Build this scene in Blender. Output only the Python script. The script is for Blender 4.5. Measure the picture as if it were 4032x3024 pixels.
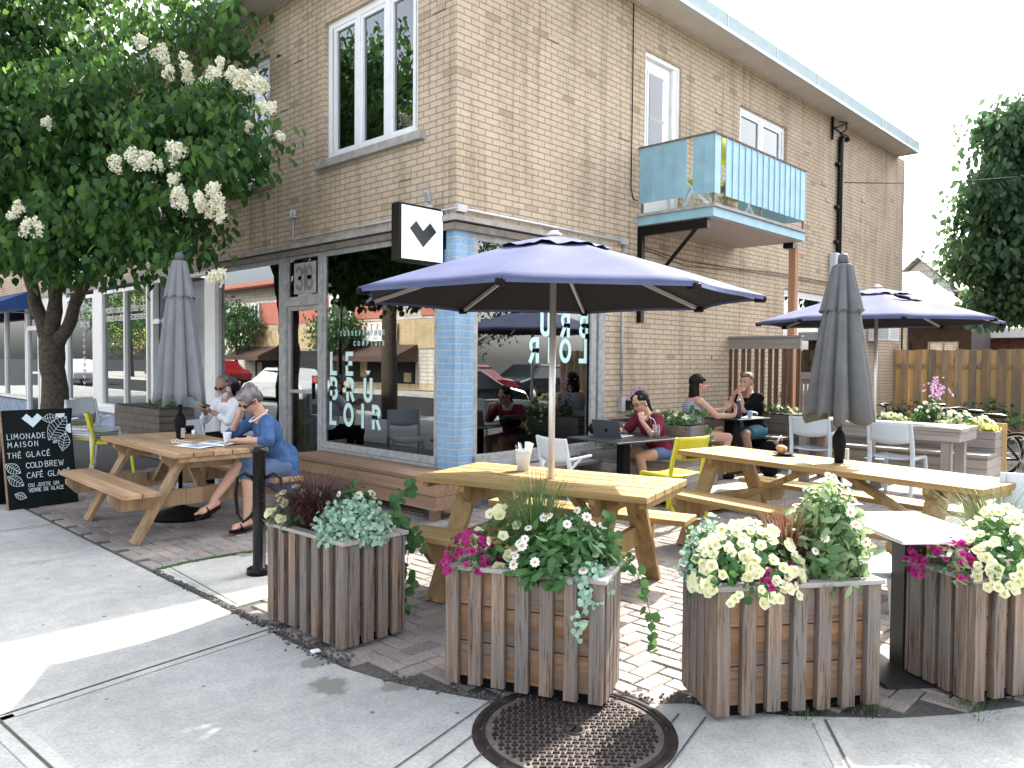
import bpy, bmesh, math, random
import numpy as np
from mathutils import Vector, Matrix, Euler
R=math.radians
scn=bpy.context.scene
for o in list(bpy.data.objects): bpy.data.objects.remove(o)
# ---------------- camera ----------------
cam_d=bpy.data.cameras.new('camera'); cam=bpy.data.objects.new('camera',cam_d); scn.collection.objects.link(cam)
CAM=Vector((-5.146,-5.742,1.5))
yaw,pit,rol=R(46.1395),R(-1.7563),R(0.48531)
Fw=Vector((math.sin(yaw)*math.cos(pit),math.cos(yaw)*math.cos(pit),math.sin(pit)))
Rt=Vector((math.cos(yaw),-math.sin(yaw),0)); Up=Rt.cross(Fw)
Rt2=math.cos(rol)*Rt+math.sin(rol)*Up; Up2=-math.sin(rol)*Rt+math.cos(rol)*Up
cam.matrix_world=Matrix(((Rt2.x,Up2.x,-Fw.x,CAM.x),(Rt2.y,Up2.y,-Fw.y,CAM.y),(Rt2.z,Up2.z,-Fw.z,CAM.z),(0,0,0,1)))
cam_d.sensor_width=36; cam_d.lens=36*3031.56/4032; cam_d.clip_end=2000; cam_d.clip_start=0.05
scn.camera=cam
# ---------------- sky and sun ----------------
SUN_EL,SUN_AZ=R(43.3),R(5.7)      # azimuth from +X towards +Y
w=bpy.data.worlds.new('World'); scn.world=w; w.use_nodes=True
wn=w.node_tree.nodes; wl=w.node_tree.links
sky=wn.new('ShaderNodeTexSky'); sky.sky_type='NISHITA'; sky.sun_disc=False
sky.sun_elevation=SUN_EL; sky.sun_rotation=math.pi/2-SUN_AZ
sky.air_density=1.0; sky.dust_density=4.0; sky.ozone_density=1.0
wn['Background'].inputs['Strength'].default_value=0.15
hs_=wn.new('ShaderNodeHueSaturation'); hs_.inputs['Saturation'].default_value=.36; wl.new(sky.outputs[0],hs_.inputs['Color']); wl.new(hs_.outputs[0],wn['Background'].inputs[0])
sd=bpy.data.lights.new('sun','SUN'); sd.energy=3.3; sd.angle=R(0.6); sd.color=(1.0,0.93,0.82)
sun=bpy.data.objects.new('sun',sd); scn.collection.objects.link(sun)
S_dir=Vector((math.cos(SUN_EL)*math.cos(SUN_AZ),math.cos(SUN_EL)*math.sin(SUN_AZ),math.sin(SUN_EL)))
sun.rotation_euler=S_dir.to_track_quat('Z','Y').to_euler()
scn.view_settings.view_transform='Standard'; scn.view_settings.look='None'
scn.view_settings.exposure=2.3; scn.view_settings.gamma=1
scn.render.engine='CYCLES'
scn.cycles.max_bounces=8; scn.cycles.transparent_max_bounces=12
# ---------------- helpers ----------------
C=scn.collection
def link(o): C.objects.link(o); return o
def tag(o,label=None,cat=None,group=None,kind=None):
    if label: o['label']=label
    if cat: o['category']=cat
    if group: o['group']=group
    if kind: o['kind']=kind
    return o
def empty(name,loc=(0,0,0),rz=0,label=None,cat=None,group=None):
    o=bpy.data.objects.new(name,None); o.empty_display_size=.1; link(o)
    o.location=loc; o.rotation_euler=(0,0,rz); return tag(o,label,cat,group)
def copy_tree(o,parent=None):
    c=o.copy(); link(c)
    if parent: c.parent=parent
    for ch in [x for x in bpy.data.objects if x.parent==o]: copy_tree(ch,c)
    return c
class MB:
    def __init__(s): s.v=[]; s.f=[]; s.sm=[]
    def add(s,vs,fs,smooth=False,M=None):
        b=len(s.v)
        for p in vs:
            p=Vector(p)
            s.v.append(tuple(M@p) if M else tuple(p))
        for f in fs: s.f.append(tuple(b+i for i in f)); s.sm.append(smooth)
        return s
    def box(s,c,d,M=None,bev=0.0):
        x,y,z=c; a,b,e=d[0]/2,d[1]/2,d[2]/2
        if bev<=0:
            vs=[(x+i*a,y+j*b,z+k*e) for i in(-1,1) for j in(-1,1) for k in(-1,1)]
            return s.add(vs,[(0,1,3,2),(4,6,7,5),(0,4,5,1),(2,3,7,6),(0,2,6,4),(1,5,7,3)],False,M)
        bm=bmesh.new(); bmesh.ops.create_cube(bm,size=1)
        for v in bm.verts: v.co=Vector((x+v.co.x*d[0],y+v.co.y*d[1],z+v.co.z*d[2]))
        bmesh.ops.bevel(bm,geom=bm.edges[:],offset=bev,segments=1,affect='EDGES')
        s.bm(bm,M); return s
    def bm(s,bm,M=None,smooth=False):
        bm.verts.index_update()
        s.add([v.co.copy() for v in bm.verts],[[v.index for v in f.verts] for f in bm.faces],smooth,M); bm.free()
    def bb(s,lo,hi,M=None,bev=0.0):
        return s.box([(lo[i]+hi[i])/2 for i in range(3)],[abs(hi[i]-lo[i]) for i in range(3)],M,bev)
    def beam(s,p,q,w,h,up=(0,0,1),bev=0.0,M=None):
        p=Vector(p);q=Vector(q);d=q-p;L=d.length;z=d.normalized();u=Vector(up)
        x=u.cross(z)
        if x.length<1e-4: x=Vector((1,0,0)).cross(z)
        x.normalize();y=z.cross(x)
        T=Matrix(((x.x,y.x,z.x,(p.x+q.x)/2),(x.y,y.y,z.y,(p.y+q.y)/2),(x.z,y.z,z.z,(p.z+q.z)/2),(0,0,0,1)))
        if M: T=M@T
        return s.box((0,0,0),(w,h,L),T,bev)
    def tube(s,pts,r,n=10,caps=True,M=None,smooth=True):
        pts=[Vector(p) for p in pts]
        rr=r if isinstance(r,(list,tuple)) else [r]*len(pts)
        vs=[];fs=[];px=None
        for i,p in enumerate(pts):
            a=pts[max(i-1,0)];b=pts[min(i+1,len(pts)-1)];d=(b-a).normalized()
            if px is None:
                px=Vector((0,0,1)).cross(d)
                if px.length<.05: px=Vector((1,0,0)).cross(d)
            px=(px-d*px.dot(d)).normalized();py=d.cross(px)
            for k in range(n):
                t=2*math.pi*k/n; vs.append(p+rr[i]*(math.cos(t)*px+math.sin(t)*py))
        for i in range(len(pts)-1):
            for k in range(n): fs.append((i*n+k,i*n+(k+1)%n,(i+1)*n+(k+1)%n,(i+1)*n+k))
        if caps: fs.append(tuple(range(n))[::-1]); fs.append(tuple((len(pts)-1)*n+k for k in range(n)))
        return s.add(vs,fs,smooth,M)
    def lathe(s,prof,n=24,M=None,smooth=True,mod=None):
        vs=[];fs=[];m=len(prof)
        for i,(r,z) in enumerate(prof):
            for k in range(n):
                t=2*math.pi*k/n; q=r if mod is None else r*mod(t,i/(m-1),z)
                vs.append((q*math.cos(t),q*math.sin(t),z))
        for i in range(m-1):
            for k in range(n): fs.append((i*n+k,i*n+(k+1)%n,(i+1)*n+(k+1)%n,(i+1)*n+k))
        return s.add(vs,fs,smooth,M)
    def prism(s,poly,z0,z1,M=None):
        n=len(poly); vs=[(x,y,z0) for x,y in poly]+[(x,y,z1) for x,y in poly]
        fs=[tuple(range(n))[::-1],tuple(range(n,2*n))]+[(i,(i+1)%n,n+(i+1)%n,n+i) for i in range(n)]
        return s.add(vs,fs,False,M)
    def ell(s,c,r,M=None,n=12,m=8,smooth=True):
        vs=[];fs=[]
        for i in range(m+1):
            ph=math.pi*i/m
            for k in range(n):
                t=2*math.pi*k/n; vs.append((c[0]+r[0]*math.sin(ph)*math.cos(t),c[1]+r[1]*math.sin(ph)*math.sin(t),c[2]+r[2]*math.cos(ph)))
        for i in range(m):
            for k in range(n): fs.append((i*n+k,(i+1)*n+k,(i+1)*n+(k+1)%n,i*n+(k+1)%n))
        return s.add(vs,fs,smooth,M)
    def quad(s,a,b,c,d,M=None): return s.add([a,b,c,d],[(0,1,2,3)],False,M)
    def build(s,name,mat,parent=None,fix=True):
        me=bpy.data.meshes.new(name); me.from_pydata(s.v,[],s.f)
        me.polygons.foreach_set('use_smooth',s.sm)
        if mat: me.materials.append(mat)
        if fix:
            bm=bmesh.new(); bm.from_mesh(me)
            bmesh.ops.remove_doubles(bm,verts=bm.verts,dist=1e-5)
            bmesh.ops.recalc_face_normals(bm,faces=bm.faces); bm.to_mesh(me); bm.free()
        me.update()
        o=bpy.data.objects.new(name,me); link(o)
        if parent: o.parent=parent
        return o
def T(x=0,y=0,z=0,rx=0,ry=0,rz=0): return Matrix.Translation((x,y,z))@Euler((rx,ry,rz)).to_matrix().to_4x4()
def npmesh(name,verts,faces,mat,parent=None,smooth=False):
    me=bpy.data.meshes.new(name); nv=len(verts); nf,k=faces.shape
    me.vertices.add(nv); me.vertices.foreach_set('co',np.asarray(verts,np.float32).ravel())
    me.loops.add(nf*k); me.loops.foreach_set('vertex_index',faces.astype(np.int32).ravel())
    me.polygons.add(nf); me.polygons.foreach_set('loop_start',np.arange(0,nf*k,k,dtype=np.int32))
    me.polygons.foreach_set('loop_total',np.full(nf,k,np.int32))
    me.polygons.foreach_set('use_smooth',np.full(nf,smooth))
    me.materials.append(mat); me.update(calc_edges=True); me.validate()
    o=bpy.data.objects.new(name,me); link(o)
    if parent: o.parent=parent
    return o
# ---------------- materials ----------------
class N:
    def __init__(s,name):
        s.m=bpy.data.materials.new(name); s.m.use_nodes=True; s.t=s.m.node_tree; s.b=s.t.nodes['Principled BSDF']; s.out=s.t.nodes['Material Output']
    def n(s,typ,**k):
        x=s.t.nodes.new('ShaderNode'+typ)
        for a,b in k.items():
            if a.startswith('_'): setattr(x,a[1:],b)
            else: x.inputs[a.replace('0',' ')].default_value=b
        return x
    def l(s,a,b): s.t.links.new(a,b)
    def coord(s,which='Object',scale=(1,1,1),rot=(0,0,0)):
        c=s.t.nodes.new('ShaderNodeTexCoord'); mp=s.t.nodes.new('ShaderNodeMapping')
        mp.inputs['Scale'].default_value=scale; mp.inputs['Rotation'].default_value=rot
        s.l(c.outputs[which],mp.inputs[0]); return mp.outputs[0]
    def ramp(s,fac,stops):
        r=s.t.nodes.new('ShaderNodeValToRGB'); e=r.color_ramp.elements
        while len(e)<len(stops): e.new(0.5)
        for i,(p,c) in enumerate(stops): e[i].position=p; e[i].color=(*c,1) if len(c)==3 else c
        s.l(fac,r.inputs[0]); return r.outputs[0]
    def noise(s,vec,scale,detail=4,rough=.55,dist=0):
        x=s.n('TexNoise'); x.inputs['Scale'].default_value=scale; x.inputs['Detail'].default_value=detail; x.inputs['Roughness'].default_value=rough; x.inputs['Distortion'].default_value=dist
        if vec: s.l(vec,x.inputs['Vector'])
        return x.outputs['Fac']
    def mix(s,fac,a,b,mode='MIX'):
        x=s.t.nodes.new('ShaderNodeMix'); x.data_type='RGBA'; x.blend_type=mode
        for v,i in ((fac,0),(a,6),(b,7)):
            if isinstance(v,(int,float)): x.inputs[i].default_value=v
            elif isinstance(v,tuple): x.inputs[i].default_value=(*v,1)
            else: s.l(v,x.inputs[i])
        return x.outputs[2]
    def bump(s,h,st=.3,d=.01):
        x=s.t.nodes.new('ShaderNodeBump'); x.inputs['Strength'].default_value=st; x.inputs['Distance'].default_value=d
        s.l(h,x.inputs['Height']); s.l(x.outputs[0],s.b.inputs['Normal']); return x
    def col(s,c):
        if isinstance(c,tuple): s.b.inputs['Base Color'].default_value=(*c,1)
        else: s.l(c,s.b.inputs['Base Color'])
    def set(s,rough=.6,metal=0,spec=.5):
        s.b.inputs['Roughness'].default_value=rough; s.b.inputs['Metallic'].default_value=metal; s.b.inputs['Specular IOR Level'].default_value=spec; return s
def rnd(m):  # random per island
    g=m.t.nodes.new('ShaderNodeNewGeometry'); return g.outputs['Random Per Island']
def plain(name,c,rough=.55,metal=0,var=.12,scale=6,spec=.5,bump=0):
    m=N(name); v=m.noise(m.coord(),scale,5)
    a=tuple(x*(1-var) for x in c); b=tuple(min(1,x*(1+var)) for x in c)
    m.col(m.ramp(v,[(.3,a),(.7,b)])); m.set(rough,metal,spec)
    if bump: m.bump(m.noise(m.coord(),scale*12,3),bump,.004)
    return m.m
def wood(name,c1,c2,axis=0,rough=.7,grain=30,knots=True,var=.35,weather=None,con=0):
    m=N(name); sc=[grain,grain,grain]; sc[axis]=grain*.045
    v=m.coord(scale=tuple(sc)); 
    # shift the pattern for each board
    ri=rnd(m); cmb=m.t.nodes.new('ShaderNodeCombineXYZ')
    mul=m.n('Math',_operation='MULTIPLY'); mul.inputs[1].default_value=37.0; m.l(ri,mul.inputs[0])
    for i in range(3): m.l(mul.outputs[0],cmb.inputs[i])
    add=m.n('VectorMath',_operation='ADD'); m.l(v,add.inputs[0]); m.l(cmb.outputs[0],add.inputs[1]); v=add.outputs[0]
    n1=m.noise(v,1.0,6,.65,.6); n2=m.noise(v,.35,3,.5,1.5)
    c=m.ramp(n1,[(.28,tuple(x*.62 for x in c1)),(.5,c1),(.75,c2)])
    c=m.mix(.45,c,m.ramp(n2,[(.35,tuple(x*.7 for x in c1)),(.65,c2)]))
    if weather:
        n3=m.noise(m.coord(scale=tuple(3 if i!=axis else 1.0 for i in range(3))),1.6,4,.6)
        c=m.mix(m.ramp(n3,[(.42,(0,0,0)),(.62,(1,1,1))]),c,m.mix(n1,tuple(x*.6 for x in weather),weather))
    hv=m.n('HueSaturation'); m.l(c,hv.inputs['Color'])
    mr=m.n('MapRange'); mr.inputs['To Min'].default_value=1-var; mr.inputs['To Max'].default_value=1+var*.6; m.l(ri,mr.inputs[0]); m.l(mr.outputs[0],hv.inputs['Value'])
    c=hv.outputs[0]
    if con:
        n5=m.noise(v,1.6,3,.7,.2); c=m.mix(con,c,m.ramp(n5,[(.34,(.35,.33,.32)),(.45,(1,1,1)),(.7,(1.15,1.13,1.12))]),'MULTIPLY')
    if knots:
        ks=[7,7,7]; ks[axis]=2.2
        vo=m.n('TexVoronoi'); vo.inputs['Scale'].default_value=1.0; m.l(m.coord(scale=tuple(ks)),vo.inputs['Vector'])
        c=m.mix(m.ramp(vo.outputs['Distance'],[(.07,(.8,.8,.8)),(.13,(0,0,0))]),c,tuple(x*.28 for x in c1))
    m.col(c); m.set(rough,0,.3); m.bump(n1,.35,.004); return m.m
def brick(name,c1,c2,mortar,bw=.2032,rh=.0667,plane='x',msize=.008,squash=False,rough=.85,dark=None,wear=True):
    m=N(name); tc=m.t.nodes.new('ShaderNodeTexCoord'); sp=m.n('SeparateXYZ'); m.l(tc.outputs['Object'],sp.inputs[0])
    cb=m.n('CombineXYZ')
    g=m.t.nodes.new('ShaderNodeNewGeometry'); sn=m.n('SeparateXYZ'); m.l(g.outputs['True Normal'],sn.inputs[0])
    ab=m.n('Math',_operation='ABSOLUTE'); m.l(sn.outputs[0],ab.inputs[0])
    gt=m.n('Math',_operation='GREATER_THAN'); gt.inputs[1].default_value=.5; m.l(ab.outputs[0],gt.inputs[0])
    mx=m.n('Mix'); m.l(gt.outputs[0],mx.inputs[0]); m.l(sp.outputs[0],mx.inputs[2]); m.l(sp.outputs[1],mx.inputs[3])
    m.l(mx.outputs[0],cb.inputs[0]); m.l(sp.outputs[2],cb.inputs[1])
    # slight waviness of the courses
    wv=m.n('VectorMath',_operation='ADD'); nz=m.n('TexNoise'); nz.inputs['Scale'].default_value=5; m.l(tc.outputs['Object'],nz.inputs['Vector'])
    sc=m.n('VectorMath',_operation='SCALE'); sc.inputs['Scale'].default_value=.006; m.l(nz.outputs['Color'],sc.inputs[0])
    m.l(cb.outputs[0],wv.inputs[0]); m.l(sc.outputs[0],wv.inputs[1])
    b=m.n('TexBrick'); b.offset=.5; m.l(wv.outputs[0],b.inputs['Vector'])
    b.inputs['Scale'].default_value=1; b.inputs['Brick Width'].default_value=bw; b.inputs['Row Height'].default_value=rh
    b.inputs['Mortar Size'].default_value=msize; b.inputs['Mortar Smooth'].default_value=.25; b.inputs['Bias'].default_value=0
    b.inputs['Color1'].default_value=(*c1,1); b.inputs['Color2'].default_value=(*c2,1); b.inputs['Mortar'].default_value=(*mortar,1)
    c=b.outputs['Color']
    if wear:
        n1=m.noise(m.coord(),.9,5,.6); n2=m.noise(m.coord(),45,3,.6)
        c=m.mix(1,c,m.ramp(n1,[(.3,(.80,.78,.76)),(.55,(1,1,1)),(.8,(1.0,.97,.93))]),'MULTIPLY')
        st_=m.noise(m.coord(scale=(5,5,.35)),1.3,5,.65); c=m.mix(1,c,m.ramp(st_,[(.34,(.74,.72,.70)),(.5,(1,1,1)),(.75,(1.03,1.02,1.0))]),'MULTIPLY')
        c=m.mix(.6,c,m.ramp(n2,[(.3,(.82,.82,.82)),(.7,(1.1,1.1,1.1))]),'MULTIPLY')
        # a few odd darker bricks
        if dark:
            b2=m.n('TexBrick'); b2.offset=.5; m.l(wv.outputs[0],b2.inputs['Vector']); b2.inputs['Scale'].default_value=1
            for k_,v_ in (('Brick Width',bw),('Row Height',rh),('Mortar Size',0.0)): b2.inputs[k_].default_value=v_
            b2.inputs['Color1'].default_value=(0,0,0,1); b2.inputs['Color2'].default_value=(1,1,1,1)
            c=m.mix(m.ramp(b2.outputs['Color'],[(.965,(0,0,0)),(.995,(.5,.5,.5))]),c,dark)
    m.col(c); m.set(rough,0,.25)
    inv=m.n('Math',_operation='SUBTRACT'); inv.inputs[0].default_value=1; m.l(b.outputs['Fac'],inv.inputs[1])
    ad=m.n('Math',_operation='ADD'); m.l(inv.outputs[0],ad.inputs[0]); n3=m.noise(m.coord(),70,2); ms=m.n('Math',_operation='MULTIPLY'); ms.inputs[1].default_value=.35; m.l(n3,ms.inputs[0]); m.l(ms.outputs[0],ad.inputs[1])
    m.bump(ad.outputs[0],.75,.009); return m.m
def glass(name,tint=(.55,.6,.6),refl=.17):
    m=N(name); t=m.t; tr=m.n('BsdfTransparent'); tr.inputs[0].default_value=(*tint,1)
    gl=m.n('BsdfGlossy'); gl.inputs['Roughness'].default_value=.004; gl.inputs[0].default_value=(.93,.97,1,1)
    bp=m.t.nodes.new('ShaderNodeBump'); bp.inputs['Strength'].default_value=.012; bp.inputs['Distance'].default_value=.02
    m.l(m.noise(m.coord(),1.1,1),bp.inputs['Height']); m.l(bp.outputs[0],gl.inputs['Normal'])
    lw=m.n('Fresnel'); lw.inputs['IOR'].default_value=1.5
    mr=m.n('MapRange'); mr.inputs['To Min'].default_value=refl; mr.inputs['To Max'].default_value=1.0; m.l(lw.outputs[0],mr.inputs[0])
    mx=m.n('MixShader'); m.l(mr.outputs[0],mx.inputs[0]); m.l(tr.outputs[0],mx.inputs[1]); m.l(gl.outputs[0],mx.inputs[2]); m.l(mx.outputs[0],m.out.inputs[0]); return m.m
def leafmat(name,c1,c2,trans=.45,rough=.5,tc=None):
    m=N(name); ri=rnd(m); c=m.ramp(ri,[(0,c1),(1,c2)])
    m.col(c); m.set(rough,0,.35)
    tl=m.n('BsdfTranslucent'); 
    if tc: tl.inputs[0].default_value=(*tc,1)
    else:
        hv=m.n('HueSaturation'); hv.inputs['Value'].default_value=1.5; hv.inputs['Hue'].default_value=.47; m.l(c,hv.inputs['Color']); m.l(hv.outputs[0],tl.inputs[0])
    mx=m.n('MixShader'); mx.inputs[0].default_value=trans; m.l(m.b.outputs[0],mx.inputs[1]); m.l(tl.outputs[0],mx.inputs[2]); m.l(mx.outputs[0],m.out.inputs[0]); return m.m
def concrete(name,c,bump=.3,spots=True,stain=()):
    m=N(name); v=m.coord(); n1=m.noise(v,1.2,6,.6); n2=m.noise(v,60,4,.7); n3=m.noise(v,9,4,.6)
    col=m.ramp(n1,[(.3,tuple(x*.82 for x in c)),(.7,tuple(x*1.1 for x in c))])
    col=m.mix(1,col,m.ramp(n2,[(.3,(.74,.74,.74)),(.5,(1,1,1)),(.75,(1.14,1.14,1.14))]),'MULTIPLY')
    col=m.mix(1,col,m.ramp(n3,[(.35,(.86,.86,.87)),(.6,(1,1,1))]),'MULTIPLY')
    if spots:
        vo=m.n('TexVoronoi'); vo.inputs['Scale'].default_value=5.5; m.l(v,vo.inputs['Vector']); vo.inputs['Randomness'].default_value=1
        col=m.mix(m.ramp(vo.outputs['Distance'],[(.045,(.8,.8,.8)),(.085,(0,0,0))]),col,(.06,.055,.05))
        vo=m.n('TexVoronoi'); vo.inputs['Scale'].default_value=14; m.l(v,vo.inputs['Vector'])
        col=m.mix(m.ramp(vo.outputs['Distance'],[(.05,(.5,.5,.5)),(.1,(0,0,0))]),col,(.5,.48,.45))
    for (sx,sy,sr,dk) in stain:
        d=m.n('VectorMath',_operation='DISTANCE'); m.l(v,d.inputs[0]); d.inputs[1].default_value=(sx,sy,0)
        a=m.n('Math',_operation='MULTIPLY_ADD'); m.l(m.noise(v,6.5,5,.7),a.inputs[0]); a.inputs[1].default_value=sr*1.6; m.l(d.outputs['Value'],a.inputs[2])
        col=m.mix(m.ramp(a.outputs[0],[(sr*1.25,(dk,dk,dk)),(sr*1.45,(0,0,0))]),col,tuple(x*.4 for x in (c[0],c[1]*.93,c[2]*.86)))
    m.col(col); m.set(.9,0,.2); m.bump(n2,bump,.006); return m.m
M={}
M['brick']=brick('tan_brick',(.57,.46,.335),(.525,.415,.295),(.31,.26,.21),dark=(.22,.16,.115))
M['brick_blue']=brick('painted_blue_brick',(.25,.44,.66),(.21,.40,.62),(.48,.49,.50),dark=None)
M['brick_red']=brick('red_brick',(.30,.10,.07),(.22,.08,.06),(.2,.16,.14))
M['brick_yel']=brick('yellow_brick',(.62,.50,.30),(.55,.43,.25),(.35,.28,.18))
M['stone_white']=brick('pale_stone',(.60,.56,.49),(.55,.52,.46),(.35,.33,.3),bw=.7,rh=.18,msize=.02)
M['paint_white']=plain('white_paint',(.78,.79,.80),.45,var=.05)
M['frame_old']=plain('weathered_frame_paint',(.33,.34,.34),.7,var=.25,scale=14,bump=.2)
M['frame_grey']=plain('grey_frame',(.35,.34,.33),.6,var=.2,scale=10)
M['trim']=plain('stone_trim',(.33,.31,.29),.85,var=.25,scale=8,bump=.3)
M['soffit']=plain('soffit',(.52,.47,.42),.7,var=.08,scale=3)
M['fascia']=plain('fascia',(.42,.50,.52),.95,var=.05,spec=.0)
M['glass']=glass('window_glass')
M['glass_dark']=glass('dark_window_glass',(.30,.35,.34),.17)
M['glass_shade']=glass('screened_window_glass',(.05,.07,.07),.16)
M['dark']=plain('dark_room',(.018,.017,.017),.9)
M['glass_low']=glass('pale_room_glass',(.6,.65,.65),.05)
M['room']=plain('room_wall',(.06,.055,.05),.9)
M['concrete']=concrete('sidewalk_concrete',(.375,.38,.365),.6,True,((-3.12,-2.45,.14,.75),(-3.2,-2.72,.16,.8),(-3.0,-2.95,.1,.7),(-4.6,-.9,.12,.25),(-4.0,-3.3,.2,.22),(-3.5,.6,.15,.3)))
M['concrete_light']=concrete('pale_concrete',(.44,.44,.41))
M['asphalt']=concrete('asphalt',(.035,.035,.036),.5)
M['gravel']=plain('dark_gravel',(.09,.085,.08),.95,var=.7,scale=90,bump=.6)
M['border']=concrete('tooled_concrete',(.41,.415,.39),.2,False)
M['band']=plain('storefront_band',(.17,.145,.125),.8,var=.3,scale=9)
M['joint']=plain('joint_dirt',(.07,.065,.06),.95,var=.4,scale=60)
M['alu']=plain('brushed_aluminium',(.62,.58,.54),.35,.6,var=.05)
M['steel']=plain('galvanised_steel',(.42,.44,.46),.45,.4,var=.15)
M['black']=plain('black_paint',(.003,.003,.0033),.35,var=.2,spec=.22)
M['blackmat']=plain('black_matte',(.005,.005,.0055),.7,var=.2,spec=.15)
M['white_pl']=plain('white_plastic',(.66,.70,.74),.4,var=.03)
M['grey_pl']=plain('pale_grey_plastic',(.50,.55,.59),.42,var=.03)
M['yellow_pl']=plain('yellow_plastic',(.62,.55,.03),.4,var=.04)
M['fabric']=plain('periwinkle_canvas',(.085,.097,.18),.85,var=.2,scale=2.2,spec=.1,bump=.15)
M['fabric_slate']=plain('slate_canvas',(.13,.135,.14),.9,var=.15,scale=4,spec=.05,bump=.25)
M['underside_shade']=plain('canopy_underside_shade',(.003,.003,.006),.95,var=.1)  # shade under the canopy put into the colour, same canvas as above
M['fabric_grey']=plain('grey_canvas',(.19,.195,.21),.9,var=.12,scale=4,spec=.05,bump=.25)
M['wood_pic']=wood('picnic_table_wood',(.33,.205,.115),(.47,.32,.19),0,var=.2,grain=26)
M['wood_pic_leg']=wood('picnic_frame_wood',(.31,.20,.11),(.44,.30,.18),2,var=.15,grain=24)
M['wood_yel']=wood('golden_pine',(.28,.185,.07),(.42,.285,.115),0,var=.14,grain=26)  # yellower wood tone for the second and third picnic tables
M['wood_yel_leg']=wood('golden_pine_frame',(.26,.17,.07),(.38,.255,.115),2,var=.14,grain=24)
M['batten']=wood('weathered_batten',(.125,.083,.06),(.36,.262,.19),2,grain=60,knots=True,var=.35,weather=(.19,.168,.155),con=1)
M['board']=wood('cedar_board',(.23,.125,.066),(.39,.235,.13),0,grain=34,var=.25,weather=(.21,.175,.155),con=.55)
M['board_y']=wood('cedar_board_side',(.27,.15,.08),(.42,.26,.145),1,grain=34,var=.25,weather=(.21,.175,.155),con=.55)
M['rim']=wood('grey_rim_board',(.27,.25,.24),(.40,.375,.36),0,grain=40,knots=False,var=.15)
M['bench']=wood('brown_bench_wood',(.24,.15,.095),(.38,.25,.16),1,grain=24,var=.2)
M['boxwood']=wood('dark_box_wood',(.13,.105,.085),(.22,.18,.15),0,grain=24,var=.3,weather=(.2,.18,.165))
M['greywood']=wood('silver_grey_wood',(.27,.235,.21),(.42,.37,.33),0,grain=26,var=.22,weather=(.33,.31,.3))
M['greywood_y']=wood('silver_grey_wood_y',(.27,.235,.21),(.42,.37,.33),1,grain=26,var=.22,weather=(.33,.31,.3))
M['greywood_z']=wood('silver_grey_wood_z',(.25,.20,.17),(.38,.31,.26),2,grain=26,var=.22,weather=(.3,.28,.27))
M['fence']=wood('fence_board',(.30,.20,.11),(.44,.30,.17),2,grain=18,var=.3,weather=(.24,.19,.14))
M['fence_new']=wood('fence_board_pale',(.45,.29,.12),(.58,.40,.19),2,grain=18,var=.2)
M['screen']=wood('stained_screen_wood',(.13,.075,.05),(.22,.135,.095),2,grain=26,var=.4)
M['post']=wood('orange_post_wood',(.38,.19,.10),(.5,.28,.16),2,grain=24,var=.1)
M['deck']=wood('deck_board',(.27,.24,.22),(.40,.36,.32),0,grain=24,var=.2)
M['chalk']=plain('chalk',(.62,.72,.74),.9,var=.15,scale=40)
M['chalkboard']=plain('chalkboard',(.004,.007,.0075),.7,var=.35,scale=5,spec=.15)
M['mint']=plain('mint_vinyl',(.55,.80,.78),.5,var=.02)
M['bal_blue']=plain('balcony_blue_paint',(.25,.44,.53),.5,var=.12,scale=5)
M['rust']=plain('rusty_paint',(.16,.11,.08),.8,var=.4,scale=20)
M['soil']=plain('soil',(.03,.022,.016),.95,var=.5,scale=60)
M['bark']=plain('bark',(.075,.06,.045),.95,var=.5,scale=22,bump=1)
M['siding']=plain('white_siding',(.75,.76,.75),.6,var=.05)
M['shingle']=plain('shingles',(.45,.36,.28),.9,var=.25,scale=18,bump=.5)
M['leaf_tree']=leafmat('lilac_leaf',(.014,.055,.018),(.08,.19,.04),.55,.38)
M['leaf_far']=leafmat('far_leaf',(.02,.055,.03),(.07,.14,.06),.5)
M['leaf']=leafmat('bedding_leaf',(.03,.10,.03),(.07,.17,.05),.3)
M['leaf_pale']=leafmat('variegated_leaf',(.06,.15,.05),(.30,.40,.20),.3)
M['leaf_mint']=leafmat('silver_leaf',(.20,.34,.25),(.36,.50,.40),.2,.8)
M['grass_g']=leafmat('grass_blade',(.03,.09,.03),(.10,.17,.05),.3)
M['grass_p']=leafmat('purple_grass',(.03,.012,.014),(.09,.035,.03),.2)
M['grass_b']=leafmat('brown_grass',(.10,.05,.03),(.22,.12,.06),.25)
M['cream']=leafmat('cream_petal',(.66,.64,.40),(.74,.73,.54),.3,.6,(.8,.8,.5))
M['cream_c']=plain('petal_throat',(.40,.42,.05),.8)
M['lilac_bloom']=leafmat('cream_blossom',(.80,.78,.60),(.88,.87,.76),.25,.8,(.8,.78,.6))
M['magenta']=leafmat('magenta_petal',(.20,.004,.07),(.38,.012,.17),.25,.6)
M['magenta_c']=plain('dark_throat',(.03,.0,.02),.8)
M['zinnia']=leafmat('white_petal',(.72,.73,.68),(.80,.80,.76),.25,.6,(.8,.8,.7))
M['zin_c']=plain('orange_flower_eye',(.55,.26,.02),.8)
M['phlox']=leafmat('pink_petal',(.36,.19,.34),(.46,.30,.42),.3,.6)
M['yellow_leaf']=leafmat('yellow_leaf',(.50,.52,.08),(.65,.66,.15),.3)
M['skin']=plain('skin',(.50,.29,.21),.5,var=.06,spec=.3)
M['skin2']=plain('tanned_skin',(.36,.20,.145),.5,var=.06,spec=.3)
M['denim']=plain('blue_cotton',(.055,.11,.24),.9,var=.25,scale=18,spec=.1,bump=.4)
M['denim_skirt']=plain('faded_blue_skirt',(.10,.14,.24),.9,var=.25,scale=12,spec=.1,bump=.4)
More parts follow.
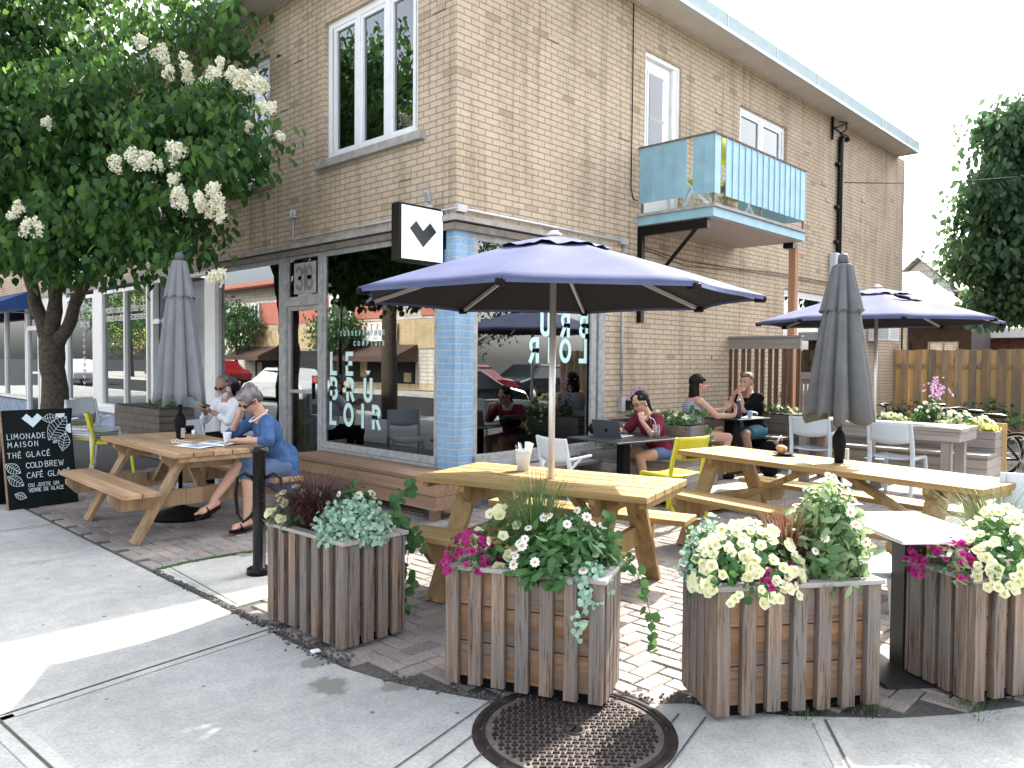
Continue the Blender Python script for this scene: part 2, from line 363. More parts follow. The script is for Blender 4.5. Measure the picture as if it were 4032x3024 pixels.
M['shorts']=plain('teal_denim',(.05,.13,.19),.9,var=.2,scale=20,spec=.1)
M['tee_black']=plain('black_cotton',(.006,.007,.008),.9,var=.3,scale=8,spec=.1)
M['tee_red']=plain('maroon_cotton',(.14,.018,.038),.9,var=.15,scale=8,spec=.1)
M['shirt_white']=plain('white_cotton',(.72,.73,.78),.85,var=.06,scale=7,spec=.1,bump=.3)
M['hair_dark']=plain('dark_hair',(.007,.0045,.004),.6,var=.6,scale=60,spec=.2)
M['hair_grey']=plain('grey_hair',(.15,.13,.13),.6,var=.8,scale=18,bump=.6)
M['hair_blond']=plain('sandy_hair',(.16,.095,.045),.6,var=.7,scale=25,bump=.5)
M['beard']=plain('white_beard',(.62,.62,.62),.9,var=.15,scale=30)
M['lip']=plain('lips',(.33,.10,.09),.5)
M['eye']=plain('eye',(.02,.015,.012),.3)
M['paper']=plain('paper',(.78,.79,.80),.8,var=.04)
M['ink']=plain('print',(.25,.30,.42),.8,var=.6,scale=12)
M['green_st']=plain('green_sticker',(.05,.25,.12),.5)
M['red']=plain('red_print',(.55,.03,.04),.5)
M['carred']=plain('red_car_paint',(.22,.012,.02),.15,var=.02)
M['cardark']=plain('dark_car_paint',(.02,.025,.03),.15,var=.02)
M['carwhite']=plain('white_car_paint',(.6,.62,.63),.2,var=.02)
M['pearl']=plain('pearl',(.8,.76,.7),.3)
M['panel_red']=plain('salmon_panel',(.42,.15,.11),.7,var=.1)
M['awning_br']=plain('brown_awning',(.08,.05,.04),.9,var=.2)
M['awning_bl']=plain('blue_awning',(.012,.06,.20),.8,var=.2)
M['iron']=N('cast_iron')
m=M['iron']; v=m.coord(); n1=m.noise(v,14,5); m.col(m.ramp(n1,[(.35,(.014,.010,.010)),(.7,(.05,.036,.032))])); m.set(.6,.5,.4); m.bump(n1,.5,.004); M['iron']=m.m; M['dusty_iron']=plain('dusty_iron',(.10,.085,.078),.8,.2,var=.5,scale=9)
m=N('clear_jar'); m.b.inputs['Transmission Weight'].default_value=.9; m.b.inputs['Base Color'].default_value=(.85,.9,.9,1); m.b.inputs['Roughness'].default_value=.05; M['jar']=m.m
m=N('striped_cotton'); wv=m.n('TexWave'); wv.inputs['Scale'].default_value=14; wv.bands_direction='Z'; m.l(m.coord(),wv.inputs['Vector']); m.col(m.ramp(wv.outputs['Color'],[(.4,(.16,.17,.22)),(.6,(.42,.44,.50))])); m.set(.9); M['stripe']=m.m
m=N('cafe_lightbox'); m.col((.85,.9,.92)); m.b.inputs['Emission Color'].default_value=(.9,.97,1,1); m.b.inputs['Emission Strength'].default_value=.12; M['lightbox']=m.m
# perforated soffit board
m=N('ribbed_soffit'); wv=m.n('TexWave'); wv.inputs['Scale'].default_value=9; wv.bands_direction='X'; m.l(m.coord(),wv.inputs['Vector']); m.col(m.ramp(wv.outputs['Color'],[(0,(.38,.31,.27)),(.25,(.46,.39,.34)),(1,(.5,.43,.38))])); m.set(.7); m.bump(wv.outputs['Color'],.3,.01); M['balsoff']=m.m
m=N('pavers'); ri=rnd(m); c=m.ramp(ri,[(0,(.20,.18,.172)),(.35,(.29,.26,.245)),(.65,(.31,.265,.245)),(1,(.25,.24,.235))]); n=m.noise(m.coord(),110,4,.7); c=m.mix(1,c,m.ramp(n,[(.3,(.6,.6,.6)),(.52,(1,1,1)),(.78,(1.6,1.6,1.55))]),'MULTIPLY'); n2=m.noise(m.coord(),2.2,4); c=m.mix(1,c,m.ramp(n2,[(.35,(.72,.72,.72)),(.65,(1.1,1.08,1.05))]),'MULTIPLY'); m.col(c); m.set(.9,0,.2); m.bump(n,.5,.004); M['paver']=m.m
# ---------------- one-stroke lettering ----------------
def arc(cx,cy,rx,ry,a0,a1,n=10): return [(cx+rx*math.cos(R(a0+(a1-a0)*i/n)),cy+ry*math.sin(R(a0+(a1-a0)*i/n))) for i in range(n+1)]
GL={'A':(.62,[[(0,0),(.31,1),(.62,0)],[(.11,.36),(.51,.36)]]),
'B':(.5,[[(0,0),(0,1)]+[(.22,1)]+arc(.24,.76,.22,.24,90,-90,8)+[(0,.52)],[(.24,.52)]+arc(.26,.26,.24,.26,90,-90,8)+[(0,0)]]),
'C':(.55,[arc(.34,.5,.34,.5,50,310,14)]),'D':(.56,[[(0,0),(0,1),(.2,1)]+arc(.22,.5,.34,.5,90,-90,12)+[(0,0)]]),
'E':(.44,[[(.44,1),(0,1),(0,0),(.44,0)],[(0,.52),(.36,.52)]]),'F':(.42,[[(.42,1),(0,1),(0,0)],[(0,.52),(.34,.52)]]),
'G':(.6,[arc(.34,.5,.34,.5,50,340,14)+[(.62,.45),(.38,.45)]]),'H':(.5,[[(0,0),(0,1)],[(.5,0),(.5,1)],[(0,.5),(.5,.5)]]),
'I':(.02,[[(0,0),(0,1)]]),'J':(.4,[[(.4,1),(.4,.25)]+arc(.2,.22,.2,.22,0,-180,8)]),'L':(.4,[[(0,1),(0,0),(.42,0)]]),
'M':(.7,[[(0,0),(.08,1),(.35,.35),(.62,1),(.7,0)]]),'N':(.55,[[(0,0),(0,1),(.55,0),(.55,1)]]),
'O':(.7,[arc(.35,.5,.35,.5,0,360,20)]),'P':(.48,[[(0,0),(0,1),(.2,1)]+arc(.22,.74,.25,.26,90,-90,8)+[(0,.48)]]),
'Q':(.7,[arc(.35,.5,.35,.5,0,360,20),[(.45,.25),(.7,-.05)]]),
'R':(.5,[[(0,0),(0,1),(.2,1)]+arc(.22,.74,.25,.26,90,-90,8)+[(0,.48)],[(.24,.48),(.48,0)]]),
'S':(.46,[arc(.24,.75,.22,.25,40,240,8)+arc(.23,.26,.24,.27,70,-140,9)]),'T':(.54,[[(0,1),(.54,1)],[(.27,1),(.27,0)]]),
'U':(.52,[[(0,1),(0,.26)]+arc(.26,.26,.26,.26,180,360,10)+[(.52,1)]]),'V':(.58,[[(0,1),(.29,0),(.58,1)]]),
'W':(.8,[[(0,1),(.2,0),(.4,.8),(.6,0),(.8,1)]]),'X':(.54,[[(0,0),(.54,1)],[(0,1),(.54,0)]]),'Y':(.54,[[(0,1),(.27,.5),(.54,1)],[(.27,.5),(.27,0)]]),
'1':(.2,[[(0,.8),(.16,1),(.16,0)]]),'3':(.46,[arc(.22,.75,.23,.25,150,-90,9),arc(.22,.26,.25,.26,90,-150,9)]),'8':(.48,[arc(.24,.75,.2,.25,0,360,14),arc(.24,.26,.24,.26,0,360,14)]),
'2':(.46,[arc(.23,.74,.22,.26,160,-30,8)+[(0,0),(.46,0)]]),' ':(.35,[]),'-':(.3,[[(0,.5),(.3,.5)]]),'*':(.14,[[(.0,.5),(.12,.5)]])}
GL['É']=(GL['E'][0],GL['E'][1]+[[(.18,1.12),(.32,1.3)]])
GL['Ç']=(GL['C'][0],GL['C'][1]+[[(.34,0),(.3,-.2)]])
def ribbon(mb,pl,w,f):
    closed=len(pl)>2 and abs(pl[0][0]-pl[-1][0])+abs(pl[0][1]-pl[-1][1])<1e-6
    P=[Vector((x,y)) for x,y in pl]; n=len(P); L=[];Rr=[]
    for i in range(n):
        d0=(P[i]-P[i-1]) if i>0 else ((P[i]-P[-2]) if closed else P[1]-P[0])
        d1=(P[i+1]-P[i]) if i<n-1 else ((P[1]-P[0]) if closed else P[-1]-P[-2])
        if d0.length<1e-9: d0=d1
        if d1.length<1e-9: d1=d0
        a=d0.normalized();b=d1.normalized();t=(a+b)
        if t.length<1e-3: t=a
        t.normalize(); nn=Vector((-t.y,t.x)); c=max(.35,nn.dot(Vector((-a.y,a.x)))); o=nn*(w/2/c)
        e=Vector((0,0))
        if not closed and i==0: e=-a*w*.5
        if not closed and i==n-1: e=b*w*.5
        L.append(P[i]+o+e);Rr.append(P[i]-o+e)
    vs=[f(p.x,p.y) for p in L]+[f(p.x,p.y) for p in Rr]
    mb.add(vs,[(i,i+1,n+i+1,n+i) for i in range(n-1)])
def text(mb,s,org,ux,uz,h,w,sp=.22,wide=1.0,mirror=False,slant=0,jit=0,width=None):
    org=Vector(org);ux=Vector(ux);uz=Vector(uz); rr=random.Random(len(s)*7+int(h*1000))
    tot=sum(GL[c][0]*wide+sp for c in s)-sp
    if width: sp+= (width/h-tot)/max(1,len(s)-1); tot=width/h
    x=0
    for c in s:
        gw,pls=GL[c]; dy=rr.uniform(-jit,jit)
        for pl in pls:
            q=[]
            for (a,b) in pl:
                X=(x+a*wide+slant*b)*h; 
                if mirror: X=tot*h-X
                q.append((X,(b+dy)*h))
            ribbon(mb,q,w,lambda X,Y:org+ux*X+uz*Y)
        x+=gw*wide+sp
    return tot*h
HEART=[(0,0),(.5,.5),(.27,.73),(.02,.48),(-.23,.73),(-.48,.48)]
def heart(mb,org,ux,uz,s):   # two crossed bars of unequal length forming a V-shaped heart
    org=Vector(org);ux=Vector(ux);uz=Vector(uz)
    pts=[(0,0),(.5,.5),(.26,.74),(0,.48),(-.26,.74),(-.5,.5)]
    vs=[org+ux*(x*s)+uz*(y*s) for x,y in pts]
    mb.add(vs,[(0,1,2,3),(0,3,4,5)])
# ================= ground =================
def st(o): o['kind']='structure'; return o
g=MB(); 
g.quad((-400,-400,-.12),(600,-400,-.12),(600,500,-.12),(-400,500,-.12)); st(g.build('ground',M['asphalt']))
# sidewalk slab (camera side), outer edge follows the corner curve
edge=[(-3.04,40),(-3.04,-2.6),(-2.99,-2.85),(-2.93,-3.04),(-2.79,-3.37),(-2.6,-3.6),(-2.38,-3.82),(-2.2,-3.99),(-2.0,-4.36),(-1.69,-4.70),(-1.47,-4.87),(-1.17,-5.06),(-.6,-5.32),(.5,-5.75),(3,-6.5),(8,-7.5)]
walk=edge+[(8,-12),(-7.6,-12),(-7.6,40)]
g=MB(); g.prism(walk,-.12,0.0); st(g.build('sidewalk',M['concrete']))
# paver bed
bed=edge+[(12,-7.5),(12,0.0),(0,0),(0,40)]
g=MB(); g.prism([(x+.002,y) for x,y in edge]+[(13,-7.6),(13,0.0),(0.0,0.0),(0.0,40)],-.12,-.012); st(g.build('pavement_bed',M['joint']))
def inside(px,py,poly):
    r=False;n=len(poly);j=n-1
    for i in range(n):
        xi,yi=poly[i];xj,yj=poly[j]
        if (yi>py)!=(yj>py) and px<(xj-xi)*(py-yi)/(yj-yi)+xi: r=not r
        j=i
    return r
slab=[(-3.0,-.22),(-2.75,-.15),(-2.2,-.26),(-2.18,-1.25),(-2.97,-1.36)]
reg=[(x+.03,y+.0) for x,y in edge if y<5]+[(3.4,-6.4),(3.4,0),(0,0),(0,5)]; reg=[(-3.0,5)]+reg
rr=random.Random(4)
pv=MB(); a,b=.2,.1; gp=.007
def paver(cx,cy,w_,h_):
    for dx in(-1,1):
        for dy in(-1,1):
            if not inside(cx+dx*w_*.38,cy+dy*h_*.38,reg): return
    if inside(cx,cy,slab): return
    if cx>-.02 and cy>-.02: return
    z=rr.uniform(-.003,.002); x0,x1,y0,y1=cx-w_/2+gp/2,cx+w_/2-gp/2,cy-h_/2+gp/2,cy+h_/2-gp/2; t=.006
    tl=rr.uniform(-.002,.002)
    vs=[(x0,y0,-.03),(x1,y0,-.03),(x1,y1,-.03),(x0,y1,-.03),(x0,y0,z-.006),(x1,y0,z-.006),(x1,y1,z-.006),(x0,y1,z-.006),(x0+t,y0+t,z+tl),(x1-t,y0+t,z),(x1-t,y1-t,z-tl),(x0+t,y1-t,z)]
    pv.add(vs,[(0,1,5,4),(1,2,6,5),(2,3,7,6),(3,0,4,7),(4,5,9,8),(5,6,10,9),(6,7,11,10),(7,4,8,11),(8,9,10,11)])
# herringbone
for j in range(-95,75):
    for i in range(-22,22):
        ox=i*.4+ (j%4)*.1 -0.4*0; oy=j*.1
        paver(ox+.1,oy+.05,a,b)
for j in range(-70,60):
    for i in range(-22,22):
        # vertical stones fill the remaining cells
        ox=i*.4+(j%4)*.1; oy=j*.1
        paver(ox+.35,oy+.1,b,a)
st(pv.build('pavement',M['paver'],fix=False))
g=MB(); g.prism(slab,-.1,.0); st(g.build('concrete_slab',M['concrete_light']))
# gravel filled joint along the curve
def strip(mb,pts,w_,z):
    for i in range(len(pts)-1):
        p=Vector(pts[i]);q=Vector(pts[i+1]);d=(q-p).normalized();nn=Vector((-d.y,d.x))*w_/2
        mb.add([(p.x+nn.x,p.y+nn.y,z),(q.x+nn.x,q.y+nn.y,z),(q.x-nn.x,q.y-nn.y,z),(p.x-nn.x,p.y-nn.y,z)],[(0,1,2,3)])
g=MB(); rr=random.Random(8)
for i in range(900):
    t=rr.random(); y=-.2-2.4*t; x=-3.01+rr.gauss(0,.012+.05*max(0,(t-.45)))
    if rr.random()<.35: 
        k=rr.randrange(2,9); p=Vector(edge[k]);q=Vector(edge[k+1]);u=rr.random(); x,y=(p+(q-p)*u)+Vector((rr.gauss(.03,.03),rr.gauss(.03,.03)))
    s=rr.uniform(.004,.012); g.ell((x,y,.004),(s,s*rr.uniform(.6,1),s*.7),n=5,m=3,smooth=False)
tag(g.build('gravel',M['gravel'],fix=False),kind='stuff',label='dark loose gravel in the joint between sidewalk and pavers',cat='gravel')
# joints: dark crack with tooled borders
jn=MB(); tb=MB()
def joint(p,q,w_=.011,bw=.05):
    strip(jn,[p,q],w_,.006)
    p=Vector(p);q=Vector(q);d=(q-p).normalized();nn=Vector((-d.y,d.x))
    for s in(-1,1):
        o=nn*s*(bw/2+w_/2); strip(tb,[p+o,q+o],bw,.003)
joint((-7.6,-2.42),(-2.99,-1.86)); joint((-4.35,-2.04),(-3.7,-12)); joint((-1.93,-4.49),(-5.6,-7.0)); joint((-7.6,1.9),(-3.05,1.95)); joint((-7.6,6),(-3.05,6)); joint((-.2,-5.5),(-3.6,-10)); joint((-2.95,-1.32),(-2.9,-.24),.006,.03)
c0=Vector((-2.62,-3.36)); 
for k in range(9):
    p=c0+Vector((.045,-.085))*k*1.15+Vector((-.06,.02)); strip(jn,[p,p+Vector((-1.35,-.32))],.008,.0055)
st(jn.build('sidewalk_joint',M['joint'],fix=False)); st(tb.build('sidewalk_border',M['border'],fix=False))
g=MB(); g.bb((-7.75,-12,-.12),(-7.6,40,.02)); st(g.build('curb',M['concrete_light']))
g=MB(); g.prism([(-26,-30),(-18.5,-30),(-18.5,80),(-26,80)],-.12,0.02); g.prism([(-18.5,-30),(-16,-30),(-16,80),(-18.5,80)],-.12,.01); st(g.build('far_sidewalk',M['concrete_light']))
# wet stain by the planters is part of the slab wear
# ================= deck =================
dk=MB(); x=2.02; 
yb=[(-4.55+.0*i) for i in range(2)]
for i in range(46):
    y0=-4.15+i*.098; 
    if y0>0: break
    dk.bb((1.95 if y0<-2.0 else 1.62,y0+.003,.065),(6.05,y0+.095,.1),bev=0)
dk.bb((1.95,-4.19,-.02),(6.05,-4.155,.098)); dk.bb((1.90,-4.19,-.01),(1.945,-1.9,.098)); dk.bb((6.055,-4.19,-.02),(6.09,0,.098))
st(dk.build('terrace_floor',M['deck']))
for (px,py) in ((5.9,-4.1),(4.6,-4.1),(3.2,-4.1)):
    pass
# ================= the brick building =================
B=empty('brick_building',(0,0,0),0,'two storey tan brick corner building with a glazed ground floor and a blue balcony','building')
def wall(mb,axis,u0,u1,z0,z1,holes,depth=.13,off=0.0):
    """front faces at off on plane x=off (axis 'x', u=y) or y=off (axis 'y', u=x); holes get reveals"""
    us=sorted({u0,u1,*[h[i] for h in holes for i in(0,1)]}); zs=sorted({z0,z1,*[h[i] for h in holes for i in(2,3)]})
    P=(lambda u,z,d=0:(off+d,u,z)) if axis=='x' else (lambda u,z,d=0:(u,off+d,z))
    for i in range(len(us)-1):
        for j in range(len(zs)-1):
            cu,cz=(us[i]+us[i+1])/2,(zs[j]+zs[j+1])/2
            if any(h[0]<cu<h[1] and h[2]<cz<h[3] for h in holes): continue
            mb.quad(P(us[i],zs[j]),P(us[i+1],zs[j]),P(us[i+1],zs[j+1]),P(us[i],zs[j+1]))
    for h in holes:
        a,b_,c,d=h
        mb.quad(P(a,c),P(a,d),P(a,d,depth),P(a,c,depth)); mb.quad(P(b_,c),P(b_,d),P(b_,d,depth),P(b_,c,depth))
        mb.quad(P(a,d),P(b_,d),P(b_,d,depth),P(a,d,depth)); mb.quad(P(a,c),P(b_,c),P(b_,c,depth),P(a,c,depth))
W=MB()
UW1=(.60,2.35,3.86,5.50); UW2=(3.66,5.0,3.84,5.50); UW3=(6.6,8.2,3.86,5.5); UW4=(10.2,11.8,3.86,5.5); UW5=(15.0,16.4,3.72,5.3)
wall(W,'x',0,26,2.95,6.05,[UW1,UW2,UW3,UW4,UW5])
DOOR2=(3.26,4.13,3.36,5.52); WIN2=(5.80,7.45,4.40,5.44); LW=(7.45,9.30,1.0,2.76)
wall(W,'y',0,2.46,2.95,6.05,[])
wall(W,'y',2.46,13.5,-.1,6.05,[DOOR2,WIN2,LW])
W.quad((13.5,0,-.1),(13.5,9,-.1),(13.5,9,6.05),(13.5,0,6.05))
W.quad((2.46,0,-.1),(2.46,0,2.95),(2.46,.14,2.95),(2.46,.14,-.1))
W.build('wall',M['brick'],B)
# loose and protruding bricks
pb=MB(); 
def ob(u,z,axis): # proud brick, two courses lattice
    if axis=='y': pb.bb((u,-.012,z),(u+.195,.02,z+.06))
    else: pb.bb((-.012,u,z),(.02,u+.195,z+.06))
for u,z in ((.33,5.42),(1.35,5.05),(2.72,4.3),(3.9,5.72),(5.05,5.12),(4.55,4.6),(8.9,4.75),(10.9,4.75),(10.3,3.9),(5.05,1.55),(7.0,1.75),(9.1,4.45)): ob(u,round(z/.0667)*.0667+.004,'y')
for u,z in ((.17,5.0),(2.85,5.2),(4.4,3.2),(.7,3.4),(3.2,4.7)): ob(u,round(z/.0667)*.0667+.004,'x')
pb.build('protruding_bricks',M['brick'],B)
# blue pillar of painted brick
pl=MB(); pl.bb((.02,.02,-.1),(.27,.29,2.86)); pl.build('pillar',M['brick_blue'],B)
# low blue brick wall under the shop windows
lw=MB(); lw.bb((.05,.29,-.1),(.2,2.42,.42)); lw.bb((.27,.05,-.1),(2.46,.2,.44)); lw.build('low_wall',M['brick_blue'],B)
lw=MB(); lw.bb((.05,7.85,-.1),(.2,14.0,.5)); lw.bb((.05,15.1,-.1),(.2,26,.44)); lw.build('low_wall',plain('faded_blue_paint',(.25,.33,.45),.8,var=.3,scale=6),B)
# stone lintel band
tr=MB(); tr.bb((-.04,-.04,2.89),(.14,5.2,2.945)); tr.bb((.14,-.04,2.89),(2.5,.14,2.945)); tr.bb((-.04,5.2,2.80),(.14,26,2.945))
tr.build('lintel',M['trim'],B)
tr=MB(); tr.bb((-.02,-.02,2.80),(.12,5.2,2.868)); tr.bb((.12,-.02,2.80),(2.48,.12,2.868)); tr.build('header_board',M['band'],B)
# roof with overhang
ro=MB(); ro.bb((-.4,-.4,6.055),(12.95,26.4,6.10)); ro.build('soffit',M['soffit'],B)
ro=MB(); ro.bb((-.44,-.44,6.03),(-.402,26.4,6.27)); ro.bb((-.402,-.44,6.03),(12.99,-.402,6.27)); ro.bb((12.952,-.402,6.03),(12.99,26.4,6.27)); 
fa=ro.build('fascia',M['fascia'],B)
ro=MB(); ro.bb((-.46,-.46,6.02),(13.0,-.445,6.06)); ro.bb((-.46,-.445,6.02),(-.445,26,6.06)); ro.build('drip_edge',M['paint_white'],B)
ro=MB(); ro.bb((-.39,-.39,6.12),(12.93,26.4,6.25)); ro.build('roof',M['asphalt'],B)
ro=MB()
for k in range(1,9): ro.bb((k*1.52,-.447,6.07),(k*1.52+.012,-.4405,6.265))
ro.build('fascia_seams',M['steel'],B)
def frame(mb,axis,u0,u1,z0,z1,t,d0,d1,bars_u=(),bars_z=()):
    def bx(a,b_,c,e):
        if axis=='x': mb.bb((d0,a,c),(d1,b_,e))
        else: mb.bb((a,d0,c),(b_,d1,e))
    bx(u0,u0+t,z0,z1);bx(u1-t,u1,z0,z1);bx(u0+t,u1-t,z0,z0+t);bx(u0+t,u1-t,z1-t,z1)
    for u in bars_u: bx(u-t/2,u+t/2,z0+t,z1-t)
    for (ua,ub,z) in bars_z: bx(ua,ub,z-t/2,z+t/2)
def pane(parent,axis,u0,u1,z0,z1,d,mat=None):
    mb=MB()
    if axis=='x': mb.bb((d,u0,z0),(d+.006,u1,z1))
    else: mb.bb((u0,d,z0),(u1,d+.006,z1))
    return mb.build('pane',mat or M['glass_dark'],parent)
def upper_window(h,axis='x',bars=(),sill=True,gm=None):
    f=MB(); u0,u1,z0,z1=h
    frame(f,axis,u0+.002,u1-.002,z0+.002,z1-.002,.075,.05,.12,bars)
    o=f.build('window',M['paint_white'],B)
    us=[u0+.07]+list(bars)+[u1-.07]
    for i in range(len(us)-1): 
        ff=MB(); frame(ff,axis,us[i]+.038,us[i+1]-.038,z0+.077,z1-.077,.045,.06,.11); ff.build('sash',M['paint_white'],o)
        pane(o,axis,us[i]+.06,us[i+1]-.06,z0+.09,z1-.09,.085,gm)
    # room behind: curtain and darkness
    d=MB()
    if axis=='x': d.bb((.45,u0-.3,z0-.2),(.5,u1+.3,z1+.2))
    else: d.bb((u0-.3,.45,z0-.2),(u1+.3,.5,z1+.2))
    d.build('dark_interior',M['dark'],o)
    if sill:
        s=MB()
        if axis=='x': s.bb((-.07,u0-.13,z0-.085),(.049,u1+.14,z0-.0))
        else: s.bb((u0-.1,-.05,z0-.07),(u1+.1,.049,z0))
        s.build('sill',M['trim'],o)
    return o
w1=upper_window(UW1,'x',(1.18,1.74)); upper_window(UW2,'x',(4.35,)); upper_window(UW3,'x',(7.4,)); upper_window(UW4,'x',(11,)); upper_window(UW5,'x',(15.7,))
upper_window(WIN2,'y',(6.62,),False,M['glass_low'])
g=MB(); g.bb((5.9,.2,4.45),(6.55,.21,5.4)); g.build('blind',M['paint_white'],bpy.data.objects['window.005'])
# lower right window / patio door
o=upper_window(LW,'y',(8.1,),True)
# balcony door
dr=MB(); frame(dr,'y',3.262,4.128,3.362,5.518,.055,.03,.125); d0=dr.build('door',M['paint_white'],B)
g=MB(); g.bb((3.32,.085,3.42),(3.97,.12,5.46)); frame(g,'y',3.42,3.86,4.05,5.32,.035,.07,.084,(),((3.45,3.83,4.72),)); g.bb((3.98,.04,3.42),(4.07,.12,5.46)); g.build('door_leaf',M['paint_white'],d0)
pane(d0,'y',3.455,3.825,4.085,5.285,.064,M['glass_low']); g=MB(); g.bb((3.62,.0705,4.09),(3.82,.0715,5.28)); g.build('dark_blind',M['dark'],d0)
g=MB(); g.ell((3.40,.06,4.3),(.02,.03,.02)); g.build('handle',M['steel'],d0)
# --- shop front on the left wall
sf=MB()
frame(sf,'x',.292,2.44,.43,2.80,.06,.03,.12)
bigw=sf.build('window',M['frame_old'],B); pane(bigw,'x',.345,2.385,.485,2.745,.045,M['glass'])
s=MB(); s.bb((-.03,.292,.37),(.028,2.46,.42)); s.bb((.0,.292,.425),(.028,2.44,.50)); s.build('sill',M['frame_old'],bigw)
sf=MB(); sf.bb((.02,2.442,-.05),(.13,2.53,2.80)); sf.bb((.02,3.30,-.05),(.13,3.42,2.80)); sf.bb((.03,2.532,2.17),(.12,3.298,2.25)); sf.build('door_frame',M['frame_old'],B)
sf=MB(); frame(sf,'x',2.54,3.295,.02,2.165,.05,.05,.1); sf.bb((.045,2.592,1.06),(.095,3.243,1.10)); dr=sf.build('door',M['frame_grey'],B)
pane(dr,'x',2.58,3.255,.06,2.125,.072,M['glass'])
g=MB(); g.bb((.0,2.62,1.0),(.04,2.64,1.2)); g.build('handle',M['black'],dr)
g=MB(); g.bb((.064,2.565,1.19),(.066,2.74,1.29)); rs=g.build('sticker',M['red'],dr)
g=MB(); ribbon(g,arc(0,0,.022,.022,0,360,12),.006,lambda X,Y:(.062,2.66-X,1.243+Y)); g.bb((.0618,2.585,1.235),(.062,2.62,1.24)); g.build('emblem',M['paper'],dr)
sf=MB(); frame(sf,'x',2.532,3.298,2.252,2.80,.035,.04,.11); tw=sf.build('transom_window',M['frame_old'],B); pane(tw,'x',2.56,3.27,2.28,2.77,.055,M['glass'])
g=MB(); g.bb((.044,2.62,2.32),(.05,3.13,2.71)); np_=g.build('number_plate',M['frame_grey'],tw)
g=MB(); text(g,'318',(.041,3.06,2.38),(0,-1,0),(0,0,1),.27,.05,sp=.16,width=.36); g.build('digits',plain('number_paint',(.20,.17,.19),.7),tw)
sf=MB(); frame(sf,'x',3.425,5.2,.43,2.80,.06,.03,.12); lf=sf.build('window',M['frame_old'],B); pane(lf,'x',3.48,5.15,.485,2.745,.045,M['glass'])
lw=MB(); lw.bb((.05,3.425,-.1),(.2,5.2,.425)); lw.build('low_wall',M['brick_blue'],B)
# right wall shop window
sf=MB(); frame(sf,'y',.272,2.456,.45,2.80,.07,.03,.12); sf.bb((2.2,.0,.45),(2.30,.029,2.80)); sf.bb((2.33,-.015,.45),(2.456,.029,2.80)); rw=sf.build('window',M['frame_old'],B)
pane(rw,'y',.33,2.39,.51,2.74,.045,M['glass'])
g=MB(); g.bb((.345,.11,.74),(2.38,.115,2.74)); g.build('sun_screen',M['glass_shade'],rw)
s=MB(); s.bb((.28,-.05,.39),(2.47,.029,.448)); s.bb((.28,-.02,.449),(2.19,.029,.51)); s.build('sill',M['frame_old'],rw)
# window lettering, mint vinyl
L=MB(); ux=(0,-1,0); uz=(0,0,1); X_=.041
def wl_(s,y0,y1,z0,z1,w_=.052): 
    text(L,s,(X_,y0,z0),ux,uz,z1-z0,w_,sp=.2,width=abs(y0-y1))
wl_('LE',2.27,1.84,1.33,1.56); wl_('BRU',2.27,1.46,1.03,1.26); wl_('LOIR',2.28,1.30,.73,.96)
heart(L,(X_,1.52,1.315),ux,uz,.085)
L.build('lettering',M['mint'],bigw)
L=MB(); text(L,'TORREFACTION',(X_,2.08,1.775),ux,uz,.05,.009,sp=.3,width=.86); text(L,'COMPTOIR',(X_,1.80,1.655),ux,uz,.05,.009,sp=.3,width=.58); L.build('small_lettering',M['mint'],bigw)
L=MB(); ux=(1,0,0)
text(L,'LOIR',(1.16,.041,1.50),ux,uz,.235,.055,mirror=True,width=.98); text(L,'BRU',(1.35,.041,1.80),ux,uz,.235,.055,mirror=True,width=.81); text(L,'LE',(1.76,.041,2.10),ux,uz,.235,.055,mirror=True,width=.40); heart(L,(1.46,.041,2.07),ux,uz,.1)
L.build('lettering',M['mint'],rw)
# --- neighbouring shops in the same building
WB=MB(); WB.bb((-.03,5.21,-.05),(.1,5.55,2.80)); WB.bb((.0,6.78,2.06),(.1,7.55,2.14)); WB.bb((.0,5.56,2.74),(.1,7.6,2.80)); WB.bb((.0,7.56,-.05),(.12,7.66,2.8)); WB.build('door_surround',M['paint_white'],B)
g=MB(); g.bb((.6,5.55,-.05),(.65,7.6,2.8)); g.bb((.1,7.56,-.05),(.62,7.6,2.8)); al=g.build('recess_wall',plain('pale_blue_panel',(.45,.52,.58),.6),B)
g=MB(); g.bb((.55,5.9,.0),(.6,6.7,2.05)); dd=g.build('door',M['paint_white'],B); pane(dd,'x',6.0,6.6,.5,1.95,.53)
g=MB(); text(g,'312',(-.004,7.30,2.062),(0,-1,0),uz,.07,.014,sp=.25); g.build('door_digits',M['blackmat'],B)
NW=MB(); frame(NW,'x',7.80,10.04,.56,2.74,.06,.0,.1,(8.87,)); nw=NW.build('window',M['paint_white'],B)
for a_,b_ in ((7.86,8.83),(8.9,9.98)): pane(nw,'x',a_,b_,.62,2.68,.05,M['glass'])
NW=MB(); frame(NW,'x',10.45,12.1,.56,2.72,.07,.0,.1); nw2=NW.build('window',M['paint_white'],B); pane(nw2,'x',10.52,12.03,.62,2.65,.05,M['glass'])
NW=MB(); NW.bb((.0,10.05,.5),(.09,10.44,2.8)); NW.bb((.0,12.11,.45),(.09,14.0,2.8)); NW.bb((-.03,7.7,.47),(.12,12.2,.555)); NW.build('shop_panel',M['paint_white'],B)
NW=MB(); frame(NW,'x',14.05,15.05,.0,2.7,.1,.0,.1,(),((14.15,14.95,2.15),)); nd=NW.build('door',M['paint_white'],B); pane(nd,'x',14.15,14.95,.1,2.6,.05,M['glass'])
NW=MB(); frame(NW,'x',15.1,19.5,.48,2.7,.07,.0,.1,(16.95,)); nw3=NW.build('window',M['paint_white'],B); pane(nw3,'x',15.2,19.4,.5,2.6,.05,M['glass'])
